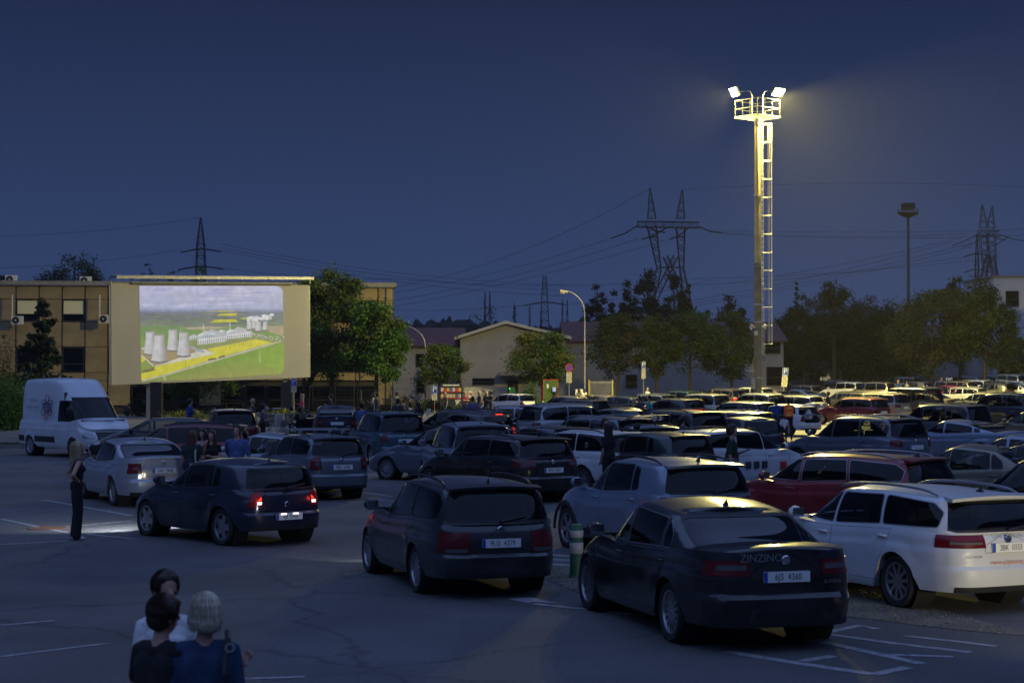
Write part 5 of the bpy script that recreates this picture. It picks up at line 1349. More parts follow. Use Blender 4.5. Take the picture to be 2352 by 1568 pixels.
def cooling(cx, top, bot, wt, wb_, lay):
    """hyperbolic cooling tower: strips shaded from left to right"""
    n, m = 12, 8; waist = .32
    def hw_(t): return wt * (.93 if t < .01 else 1) * (1 - .06 * math.sin(math.pi * min(1, t / .5))) + (wb_ - wt) * max(0, t - .12) ** 1.5 / .88 ** 1.5
    for j in range(n):
        t0, t1 = j / n, (j + 1) / n; y0, y1 = top + (bot - top) * t0, top + (bot - top) * t1
        for i in range(m):
            u0, u1 = -1 + 2 * i / m, -1 + 2 * (i + 1) / m; sh = lambda u: tuple(c * (1.0 - .30 * max(0, u) ** 1.2 - .12 * max(0, -u - .6)) for c in (190, 190, 196))
            sag = lambda u, t: (bot - top) * .045 * (1 - u * u) * t
            pc.poly([(cx + u0 * hw_(t0), y0 + sag(u0, t0)), (cx + u1 * hw_(t0), y0 + sag(u1, t0)), (cx + u1 * hw_(t1), y1 + sag(u1, t1)), (cx + u0 * hw_(t1), y1 + sag(u0, t1))], [sh(u0), sh(u1), sh(u1), sh(u0)], lay)
    k = [(cx + wt * math.cos(a), top + wt * .16 * math.sin(a)) for a in [2 * math.pi * q / 14 for q in range(14)]]; pc.poly(k, (140, 136, 138), lay + 1)
    pc.poly([(cx - wb_, bot), (cx - wb_ * .5, bot + (bot - top) * .034), (cx, bot + (bot - top) * .045), (cx + wb_ * .5, bot + (bot - top) * .034), (cx + wb_, bot), (cx + wb_ * .98, bot - 14), (cx, bot + (bot - top) * .045 - 16), (cx - wb_ * .98, bot - 14)], (112, 108, 112), lay + 1)
cooling(833, 672, 880, 44, 58, 6); cooling(612, 692, 915, 46, 60, 8); cooling(938, 700, 932, 47, 70, 10); cooling(700, 724, 985, 54, 82, 12)
cooling(1622, 582, 672, 20, 26, 6); cooling(1575, 584, 680, 25, 34, 8); cooling(1728, 590, 686, 23, 30, 8); cooling(1662, 590, 694, 26, 36, 10)
for k in range(46):
    x = rp.uniform(1555, 1800); y = 575 - (x - 1560) * .14 + rp.uniform(-18, 22); r = rp.uniform(8, 22); pc.poly([(x + r * math.cos(a) * rp.uniform(.7, 1.2), y + r * .7 * math.sin(a)) for a in [q * .785 for q in range(8)]], rp.choice([(214, 214, 220), (196, 198, 208), (222, 222, 226)]), 13 + k % 3)
for x, y in ((1345, 820), (1388, 812), (958, 970), (992, 985), (1585, 782), (1665, 830)): pc.poly([(x - 1.5, y), (x + 1.5, y), (x + 4, y + 55), (x - 4, y + 55)], (150, 146, 46), 6)
pc.poly([(1672, 890), (1678, 890), (1686, 990), (1664, 990)], (150, 172, 110), 6)
for x, y in ((1190, 962), (1215, 955), (1240, 956), (1290, 940), (1320, 930), (600, 1066)): pc.poly([(x + 18 * math.cos(a), y + 11 * math.sin(a)) for a in [q * .785 for q in range(8)]], (96, 98, 44), 6)
pc.build('projected_picture')

# ================================================================ office building on the left
M_PANEL = mat('facade_panel', (.33, .25, .125), rough=.24, metal=.25, var=.25, vscale=.7, bump=.5, bscale=.9); M_JOINT = mat('joint_black', (.03, .026, .02), .8)
M_BWALL = mat('office_plaster', (.31, .235, .14), rough=.8, var=.15, vscale=.8); M_FOIL = mat('window_foil', (.78, .72, .42), rough=.3, bump=.6, bscale=2.5, metal=.2)
M_PANE = glass('office_pane', (.10, .11, .12)); M_DARKROOM = mat('dark_room', (.01, .011, .012), .9); M_AC = mat('ac_casing', (.55, .55, .52), .5)
A0, A1 = at(-70, 900, 147.0), at(903, 900, 151.0); A0.z = A1.z = 0; fdir = (A1 - A0).normalized(); flen = (A1 - A0).length; fnor = Vector((fdir.y, -fdir.x, 0)); BZ0, BZ1 = -.65, 10.25
off_root = empty('office_building', (A0.x, A0.y, 0), math.atan2(fdir.y, fdir.x), 'tan panelled three-storey office building behind the screen', 'building')
# local frame: x along the facade, -y towards the camera
b = MB(); b.box((flen / 2, 7, (BZ0 + BZ1) / 2 - .2), (flen, 13.6, BZ1 - BZ0 - .4)); b.build('wall', M_JOINT, off_root)
b = MB(); b.box((flen / 2, 6.9, BZ1 - .12), (flen + .5, 14.5, .34)); b.build('roof', M_CONC, off_root)
bay = 1.80; nb = int(flen // bay); zr = [(.35, 2.35), (2.35, 3.0), (3.0, 5.05), (5.05, 7.05), (7.05, 8.85), (8.85, 9.95)]
def lx(px, d=148.5): return ((px - PW / 2) / FPX * d - A0.x) / fdir.x
pmesh = {}
def panel_mesh(w, h, bulge):
    k = (round(w, 2), round(h, 2), bulge)
    if k in pmesh: return pmesh[k]
    b = MB(); n = 6; vs = [(-w / 2 + w * i / n, -.03 - bulge * math.sin(math.pi * i / n) ** .6 * math.sin(math.pi * j / n) ** .6, -h / 2 + h * j / n) for j in range(n + 1) for i in range(n + 1)]
    b.add(vs, [(j * (n + 1) + i, j * (n + 1) + i + 1, (j + 1) * (n + 1) + i + 1, (j + 1) * (n + 1) + i) for j in range(n) for i in range(n)])
    m = b.mesh('panel', 30); m.materials.append(M_PANEL); pmesh[k] = m; return m
fr_m = {}
def window_at(cx, cz, w, h, foil=False, root=None, split=.68, y=-.02, m_fr=None, bars=False):
    root = root or off_root
    b = MB(); b.box((cx, y, cz), (w, .03, h)); o = b.build('window', M_DARKROOM, root)
    f = MB(); t = .06
    for x0, x1, z0, z1 in ((cx - w / 2, cx + w / 2, cz + h / 2 - t, cz + h / 2), (cx - w / 2, cx + w / 2, cz - h / 2, cz - h / 2 + t), (cx - w / 2, cx - w / 2 + t, cz - h / 2 + t, cz + h / 2 - t), (cx + w / 2 - t, cx + w / 2, cz - h / 2 + t, cz + h / 2 - t), (cx - w / 2 + t, cx + w / 2 - t, cz + h / 2 - h * split - t / 2, cz + h / 2 - h * split + t / 2)):
        f.box(((x0 + x1) / 2, y - .05, (z0 + z1) / 2), (x1 - x0, .07, z1 - z0))
    f.build('frame', m_fr or M_DKST, o)
    for z0, z1, mm in ((cz + h / 2 - h * split + t / 2, cz + h / 2 - t, M_FOIL if foil else M_PANE), (cz - h / 2 + t, cz + h / 2 - h * split - t / 2, M_PANE)):
        g = MB(); g.box((cx, y - .03, (z0 + z1) / 2), (w - 2 * t, .01, z1 - z0)); g.build('pane', mm, o)
    if bars:
        g = MB()
        for k in range(9): xx = cx - w / 2 + w * (k + .5) / 9; g.tube([(xx, y - .16, cz - h / 2), (xx, y - .16, cz + h / 2)], .012, n=4)
        for zz in (cz - h * .4, cz, cz + h * .4): g.tube([(cx - w / 2, y - .16, zz), (cx + w / 2, y - .16, zz)], .012, n=4)
        g.build('bars', M_DKST, o)
    return o
winbays = {lx(p) // 1 for p in ()}
x0b = lx(-6) - bay * 2
k = 0
gb = lx(-6.6) % bay
xb = gb - bay
col_i = 0
while xb < flen - .3:
    xa, xc = max(xb, 0.02), min(xb + bay, flen - .02); w = xc - xa
    pxc = (PW / 2) + FPX * (A0.x + fdir.x * (xa + w / 2)) / (147 + 4 * (xa / flen))
    iswin = (45 < pxc < 98) or (147 < pxc < 200) or (250 < pxc < 305) or (840 < pxc < 876) or (590 < pxc < 640) or (740 < pxc < 800) or (430 < pxc < 480)
    if w > .5:
        for r_, (z0, z1) in enumerate(zr):
            if iswin and r_ in (2, 4):
                window_at(xa + w / 2, (z0 + z1) / 2, w - .12, z1 - z0 - .1, foil=(r_ == 4 and pxc < 300)); continue
            if r_ == 0 and (300 < pxc < 900) and not (395 < pxc < 425 or 480 < pxc < 520 or 700 < pxc < 735 or 800 < pxc < 840 or pxc > 872): window_at(xa + w / 2, 1.0, w - .2, 1.9, split=.62, bars=pxc > 690); continue
            o = obj('panel', panel_mesh(w - .09, z1 - z0 - .045, .045 if r_ in (5,) else .014), None, off_root); o.location = (xa + w / 2, 0, (z0 + z1) / 2)
    xb += bay
for zz in (BZ1 - .32,): b = MB(); b.box((flen / 2, -.12, zz), (flen, .2, .06)); b.build('gutter', M_GALV, off_root)
b = MB(); b.box((flen + .012, 7, 4.8), (.02, 13.4, 10.2)); b.build('end_wall', M_BWALL, off_root)
for q in (.6, 2.7): b = MB(); b.tube([(flen - q, -.12, 0), (flen - q, -.12, 10)], .045, n=6); b.build('downpipe', M_DKST, off_root)
def ac_unit(px, py, label, d, depth=.34, w=.92, h=.66, cat='air conditioner', pipe=0):
    p = at(px, py, d); r = empty('air_conditioner', tuple(p), off_root.rotation_euler.z, label, cat, 'air conditioners on the office building')
    b = MB(); b.box((0, 0, h / 2), (w, depth, h)); b.build('casing', M_AC, r)
    b = MB(); b.lathe([(.001, 0), (.25, 0), (.27, -.015), (.29, -.012)], n=24, axis='Y', c=(-.12, -depth / 2 - .005, h / 2)); b.build('fan_grille', M_DKST, r)
    b = MB(); b.lathe([(.001, -.02), (.06, -.02)], n=12, axis='Y', c=(-.12, -depth / 2 - .01, h / 2)); b.build('fan_hub', M_AC, r)
    for s in (-.3, .3): b = MB(); b.box((s, .1, -.03), (.05, depth + .2, .05)); b.build('bracket', M_GALV, r)
    if pipe: b = MB(); b.box((-.42, .16, h + pipe / 2), (.1, .08, pipe)); b.build('pipe_cover', M_AC, r)
ac_unit(40, 745, 'air conditioner beside the lit window at left', 146.6, pipe=1.7); ac_unit(241, 742, 'air conditioner next to the left edge of the screen', 147.2, pipe=1.6); ac_unit(197, 654, 'air conditioner standing on the office roof', 148.6); ac_unit(26, 651, 'small air conditioner on the roof at far left', 149.0)
p = at(7, 772, 146.6); r = empty('security_camera', tuple(p), 0, 'round security camera on the office wall at far left', 'camera'); b = MB(); b.lathe([(.001, -.1), (.13, -.1), (.15, 0), (.1, .12)], n=16, axis='Y'); b.build('housing', M_DKST, r); b = MB(); b.tube([(0, 0, 0), (-.1, .1, -.25), (-.3, .2, -.3)], .03, n=6); b.build('bracket', M_AC, r)
# railing in front of the ground floor
rl = empty('railing', tuple(stand(400, 140)), 0, 'thin dark metal railing in front of the ground floor windows', 'railing')
def relp(px, h, d=140): q = stand(px, d); return Vector((q.x, q.y, q.z + h)) - Vector(rl.location)
b = MB(); b.tube([relp(398, 1.0), relp(560, 1.0)], .03, n=6); b.build('handrail', M_DKST, rl)
for px in (398, 402, 440, 480, 520, 560): b = MB(); b.tube([relp(px, 0), relp(px, 1.0)], .025, n=6); b.build('post', M_DKST, rl)

# ================================================================ low buildings with red roofs
M_ROOF = ramp_mat('red_roof_sheet', [(.3, (.075, .018, .016)), (.7, (.115, .03, .026))], 1.5, rough=.6, bump=0); M_WHITEW = ramp_mat('grey_render', [(.3, (.29, .27, .24)), (.7, (.36, .34, .31))], .6, rough=.9, bump=.15, bscale=8); M_COLDW = ramp_mat('white_render', [(.3, (.48, .48, .50)), (.7, (.58, .58, .60))], .6, rough=.9, bump=.15, bscale=8)
D2 = 170.0
def W2(px, py, d=D2): return at(px, py, d)
def hall(name, px0, px1, ridge_px, eave_y, ridge_y, d, depth, label, wallm, slope_front=False):
    g0, g1 = W2(px0, 940, d), W2(px1, 940, d); zb = gz(g0.x, d) - .3; ze, zr_ = W2(px0, eave_y, d).z, W2(px0, ridge_y, d).z
    r = empty(name, (g0.x, d, zb), 0, label, 'building'); w = g1.x - g0.x; h = ze - zb; hr = zr_ - zb; rx = (W2(ridge_px, 800, d).x - g0.x) if ridge_px else None
    if slope_front:   # eaves towards the camera, ridge along x
        b = MB(); b.box((w / 2, depth / 2, h / 2), (w, depth, h)); b.build('wall', wallm, r)
        b = MB(); o_ = .4; vs = [(-o_, -o_, h), (w + o_, -o_, h), (w + o_, depth / 2, hr), (-o_, depth / 2, hr), (-o_, depth + o_, h), (w + o_, depth + o_, h)]; vs += [(x, y, z + .16) for x, y, z in vs]
        b.add(vs, [(6, 7, 8, 9), (9, 8, 11, 10), (1, 0, 3, 2), (2, 3, 4, 5), (0, 1, 7, 6), (1, 2, 8, 7), (2, 5, 11, 8), (4, 3, 9, 10), (3, 0, 6, 9), (5, 4, 10, 11)]); b.build('roof', M_ROOF, r)
    else:
        b = MB(); vs = [(0, 0, 0), (w, 0, 0), (w, 0, h), (rx, 0, hr), (0, 0, h)]; vs += [(x, depth, z) for x, y, z in vs]
        b.add(vs, [(0, 1, 2, 3, 4), (9, 8, 7, 6, 5), (0, 5, 6, 1), (1, 6, 7, 2), (4, 9, 5, 0), (2, 7, 8, 3), (3, 8, 9, 4)]); b.build('wall', wallm, r)
        o_ = .5; b = MB(); prof = [(-o_, h - o_ * (hr - h) / rx), (rx, hr), (w + o_, h - o_ * (hr - h) / (w - rx))]; vs = [(x, y, z + k) for y in (-.5, depth) for k in (.03, .22) for x, z in prof]
        b.add(vs, [(3, 4, 10, 9), (4, 5, 11, 10), (0, 1, 7, 6)[::-1], (1, 2, 8, 7)[::-1], (0, 1, 4, 3), (1, 2, 5, 4), (6, 9, 10, 7), (7, 10, 11, 8), (0, 3, 9, 6), (2, 8, 11, 5)]); b.build('roof', M_ROOF, r)
        b = MB(); vs = [(x, y, z + k) for y in (-.56, -.50) for k in (-.02, .26) for x, z in prof]; b.add(vs, [(0, 1, 4, 3), (1, 2, 5, 4), (6, 9, 10, 7), (7, 10, 11, 8), (0, 6, 7, 1), (1, 7, 8, 2), (3, 4, 10, 9), (4, 5, 11, 10)]); b.build('verge_board', mat('verge_white', (.5, .47, .38), .7), r)
    return r, zb
gab, zg = hall('gabled_hall', 1057, 1300, 1162, 776, 743, D2, 42, 'grey gabled hall with dark red roof in the middle', M_WHITEW)
def put_win(root, zb, px, y0, y1, wpx, d, name_split=.55):
    cx = W2(px, 800, d).x - root.location.x; z0, z1 = W2(px, y1, d).z - zb, W2(px, y0, d).z - zb; window_at(cx, (z0 + z1) / 2, wpx * d / FPX, z1 - z0, root=root, y=-.03, split=name_split)
put_win(gab, zg, 1110, 868, 884, 50, D2); put_win(gab, zg, 1178, 874, 905, 24, D2, .5)
b = MB(); c = W2(1190, 858, D2); b.box((c.x - gab.location.x, -1.0, c.z - zg), (3.4, 2.0, .35)); b.build('porch_roof', M_CONC, gab)
b = MB(); c = W2(1299, 800, D2); b.tube([(c.x - gab.location.x, -.12, 0), (c.x - gab.location.x, -.12, 6.2)], .07, n=6); b.build('downpipe', M_GALV, gab)
lw, zl = hall('low_wing', 880, 1056, None, 797, 752, 176, 14, 'lower white wing with dark red roof left of gabled hall', M_WHITEW, True)
put_win(lw, zl, 964, 812, 843, 18, 176); put_win(lw, zl, 966, 872, 902, 18, 176)
rw, zw = hall('long_wing', 1301, 1800, None, 786, 737, 178, 16, 'long low wing with dark red roof behind the tree row', M_WHITEW, True)
put_win(rw, zw, 1775, 782, 812, 34, 178); put_win(rw, zw, 1450, 860, 890, 26, 178); put_win(rw, zw, 1780, 842, 885, 40, 178)
rw2, zw2 = hall('white_outbuilding', 1800, 2210, None, 780, 745, 196, 14, 'white outbuilding with red roof behind the pines', M_COLDW, True)
put_win(rw2, zw2, 1892, 782, 812, 20, 196); put_win(rw2, zw2, 2080, 850, 868, 22, 196); put_win(rw2, zw2, 2130, 850, 866, 14, 196)
g0 = at(2282, 636, 185); zb = gz(g0.x, 185) - .2; wb_r = empty('white_block', (g0.x, 185, zb), 0, 'white flat-roofed block at the right edge behind trees', 'building'); hh = g0.z - zb
b = MB(); b.box((5, 6, hh / 2), (10, 12, hh)); b.build('wall', M_COLDW, wb_r); b = MB(); b.box((5, 6, hh + .08), (10.3, 12.3, .2)); b.build('roof', M_CONC, wb_r)
for px, y0, y1, w in ((2325, 668, 704, 30), (2322, 740, 776, 24), (2350, 815, 850, 24)): put_win(wb_r, zb, px, y0, y1, w, 185)
for px, y in ((2328, 716), (2348, 787)):
    p = at(px, y, 184.7); r = empty('air_conditioner', tuple(p), 0, ('air conditioner under the upper window of the white block', 'air conditioner lower on the white block by right edge')[px > 2340], 'air conditioner', 'air conditioners on the white block'); b = MB(); b.box((0, 0, 0), (.9, .4, .6)); b.build('casing', M_AC, r); b = MB(); b.lathe([(.001, 0), (.24, 0), (.26, -.02)], n=18, axis='Y', c=(-.1, -.21, 0)); b.build('fan_grille', M_DKST, r)
# ================================================================ floodlight mast
MD = 120.0; mp = stand(1741, MD); mtop = at(1741, 272, MD).z - mp.z
M_MAST = mat('mast_floodlit', (.46, .38, .17), rough=.6, var=.2, vscale=1.5); M_RAIL = mat('dark_rail', (.09, .085, .07), .7, var=.3); M_CAGE = mat('ladder_white', (.62, .61, .54), .6)  # floodlight yellow is put into the upper pole's colour
mast = empty('floodlight_mast', tuple(mp), 0, 'tall floodlight mast with caged ladder and two lit floodlights', 'floodlight mast')
sm = MD / FPX
b = MB(); b.tube([(0, 0, 0), (0, 0, mtop * .5)], .25, n=16); b.build('lower_pole', mat('mast_shaded', (.20, .18, .12), .7, var=.3, vscale=2), mast, 50); b = MB(); b.tube([(0, 0, mtop * .5), (-.02, 0, mtop)], [.215, .165], n=16); b.build('upper_pole', M_MAST, mast, 50)  # lower pole darker: its shade is put into the colour
for z in (mtop * .5, mtop * .5 + .22): b = MB(); b.lathe([(.2, z), (.31, z), (.31, z + .09), (.2, z + .09)], n=18); b.build('collar', M_GALV, mast, 40)
for py in (450, 700, 740, 868): b = MB(); z = at(1741, py, MD).z - mp.z; b.lathe([(.2, z), (.262, z), (.262, z + .05), (.2, z + .05)], n=16); b.build('band', M_CAGE, mast, 40)
lz0, lz1 = at(1741, 815, MD).z - mp.z, mtop - .1
for yy in (-.2, .2): b = MB(); b.tube([(.32 + yy * .4, yy * .8 - .1, lz0), (.26 + yy * .4, yy * .8 - .1, lz1)], .022, n=5); b.build('ladder_rail', M_CAGE, mast)
nr_ = int((lz1 - lz0) / .34)
for k in range(nr_): z = lz0 + .2 + k * .34; b = MB(); b.tube([(.20, -.27, z), (.38, .07, z)], .014, n=4); b.build('rung', M_CAGE, mast)
hz0 = at(1741, 790, MD).z - mp.z; nh = 12
for k in range(nh + 1):
    z = hz0 + (lz1 - hz0 - .3) * k / nh; b = MB(); pts = [(.30 + .36 * (1 - math.cos(a)) , -.1 + .34 * math.sin(a), z) for a in [R(-150 + 300 * q / 14) for q in range(15)]]
    pts = [(.62 + .32 * math.cos(a) - .02, -.1 + .33 * math.sin(a), z) for a in [R(-165 + 330 * q / 14) for q in range(15)]]; b.tube(pts, .018, n=4); b.build('cage_hoop', M_CAGE, mast)
for a in (-70, -25, 25, 70): b = MB(); x, y = .60 + .32 * math.cos(R(a)), -.1 + .33 * math.sin(R(a)); b.tube([(x, y, hz0), (x, y, lz1 - .3)], .016, n=4); b.build('cage_bar', M_CAGE, mast)
pl = 1.05; Mr = Matrix.Rotation(R(38), 3, 'Z')
for s1 in (-1, 1):
    for M1 in (Mr, Matrix.Rotation(R(128), 3, 'Z')): q = M1 @ Vector((s1 * (pl - .03), 0, 0)); b = MB(); b.box((q.x, q.y, mtop + .06), (.06, 2 * pl, .12), M=M1); b.build('platform_edge', M_CAGE, mast)
for k in range(9): q = Mr @ Vector((-.9 + .225 * k, 0, 0)); b = MB(); b.box((q.x, q.y, mtop + .03), (.05, 2 * pl - .1, .04), M=Mr); b.build('platform_slat', M_CAGE, mast)
b = MB(); b.tube([(0, 0, mtop - .5), (0, 0, mtop)], [.2, .26], n=12); b.build('platform_bracket', M_GALV, mast)
cr = [Matrix.Rotation(R(38), 3, 'Z') @ Vector((sx * (pl - .04), sy * (pl - .04), 0)) for sx, sy in ((-1, -1), (1, -1), (1, 1), (-1, 1))]
for i in range(4):
    for t in (0, .33, .66): p = cr[i].lerp(cr[(i + 1) % 4], t); b = MB(); b.tube([(p.x, p.y, mtop + .1), (p.x, p.y, mtop + 1.15)], .022, n=5); b.build('guard_post', M_RAIL, mast)  # rail colour darkened against the glare of the spill lamps
    for h in (.6, 1.15): b = MB(); p, q = cr[i], cr[(i + 1) % 4]; b.tube([(p.x, p.y, mtop + h), (q.x, q.y, mtop + h)], .02, n=5); b.build('guard_rail', M_RAIL, mast)
M_FLOOD = emis('floodlight_glow', (1.0, .86, .30), 2000.0)
FL = []
for s, px, tgt in ((-1, 1688, Vector((-26, 138, 3))), (1, 1787, Vector((29, 118.5, 0)))):
    c = at(px, 211, MD) - mp; b = MB(); b.tube([(s * .35, 0, mtop + .1), (s * .35, 0, c.z - .25), (s * .5, 0, c.z + .05), (c.x - s * .3, 0, c.z + .02)], .035, n=6); b.build('lamp_arm', M_GALV, mast)
    d = (tgt - (mp + c)).normalized(); dv = (d + Vector((0, -.75, -.1))).normalized(); q = dv.to_track_quat('-Z', 'Y').to_matrix()
    h = MB(); h.box((0, 0, 0), (.78, .60, .16), M=q); ho = h.build('floodlight', M_GALV, mast); ho.location = c - dv * .0
    g = MB(); g.box(tuple(dv * .09), (.70, .52, .02), M=q); g.build('lens', M_FLOOD, ho)
    l = bpy.data.lights.new('floodlight_beam', 'SPOT'); l.energy = (66000 if s < 0 else 190000); l.color = (1.0, .84, .31) if s < 0 else (1.0, .82, .22); l.spot_size = R(142 if s < 0 else 166); l.spot_blend = 1.0 if s < 0 else .45; l.shadow_soft_size = .25
    lo = bpy.data.objects.new('floodlight_beam', l); COL.objects.link(lo); lo.parent = mast; lo.location = c + dv * .15; lo.rotation_euler = d.to_track_quat('-Z', 'Y').to_euler(); FL.append(lo)
    l2 = bpy.data.lights.new('floodlight_spill', 'POINT'); l2.energy = 2400; l2.color = (1.0, .82, .22); l2.shadow_soft_size = .3; o2 = bpy.data.objects.new('floodlight_spill', l2); COL.objects.link(o2); o2.parent = mast; o2.location = c + dv * .3
for s, a in ((-1, -.35), (1, .4)):
    z = at(1741, 750, MD).z - mp.z; b = MB(); b.lathe([(.03, 0), (.05, .12), (.09, .2), (.2, .34)], n=16, axis='X'); ho = b.build('horn_speaker', M_CAGE, mast, 50); ho.location = (s * .16, -.12, z); ho.rotation_euler = (0, 0, 0 if s > 0 else math.pi + .5)
b = MB(); z = at(1741, 765, MD).z - mp.z; b.box((-.15, -.18, z), (.2, .14, .26)); b.build('junction_box', M_CAGE, mast)
b = MB(); z = at(1733, 880, MD).z - mp.z; b.box((-.32, -.1, z), (.26, .3, .75)); b.build('control_box', M_GALV, mast)
b = MB(); b.tube([(-.28, 0, z + .3), (-.36, 0, z + 1.2), (-.30, 0, z + 1.6), (-.15, 0, z + 1.7)], .03, n=6); b.build('cable_pipe', mat('ochre_pipe', (.45, .33, .06), .6), mast); b = MB(); b.box((-.45, 0, z + .8), (.7, .05, .05)); b.build('cross_arm', M_CAGE, mast)

# unlit mast far right, street lamps
p = stand(2087, 250); H = at(2087, 500, 250).z - p.z; r = empty('unlit_mast', tuple(p), 0, 'thin unlit floodlight mast on the right skyline', 'mast')
b = MB(); b.tube([(0, 0, 0), (0, 0, H)], [.26, .17], n=10); b.build('pole', mat('mast_grey', (.10, .09, .095), .7), r); b = MB(); b.lathe([(.3, H), (1.4, H + .5), (1.45, H + .7), (.3, H + .8)], n=16); b.build('platform', M_DKST, r); b = MB(); b.box((0, 0, H + 1.5), (1.6, 1.6, .9)); b.build('lamp_head', M_DKST, r)
for k in range(8): a = k * .785; b = MB(); b.tube([(1.35 * math.cos(a), 1.35 * math.sin(a), H + .7), (1.35 * math.cos(a), 1.35 * math.sin(a), H + 1.2)], .05, n=4); b.build('guard_post', M_DKST, r)
def street_lamp(px, basey_d, topy, armpx, army, label, lit=None):
    d = basey_d; p = stand(px, d); z1 = at(px, topy, d).z - p.z; e = at(armpx, army, d) - p; r = empty('street_lamp', tuple(p), 0, label, 'street lamp', 'curved street lamps')
    P0, P1, P2 = Vector((0, 0, z1 - 1.2)), Vector((0, 0, z1 + .15)), Vector((e.x, 0, e.z)); b = MB(); b.tube([(0, 0, 0), (0, 0, z1 * .5), P0] + [P0 * (1 - t) ** 2 + P1 * 2 * t * (1 - t) + P2 * t * t for t in (.2, .4, .6, .8, 1)], [.07, .06, .048, .044, .04, .036, .032, .03], n=8); b.build('pole', M_GALV, r, 60)
    b = MB(); b.box((e.x - .25, 0, e.z - .02), (.58, .24, .12), M=Matrix.Rotation(R(12), 3, 'Y')); b.build('lamp_head', mat('lamp_head_cream', (.55, .5, .33), .5), r)
    b = MB(); b.box((e.x - .35, 0, e.z - .14), (.32, .18, .08), M=Matrix.Rotation(R(12), 3, 'Y')); b.build('diffuser', lit or mat('lamp_diffuser', (.5, .4, .12), .4), r)
street_lamp(977, 150, 762, 930, 747, 'curved street lamp with orange glow left of gabled hall', emis('orange_glow', (1, .3, .03), .9)); street_lamp(1343, 140, 685, 1303, 668, 'taller curved street lamp right of gabled hall')

# ================================================================ signs
M_SBLUE = mat('sign_blue', (.008, .055, .42), .45); M_SWHITE = mat('sign_white', (.72, .73, .72), .5); M_SRED = mat('sign_red', (.42, .015, .02), .45); M_POLE = mat('sign_pole', (.36, .36, .35), .5, .5)
def sign(px, topy, d, hpx, wpx, label, lower=0, rp_=False, tilt=0, round_=False, cat='sign'):
    """blue board hpx by wpx pixels with its top at topy; extra plates below"""
    p = stand(px, d); s = d / FPX; zt_ = at(px, topy, d).z - p.z; h, w = hpx * s, wpx * s; r = empty('parking_sign' if not round_ else 'no_parking_sign', tuple(p), 0, label, cat, 'signs round the lot'); r.rotation_euler = (0, R(tilt), 0)
    b = MB(); b.tube([(0, .04, 0), (0, .04, zt_ - .05)], .032, n=8); b.build('pole', M_POLE, r)
    if rp_:
        for k in range(4): b = MB(); z = .3 + k * .5; b.tube([(0, .04, z), (0, .04, z + .25)], .034, n=8); b.build('red_band', M_SRED, r)
    if round_:
        R_ = h / 2; zc = zt_ - R_; b = MB(); b.lathe([(.001, 0), (R_, 0), (R_, .02), (.001, .02)], n=32, axis='Y', c=(0, -.02, zc)); o = b.build('red_disc', M_SRED, r)
        b = MB(); b.lathe([(.001, 0), (R_ * .78, 0)], n=32, axis='Y', c=(0, -.026, zc)); b.build('blue_disc', M_SBLUE, o); b = MB(); b.box((0, -.032, zc), (R_ * 1.6, .006, R_ * .22), M=Matrix.Rotation(R(45), 3, 'Y')); b.build('red_bar', M_SRED, o); z = zt_ - h - .04
    else:
        b = MB(); b.box((0, 0, zt_ - h / 2), (w, .02, h)); o = b.build('board', M_SWHITE, r); b = MB(); b.box((0, -.013, zt_ - h / 2), (w * .92, .006, h * .94)); b.build('blue_panel', M_SBLUE, o)
        t = text_mesh('P', h * .78); t.transform(Matrix.Translation((0, -.02, zt_ - h * .43)) @ Matrix.Rotation(R(90), 4, 'X') @ Matrix.Diagonal((1.1, 1, 1, 1))); t.materials.append(M_SWHITE); obj('lettering', t, None, o)
        b = MB(); b.box((0, -.019, zt_ - h * .88), (w * .7, .004, h * .07)); b.build('small_print', M_SWHITE, o); z = zt_ - h - .03
    for k in range(lower):
        hh_ = h * (.55 if not round_ else .42); b = MB(); b.box((0, 0, z - hh_ / 2), (w * (1.0 if not round_ else .8), .02, hh_)); o = b.build('plate', mat('sign_plate', (.55, .53, .42), .5), r)
        for q in range(3): b = MB(); b.box((0, -.013, z - hh_ * (.25 + .25 * q)), (w * .6, .004, hh_ * .09)); b.build('small_print', mat('sign_print', (.1, .1, .09), .6), o)
        z -= hh_ + .03
    return r
sign(675, 868, 118, 20, 12.5, 'parking sign under the right end of the screen', 1); sign(998, 885, 140, 21, 11.5, 'parking sign on a red and white pole left of small tree', 1, rp_=True); sign(1478, 830, 150, 18, 9, 'parking sign with two plates before the tree row', 2); sign(1797, 844, 150, 20, 13, 'leaning parking sign right of the floodlight mast', 2, tilt=5); sign(2180, 867, 165, 16, 13.5, 'low parking sign among the cars at right', 0)
sign(1307, 835, 145, 18, 15, 'round no-parking sign with two plates by gabled hall', 3, round_=True)

# green kiosk, gate with yellow posts, poster board, barriers, fences, bins
p = stand(1262, 148); r = empty('vending_kiosk', tuple(p), R(12), 'green kiosk with a red frame beside the small tree', 'kiosk'); M_KG = mat('kiosk_green', (.06, .12, .02), .5, var=.2); M_KR = mat('kiosk_red', (.40, .05, .02), .5)
b = MB(); b.box((0, 0, 1.1), (1.15, .9, 2.2)); b.build('cabinet', M_KG, r)
for s in (-1, 1): b = MB(); b.box((s * .6, -.42, 1.13), (.07, .1, 2.3)); b.build('frame', M_KR, r)
b = MB(); b.box((0, -.42, 2.26), (1.27, .1, .08)); b.build('frame', M_KR, r); b = MB(); b.box((.28, -.47, 1.5), (.26, .03, .34)); b.build('screen', emis('kiosk_screen', (.75, .8, 1), .6), r); b = MB(); b.box((.28, -.48, 1.15), (.2, .06, .18)); b.build('keypad', M_DKST, r); b = MB(); b.box((-.25, -.46, 1.75), (.16, .02, .35)); b.build('sticker', M_SWHITE, r)
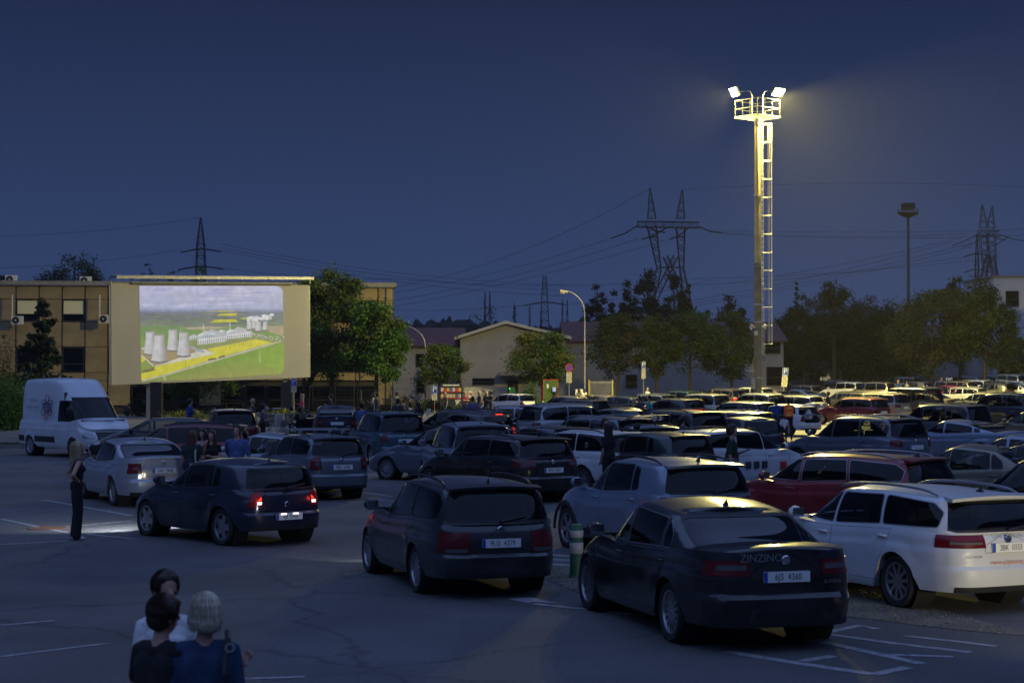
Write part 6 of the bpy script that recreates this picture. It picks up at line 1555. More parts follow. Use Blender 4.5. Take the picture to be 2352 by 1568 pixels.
p = stand(1380, 148); r = empty('steel_gate', tuple(p), 0, 'grey barred gate between two yellow posts', 'gate'); s = 148 / FPX; M_YEL = mat('yellow_paint', (.5, .38, .02), .5)
for q in (-27, 27): b = MB(); b.box((q * s, 0, 1.15), (.1, .1, 2.3)); b.build('post', M_YEL, r)
for k in range(14): x = (-24 + 48 * k / 13) * s; b = MB(); b.box((x, .05, 1.25), (.04, .03, 1.9)); b.build('bar', M_GALV, r)
for z in (.5, 2.1): b = MB(); b.box((0, .09, z), (54 * s, .05, .07)); b.build('rail', M_GALV, r)
b = MB(); b.box((0, .2, .25), (54 * s, .3, .5)); b.build('base_wall', M_CONC, r)
p = stand(1036, 146); r = empty('poster_board', tuple(p), 0, 'black board covered with colourful posters by the small tree', 'poster board'); b = MB(); b.box((0, 0, 1.25), (1.75, .06, 1.75)); b.build('board', M_DKST, r)
for s_ in (-.8, .8): b = MB(); b.box((s_, .06, .75), (.08, .08, 1.5)); b.build('leg', M_DKST, r)
rr2 = random.Random(5)
for row in range(2):
    for k in range(7):
        c = [(.62, .6, .55), (.5, .05, .04), (.6, .45, .05), (.05, .12, .45), (.55, .5, .45)][(k + row * 2 + (k > 3)) % 5]; b = MB(); b.box((-.7 + .232 * k, -.04, 1.62 - .5 * row), (.2, .01, .36)); o = b.build('poster', mat('poster_%d' % ((k + row * 2 + (k > 3)) % 5), c, .6, var=.3, vscale=9), r)
        b = MB(); b.box((-.7 + .232 * k, -.048, 1.48 - .5 * row), (.19, .006, .1)); b.build('caption', mat('poster_red', (.45, .03, .03), .6), o)
b = MB(); b.box((.55, -.04, .62), (.42, .01, .5)); b.build('poster', M_SWHITE, r); b = MB(); b.box((0, -.04, 2.0), (1.3, .01, .1)); b.build('heading', M_SWHITE, r)
p = stand(1115, 152); r = empty('hoarding', tuple(p), 0, 'pale board hoarding behind the white car with letters', 'hoarding')
for k in range(7): b = MB(); b.box((-1.5 + k * .5, 0, .85), (.48, .05, 1.7)); b.build('board', mat('hoarding_cream', (.5, .47, .38), .7, var=.1), r)
for px, lab in ((945, 'red and white warning beacon by the mesh fence'), (1081, 'red and white warning beacon behind people at right')):
    p = stand(px, 150); r = empty('warning_beacon', tuple(p), R(20), lab, 'beacon', 'warning beacons'); b = MB(); b.box((0, 0, .75), (.3, .04, 1.4)); b.build('panel', M_SWHITE, r)
    for k in range(3): b = MB(); b.box((0, -.025, .4 + .4 * k), (.26, .006, .15), M=Matrix.Rotation(R(40), 3, 'Y')); b.build('red_stripe', M_SRED, r)
    b = MB(); b.box((0, 0, .04), (.5, .3, .08)); b.build('foot', M_PLA, r)
def mesh_fence(px0, px1, d, h, label):
    p = stand(px0, d); w = (px1 - px0) / FPX * d; r = empty('mesh_fence', tuple(p), 0, label, 'fence', 'temporary mesh fences'); n = max(1, round(w / 2.4)); q = w / n
    for k in range(n + 1): b = MB(); b.tube([(k * q, 0, 0), (k * q, 0, h)], .024, n=5); b.build('post', M_GALV, r)
    for k in range(n):
        b = MB()
        for j in range(1, 16): b.tube([(k * q + q * j / 16, 0, .15), (k * q + q * j / 16, 0, h)], .006, n=3, cap=False)
        for z in (.15, h * .33, h * .66, h): b.tube([(k * q, 0, z), (k * q + q, 0, z)], .012, n=3, cap=False)
        b.build('mesh_panel', M_DKST, r)
mesh_fence(905, 985, 152, 1.95, 'mesh fence between office building and small tree'); mesh_fence(1058, 1180, 156, 2.0, 'mesh fence in front of the gabled hall'); mesh_fence(690, 900, 143, 2.0, 'mesh fence below the big tree by the office')
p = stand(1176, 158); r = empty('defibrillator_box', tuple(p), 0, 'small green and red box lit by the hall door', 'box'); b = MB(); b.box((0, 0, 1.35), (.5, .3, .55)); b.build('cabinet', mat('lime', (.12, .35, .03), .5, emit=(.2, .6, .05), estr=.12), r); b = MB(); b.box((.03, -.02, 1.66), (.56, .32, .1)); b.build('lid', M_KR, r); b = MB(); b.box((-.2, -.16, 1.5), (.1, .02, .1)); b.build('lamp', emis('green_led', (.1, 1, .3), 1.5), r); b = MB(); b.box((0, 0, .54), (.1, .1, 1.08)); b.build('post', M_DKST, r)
p = stand(1212, 148); r = empty('direction_sign', tuple(p), 0, 'round blue direction sign under the small tree', 'sign'); b = MB(); b.tube([(0, .03, 0), (0, .03, 1.2)], .03, n=6); b.build('pole', M_POLE, r); b = MB(); b.lathe([(.001, 0), (.3, 0), (.3, .02)], n=24, axis='Y', c=(0, -.02, 1.2)); b.build('disc', M_SBLUE, r); b = MB(); b.box((.02, -.03, 1.2), (.3, .006, .08), M=Matrix.Rotation(R(-30), 3, 'Y')); b.build('arrow', M_SWHITE, r)
p = stand(1331, 144); r = empty('warning_sign', tuple(p), 0, 'white board with black triangle next to the yellow gate', 'sign'); b = MB(); b.box((0, 0, .8), (.62, .04, 1.5)); b.build('board', M_SWHITE, r); b = MB(); b.add([(-.2, -.024, .95), (.2, -.024, .95), (0, -.024, 1.32)], [(0, 1, 2)]); b.build('triangle', M_INK, r)

# ================================================================ pylons, cables, far wood
M_LAT = mat('lattice_steel', (.035, .037, .042), rough=.8, metal=.2)
def lattice(b, P, Q, w0, w1, n, r):
    """square lattice leg from P to Q"""
    P, Q = Vector(P), Vector(Q); ax = (Q - P).normalized(); a = ax.cross(Vector((0, 1, 0))); a = a.normalized(); c = ax.cross(a).normalized()
    cor = lambda t, k: P.lerp(Q, t) + (a * (1 if k in (0, 1) else -1) + c * (1 if k in (1, 2) else -1)) * (w0 + (w1 - w0) * t) / 2
    for k in range(4): b.tube([cor(0, k), cor(1, k)], r, n=4, cap=False)
    for i in range(n):
        t0, t1 = i / n, (i + 1) / n
        for k in range(4):
            j = (k + 1) % 4
            b.tube([cor(t0, k), cor(t1, j)] if (i + k) % 2 else [cor(t0, j), cor(t1, k)], r * .6, n=3, cap=False)
            if i % 2 == 0: b.tube([cor(t0, k), cor(t0, j)], r * .6, n=3, cap=False)
def pylon_portal(d, tops, arm_y0, arm_y1, arm_x0, arm_x1, feet, waist, label, base_y):
    p = stand((tops[0][0] + tops[1][0]) / 2, d); r = empty('pylon', tuple(p), 0, label, 'pylon', 'lattice pylons on the skyline'); Q = lambda x, y: at(x, y, d) - p; k = d / FPX
    for (tx, ty), (fx_, fy_) in zip(tops, ((tops[0][0] + (4 if tops[0][0] < tops[1][0] else -4), arm_y0), (tops[1][0] - 4, arm_y0))): b = MB(); lattice(b, Q(fx_, fy_), Q(tx, ty), 19 * k, 1.5 * k, 7, .07); b.build('peak', M_LAT, r)
    b = MB(); lattice(b, Q(arm_x0, (arm_y0 + arm_y1) / 2 + 4), Q(arm_x1, (arm_y0 + arm_y1) / 2 + 6), 13 * k, 13 * k, 14, .08); b.build('cross_arm', M_LAT, r)
    for i in (0, 1): b = MB(); lattice(b, Q(waist[i], feet[2]), Q(tops[i][0] + (4, -4)[i], arm_y1), 9 * k, 20 * k, 8, .09); b.build('upper_leg', M_LAT, r); b = MB(); lattice(b, Q(feet[1 - i], base_y), Q(waist[i] + (14, -14)[i], feet[2] - 30), 14 * k, 10 * k, 9, .09); b.build('lower_leg', M_LAT, r)
    for i in (0, 1): b = MB(); lattice(b, Q(feet[i], base_y), Q(waist[i], feet[2]), 16 * k, 10 * k, 8, .09); b.build('outer_leg', M_LAT, r)
    b = MB(); b.tube([Q(waist[0], feet[2] - 4), Q(waist[1], feet[2] - 4)], .12, n=4); b.build('tie', M_LAT, r)
    for x0, y0, x1, y1 in ((arm_x0 + 2, arm_y1 - 3, arm_x0 - 60, arm_y1 + 27), ((arm_x0 + arm_x1) / 2 - 4, arm_y1 + 3, (arm_x0 + arm_x1) / 2 - 62, arm_y1 + 30), (arm_x1 - 2, arm_y1, arm_x1 + 55, arm_y1 + 15), ((arm_x0 + arm_x1) / 2 + 46, arm_y1 + 4, (arm_x0 + arm_x1) / 2 + 2, arm_y1 + 30), (arm_x0 + 18, arm_y1 - 2, arm_x0 + 64, arm_y1 + 14)):
        b = MB(); a_, c_ = Q(x0, y0), Q(x1, y1); m_ = a_.lerp(c_, .5) - Vector((0, 0, .35)); b.tube([a_, m_, c_], .13, n=5); b.build('insulator', M_LAT, r)
pylon_portal(330, ((1493, 432), (1567, 436)), 502, 520, 1464, 1606, (1488, 1584, 618), (1514, 1566), 'big twin-peaked pylon on the skyline left of mast', 720)
pylon_portal(520, ((2256, 470), (2279, 474)), 524, 538, 2247, 2296, (2248, 2294, 616), (2263, 2284), 'twin-peaked pylon on the skyline at far right', 700)
def pylon_single(px, topy, basey, d, wpx, arms, label, flat=False):
    p = stand(px, d); r = empty('pylon', tuple(p), 0, label, 'pylon', 'lattice pylons on the skyline'); Q = lambda x, y: at(x, y, d) - p; k = d / FPX
    my = topy + (basey - topy) * .38; b = MB(); lattice(b, Q(px, my), Q(px, topy), wpx * k, (2 if not flat else wpx * .6) * k, 7, .08); b.build('peak', M_LAT, r); b = MB(); lattice(b, Q(px, basey + 60), Q(px, my), wpx * 1.8 * k, wpx * k, 12, .09); b.build('body', M_LAT, r)
    for ay, al in arms: b = MB(); b.tube([Q(px - al, ay + 8), Q(px - al * .3, ay + 1), Q(px, ay)], .14, n=5); b.tube([Q(px, ay), Q(px + al * .4, ay + 1), Q(px + al, ay + 6)], .14, n=5); b.build('cross_arm', M_LAT, r)
pylon_single(461, 500, 660, 330, 16, ((572, 46), (612, 52)), 'single-peaked pylon on the skyline above the screen'); pylon_single(1251, 633, 740, 430, 13, ((694, 48),), 'flat-topped pylon on the skyline above gabled hall', True); pylon_single(2244, 540, 700, 430, 7, ((582, 30), (618, 30)), 'slim pylon just left of the far right one')
for px, ty, lab in ((1119, 671, 'pair of thin A-shaped pylons behind the bare tree'), (1297, 689, 'pair of thin A-shaped pylons right of flat-topped pylon')):
    p = stand(px, 560); r = empty('pylon', tuple(p), 0, lab, 'pylon', 'lattice pylons on the skyline')
    for q in (-5, 6): b = MB(); k = 560 / FPX; z1 = at(px, ty, 560).z - p.z; lattice(b, ((q) * k, 0, 0), (q * k, 0, z1), 11 * k, 1.2 * k, 9, .1); b.build('frame', M_LAT, r)
WIRES = [((1405, 547), (905, 672), 360, 12), ((1467, 548), (905, 690), 360, 12), ((1530, 551), (905, 704), 360, 10), ((1660, 535), (2225, 536), 360, 8), ((1625, 529), (2352, 526), 380, 6), ((1567, 436), (2352, 430), 360, -12), ((1493, 432), (905, 660), 360, 30), ((1660, 538), (2352, 540), 400, 8),
         ((2190, 555), (1590, 690), 460, 8), ((2215, 562), (1590, 697), 460, 8), ((2232, 566), (1590, 703), 460, 8), ((461, 500), (0, 542), 340, 8), ((415, 573), (0, 615), 340, 8), ((507, 568), (1300, 668), 400, 16), ((507, 574), (1300, 680), 400, 18), ((510, 616), (905, 640), 400, 8), ((415, 622), (330, 640), 340, 2), ((507, 560), (1300, 655), 420, 18),
         ((905, 712), (1240, 697), 440, 6), ((1585, 640), (2300, 590), 480, 10), ((1300, 700), (1640, 640), 460, 8), ((2210, 545), (1660, 652), 470, 8), ((905, 640), (1460, 650), 480, 10), ((1590, 655), (2240, 585), 480, 10)]
CABLES = ["from the big pylon's left arm towards the tall tree, topmost", "from the big pylon's middle down to the office corner", "from the big pylon's right arm down to the office corner", 'from the big pylon past the mast to the far right pylon', 'just above the mast collar running to the right edge', 'from the right peak of the big pylon to the right edge', 'from the left peak of the big pylon sinking left', 'lowest of those passing behind the mast to the right', 'upper one sinking left from the slim right pylon', 'middle one sinking left from the slim right pylon', 'lower one sinking left from the slim right pylon', "from the screen pylon's peak to the left edge", "from the screen pylon's upper arm to the left edge", 'upper one from the screen pylon towards the gabled hall', 'lower one from the screen pylon towards the gabled hall', "from the screen pylon's lower arm behind the tall tree", "short one from the screen pylon's lower arm leftwards", 'highest one from the screen pylon towards the street lamp', 'low one reaching the flat-topped pylon from the left', 'long one behind the mast rising to the right', 'from the street lamp towards the big pylon foot', 'faint one left of the unlit mast', 'faint level one above the gabled hall', 'faint one right of the big pylon foot']
for i, (a_, c_, d, sag) in enumerate(WIRES):
    b = MB(); pts = []
    for k in range(15): t = k / 14; pts.append(at(a_[0] + (c_[0] - a_[0]) * t, a_[1] + (c_[1] - a_[1]) * t + sag * 4 * t * (1 - t), d))
    b.tube(pts, .030 * d / 340, n=4); o = b.build('power_cable', M_LAT); tag(o, 'thin power cable ' + CABLES[i], 'cable', 'power cables across the sky')
# far wood on the horizon: nobody could count these crowns
rnd = np.random.default_rng(12); b = MB()
for k in range(900):
    px = rnd.uniform(-300, 2700); d = rnd.uniform(560, 900); ty = 742 + 10 * math.sin(px * .004) + 7 * math.sin(px * .011) + rnd.normal() * 4 + (12 if 700 < px < 1300 else 0); p = at(px, ty, d); w = rnd.uniform(2.2, 4.5); h = rnd.uniform(6, 12)
    n = 7; top = [(p.x + w * .45 * math.cos(a) * rnd.uniform(.6, 1.2), p.y + w * .4 * math.sin(a), p.z - rnd.uniform(.5, 2.2)) for a in [2 * math.pi * q / n for q in range(n)]]; bot = [(p.x + w * math.cos(a) * rnd.uniform(.8, 1.3), p.y + w * math.sin(a), p.z - h) for a in [2 * math.pi * q / n for q in range(n)]]; base = [(x, y, -1) for x, y, z in bot]
    b.add([(p.x, p.y, p.z)] + top + bot + base, [(0, 1 + i, 1 + (i + 1) % n) for i in range(n)] + [(1 + i, 1 + n + i, 1 + n + (i + 1) % n, 1 + (i + 1) % n) for i in range(n)] + [(1 + n + i, 1 + 2 * n + i, 1 + 2 * n + (i + 1) % n, 1 + n + (i + 1) % n) for i in range(n)])
tag(b.build('distant_wood', mat('far_wood', (.012, .016, .011), 1.0, island=.3)), 'dark wooded ridge along the horizon', 'wood', kind='stuff')

# ================================================================ trees
cf(97, 686, 126, 105, 'dark spruce in front of the lit office facade', 21, n=13000, droop=.5, gaps=.28, tier=17, trunk=.05)
bl(172, 574, 200, 82, 'dark', 'round dark tree behind the office roof at left', 31, n=6000, leaf=.2, trunk=.35); bl(338, 606, 192, 26, 'dark', 'thin sapling crown just above the screen left end', 32, n=900, leaf=.16, trunk=.5); bl(388, 610, 192, 22, 'dark', 'second thin sapling crown above the screen', 33, n=700, leaf=.16, trunk=.5); bl(462, 600, 186, 26, 'green', 'green treetop showing above the middle of the screen', 34, n=1500, leaf=.16, trunk=.5); bl(8, 618, 200, 26, 'black', 'dark treetop above the office roof at left edge', 35, n=1500, leaf=.2, trunk=.5)
bl(762, 590, 141, 70, 'olive', 'tall broad tree right beside the screen', 41, n=15000, leaf=.15, trunk=.22, mix=['olive', 'green', 'dark'], shape=.9); bl(703, 640, 143, 34, 'olive', 'narrow tree hugging the right end of the screen', 47, n=5000, leaf=.15, trunk=.2, mix=['olive', 'dark'])
bl(862, 686, 137, 64, 'green', 'bright green maple right of the tall tree', 42, n=13000, leaf=.16, trunk=.27, mix=['green', 'green', 'olive']); bl(455, 835, 138, 66, 'green', 'low tree whose crown hangs below the screen', 43, n=5000, leaf=.13, trunk=.35, mix=['green', 'olive']); cf(318, 860, 140, 34, 'dark conifer below the screen beside the van', 44, n=3500, gaps=.2)
bl(1020, 792, 148, 48, 'yellow', 'small yellow-green tree by the poster board', 45, n=5200, leaf=.13, trunk=.36, mix=['yellow', 'olive', 'green']); bl(1246, 766, 150, 68, 'yellow', 'round yellowing tree beside the green kiosk', 46, n=9000, leaf=.14, trunk=.24, mix=['yellow', 'green', 'olive'])
bl(1420, 722, 160, 66, 'brown', 'brownish tree, first of the row behind yellow gate', 51, n=7000, leaf=.16, trunk=.28, mix=['brown', 'olive', 'dark']); bl(1508, 712, 162, 48, 'olive', 'slender olive tree, second of the row', 52, n=6500, leaf=.16, trunk=.3, mix=['olive', 'green', 'yellow']); bl(1585, 700, 164, 72, 'olive', 'widest olive tree, third of the row', 53, n=9500, leaf=.16, trunk=.26, mix=['olive', 'green', 'dark']); bl(1682, 716, 166, 58, 'dark', 'dark tree just left of the floodlight mast', 54, n=7500, leaf=.16, trunk=.24, mix=['olive', 'dark'])
GB = 'dark trees on the skyline'
for i, (px, ty, hw_, lab) in enumerate([(1368, 652, 30, 'dark poplar left of the big skyline clump'), (1408, 668, 24, 'shorter dark poplar in the skyline clump'), (1446, 640, 30, 'dark poplar at the left shoulder of the clump'), (1488, 597, 34, 'tallest dark poplar in front of big pylon'), (1548, 622, 34, 'dark poplar at the foot of the big pylon'), (1578, 655, 22, 'dark poplar at the right end of clump')]): bl(px, ty, 250, hw_, 'black', lab, 60 + i, name='poplar_tree', n=6500, leaf=.26, trunk=.08, group=GB, shape=1.0)
bl(1676, 676, 250, 40, 'black', 'dark bushy tree on skyline left of mast', 66, n=5000, leaf=.26, trunk=.1, group=GB); bl(1630, 690, 255, 24, 'black', 'small dark tree on skyline before bushy one', 67, n=2500, leaf=.26, trunk=.1, group=GB)
cf(1830, 641, 215, 26, 'pointed dark spruce on skyline right of mast', 71, n=5000, col='black', group=GB); cf(1182, 695, 300, 22, 'dark conifer cluster above gabled hall ridge', 72, n=3500, col='black', group=GB); cf(1217, 700, 300, 9, 'thin pointed spruce above gabled hall', 73, n=1500, col='black', group=GB); cf(1243, 712, 300, 9, 'small pointed spruce beside flat-topped pylon', 74, n=1500, col='black', group=GB); cf(1050, 770, 166, 14, 'dark slim conifer behind the small tree', 75, n=2000, col='black', group=GB)
bl(1112, 672, 290, 42, 'black', 'bare wispy tree behind the gabled hall', 76, n=380, leaf=.16, trunk=.25, group=GB)
GP = 'dark trees along the right side'
bl(1845, 676, 185, 52, 'dark', 'dark pine mass right of the mast', 81, n=9000, leaf=.15, trunk=.12, mix=['needle', 'dark'], group=GP); bl(1915, 634, 188, 46, 'needle', 'tall pine with tufted top and bare trunk', 82, n=5200, leaf=.16, trunk=.42, mix=['needle', 'dark'], group=GP, name='pine_tree'); bl(1985, 676, 192, 56, 'needle', 'dark pine between tall pine and the maple', 83, n=9000, leaf=.16, trunk=.14, mix=['needle', 'dark'], group=GP, name='pine_tree'); bl(2050, 690, 190, 44, 'needle', 'shorter dark pine left of the yellowing maple', 84, n=7000, leaf=.16, trunk=.14, mix=['needle', 'dark'], group=GP, name='pine_tree')
bl(2140, 668, 176, 96, 'brown', 'big yellow-brown maple at right', 85, n=14000, leaf=.17, trunk=.16, mix=['brown', 'olive', 'olive', 'dark'], group=GP); bl(2205, 622, 188, 40, 'dark', 'tall dark tree behind the yellow-brown maple', 86, n=6000, leaf=.17, trunk=.2, group=GP); bl(2262, 632, 174, 62, 'olive', 'dark leafy tree in front of the white block', 87, n=10000, leaf=.17, trunk=.2, mix=['dark', 'olive'], group=GP); bl(2318, 760, 172, 40, 'dark', 'low dark tree below the white block windows', 88, n=6000, leaf=.16, trunk=.15, group=GP)
for i, (px, ty, hw_, lab) in enumerate([(1800, 720, 40, 'dark dense tree just right of the mast'), (1880, 700, 46, 'dark dense tree behind the leaning parking sign'), (1950, 705, 44, 'dark dense tree below the tufted pine'), (2020, 705, 46, 'dark dense tree behind the cream people carrier'), (2085, 715, 46, 'dark dense tree left of the low parking sign'), (2330, 700, 40, 'dark dense tree at the right edge')]): bl(px, ty, 193, hw_, 'dark', lab, 120 + i, n=7000, leaf=.17, trunk=.10, mix=['dark', 'needle', 'black'], group=GP)
for i, (px, ty, hw_) in enumerate([(2010, 712, 30), (1960, 700, 24), (2080, 700, 26), (1790, 735, 20), (1875, 705, 24)]): cf(px, ty, 200, hw_, ('conifer tip between the two dark pines', 'conifer tip right of the tufted pine', 'conifer tip left of the yellow-brown maple', 'small conifer beside the mast', 'conifer tip left of the tufted pine')[i], 90 + i, n=3500, col='black', group=GP)
# hedges, shrubs, grass
def shrub(px, d, wpx, h, col, label, seed, name='shrub', n=1800, group='shrubs along the lot edge', dp=.5):
    p = stand(px, d); rnd = np.random.default_rng(seed); w = wpx * d / FPX; r = empty(name, tuple(p), 0, label, 'shrub', group)
    C = rnd.normal(size=(n, 3)) * np.array([w * .36, dp, h * .3]); C[:, 2] = np.abs(C[:, 2] + h * .35); C = C[C[:, 2] < h * 1.15]; me = leaves_mesh('foliage', C, .09, rnd); me.materials.append(LM[col]); obj('foliage', me, None, r)
    b = MB()
    for k in range(7): a = rnd.uniform(0, 6.28); b.tube([(rnd.normal() * w * .15, rnd.normal() * .2, -.05), (rnd.normal() * w * .3, rnd.normal() * .3, h * .7)], [.025, .008], n=4)
    b.build('stems', M_BARK, r)
shrub(15, 92, 60, 2.5, 'green', 'dense bush left of the van', 101, n=7000, dp=1.2); shrub(12, 104, 40, 5.2, 'brown', 'tall wispy bush behind the van at left edge', 102, n=1500); shrub(650, 118, 46, .7, 'yellow', 'low clipped shrub under the parking sign', 103); shrub(430, 122, 60, .6, 'yellow', 'low shrub behind the wine red off-roader', 104); shrub(1000, 148, 70, .9, 'olive', 'row shrub behind the parking sign with red pole', 105, n=2600); shrub(930, 150, 40, 1.2, 'brown', 'dry brown bush by the mesh fence', 106); shrub(1225, 140, 50, .8, 'green', 'bush left of the green kiosk', 107); shrub(1080, 145, 40, .8, 'olive', 'bush right of the poster board', 108); shrub(1215, 146, 24, 1.9, 'green', 'upright bush under the round tree', 109); shrub(1530, 158, 60, 1.0, 'dark', 'dark hedge before the tree row', 110, n=2600); shrub(1650, 165, 70, 1.2, 'dark', 'dark hedge left of mast foot', 111, n=2600); shrub(2050, 185, 120, 1.4, 'dark', 'dark hedge behind the last row at right', 112, n=4200)
b = MB(); rg = random.Random(4); 
def tuft(x, y, h):
    z = gz(x, y) + .002
    for _ in range(3): a = rg.uniform(0, 6.28); w = .012; dx, dy = math.cos(a), math.sin(a); t = (rg.uniform(-.05, .05), rg.uniform(-.05, .05)); b.add([(x - dx * w, y - dy * w, z), (x + dx * w, y + dy * w, z), (x + t[0], y + t[1], z + h)], [(0, 1, 2)])
for _ in range(9000):
    k = rg.random()
    if k < .45: x = rg.uniform(-5.5, 4); y = kerb_y(x) + rg.uniform(.15, 2.2)
    elif k < .7: x = rg.uniform(-9, 6); y = rg.uniform(141, 147)
    else: x = rg.uniform(-22, -3); y = kerb_y(x) + rg.uniform(.15, 1.2)
    tuft(x, y, rg.uniform(.04, .12) * (1.6 if y > 130 else 1))
tag(b.build('grass', M_GRASS), 'short dry grass along the kerb and verges', 'grass', kind='stuff')
# ================================================================ people
SK = mat('skin', (.42, .24, .17), .55, var=.08); 
CL = {}
def cloth(name, col, rough=.9): CL[name] = mat('cloth_' + name, col, rough, var=.18, vscale=14, bump=.4, bscale=25); return CL[name]
for n_, c_ in dict(black=(.010, .010, .012), navy=(.012, .018, .05), blue=(.02, .06, .24), polo=(.06, .10, .26), denim=(.02, .042, .10), white=(.62, .62, .63), pink=(.5, .26, .28), green=(.022, .035, .018), grey=(.10, .10, .11), dkgrey=(.04, .04, .045), turq=(.03, .25, .34), orange=(.9, .10, .02), teal=(.012, .03, .038), jeans=(.04, .06, .11), khaki=(.14, .12, .08), hot=(.55, .10, .10), purple=(.12, .09, .22), lime=(.05, .3, .04), cream=(.4, .36, .28), red=(.4, .03, .02)).items(): cloth(n_, c_)
for n_, c_ in dict(brown=(.028, .016, .010), black=(.008, .007, .007), blonde=(.32, .25, .15), ash=(.34, .30, .22), auburn=(.06, .022, .012), grey=(.25, .24, .23)).items(): CL['h_' + n_] = mat('hair_' + n_, c_, .6, var=.35, vscale=30, bump=.5, bscale=60)
SHOE = mat('shoes_white', (.5, .5, .5), .7); SHOED = mat('shoes_dark', (.02, .02, .022), .7)
def limb_mesh(b, a, c, r0, r1, n=12, flat=1.0, fdir=None):
    """tapered limb with round ends; flat < 1 squeezes it along fdir"""
    a, c = Vector(a), Vector(c); t = (c - a); L = t.length; t.normalize(); u = t.orthogonal().normalized()
    if fdir is not None: u = (Vector(fdir) - t * Vector(fdir).dot(t)); u = u.normalized() if u.length > 1e-4 else t.orthogonal().normalized()
    v = t.cross(u); vs, fs = [], []; rings = []
    for k in range(4): th = math.pi / 2 * (1 - k / 3.999); rings.append((-math.sin(th) * r0, math.cos(th) * r0))
    for k in range(1, 4): rings.append((L * k / 4, r0 + (r1 - r0) * k / 4))
    for k in range(4): th = math.pi / 2 * k / 3.999; rings.append((L + math.sin(th) * r1, math.cos(th) * r1))
    for s_, r_ in rings:
        for i in range(n): an = 2 * math.pi * i / n; vs.append(a + t * s_ + u * math.cos(an) * max(r_, .0005) * flat + v * math.sin(an) * max(r_, .0005))
    m = len(rings)
    for j in range(m - 1):
        for i in range(n): fs.append((j * n + i, j * n + (i + 1) % n, (j + 1) * n + (i + 1) % n, (j + 1) * n + i))
    fs += [tuple(range(n))[::-1], tuple((m - 1) * n + i for i in range(n))]
    b.add(vs, fs)
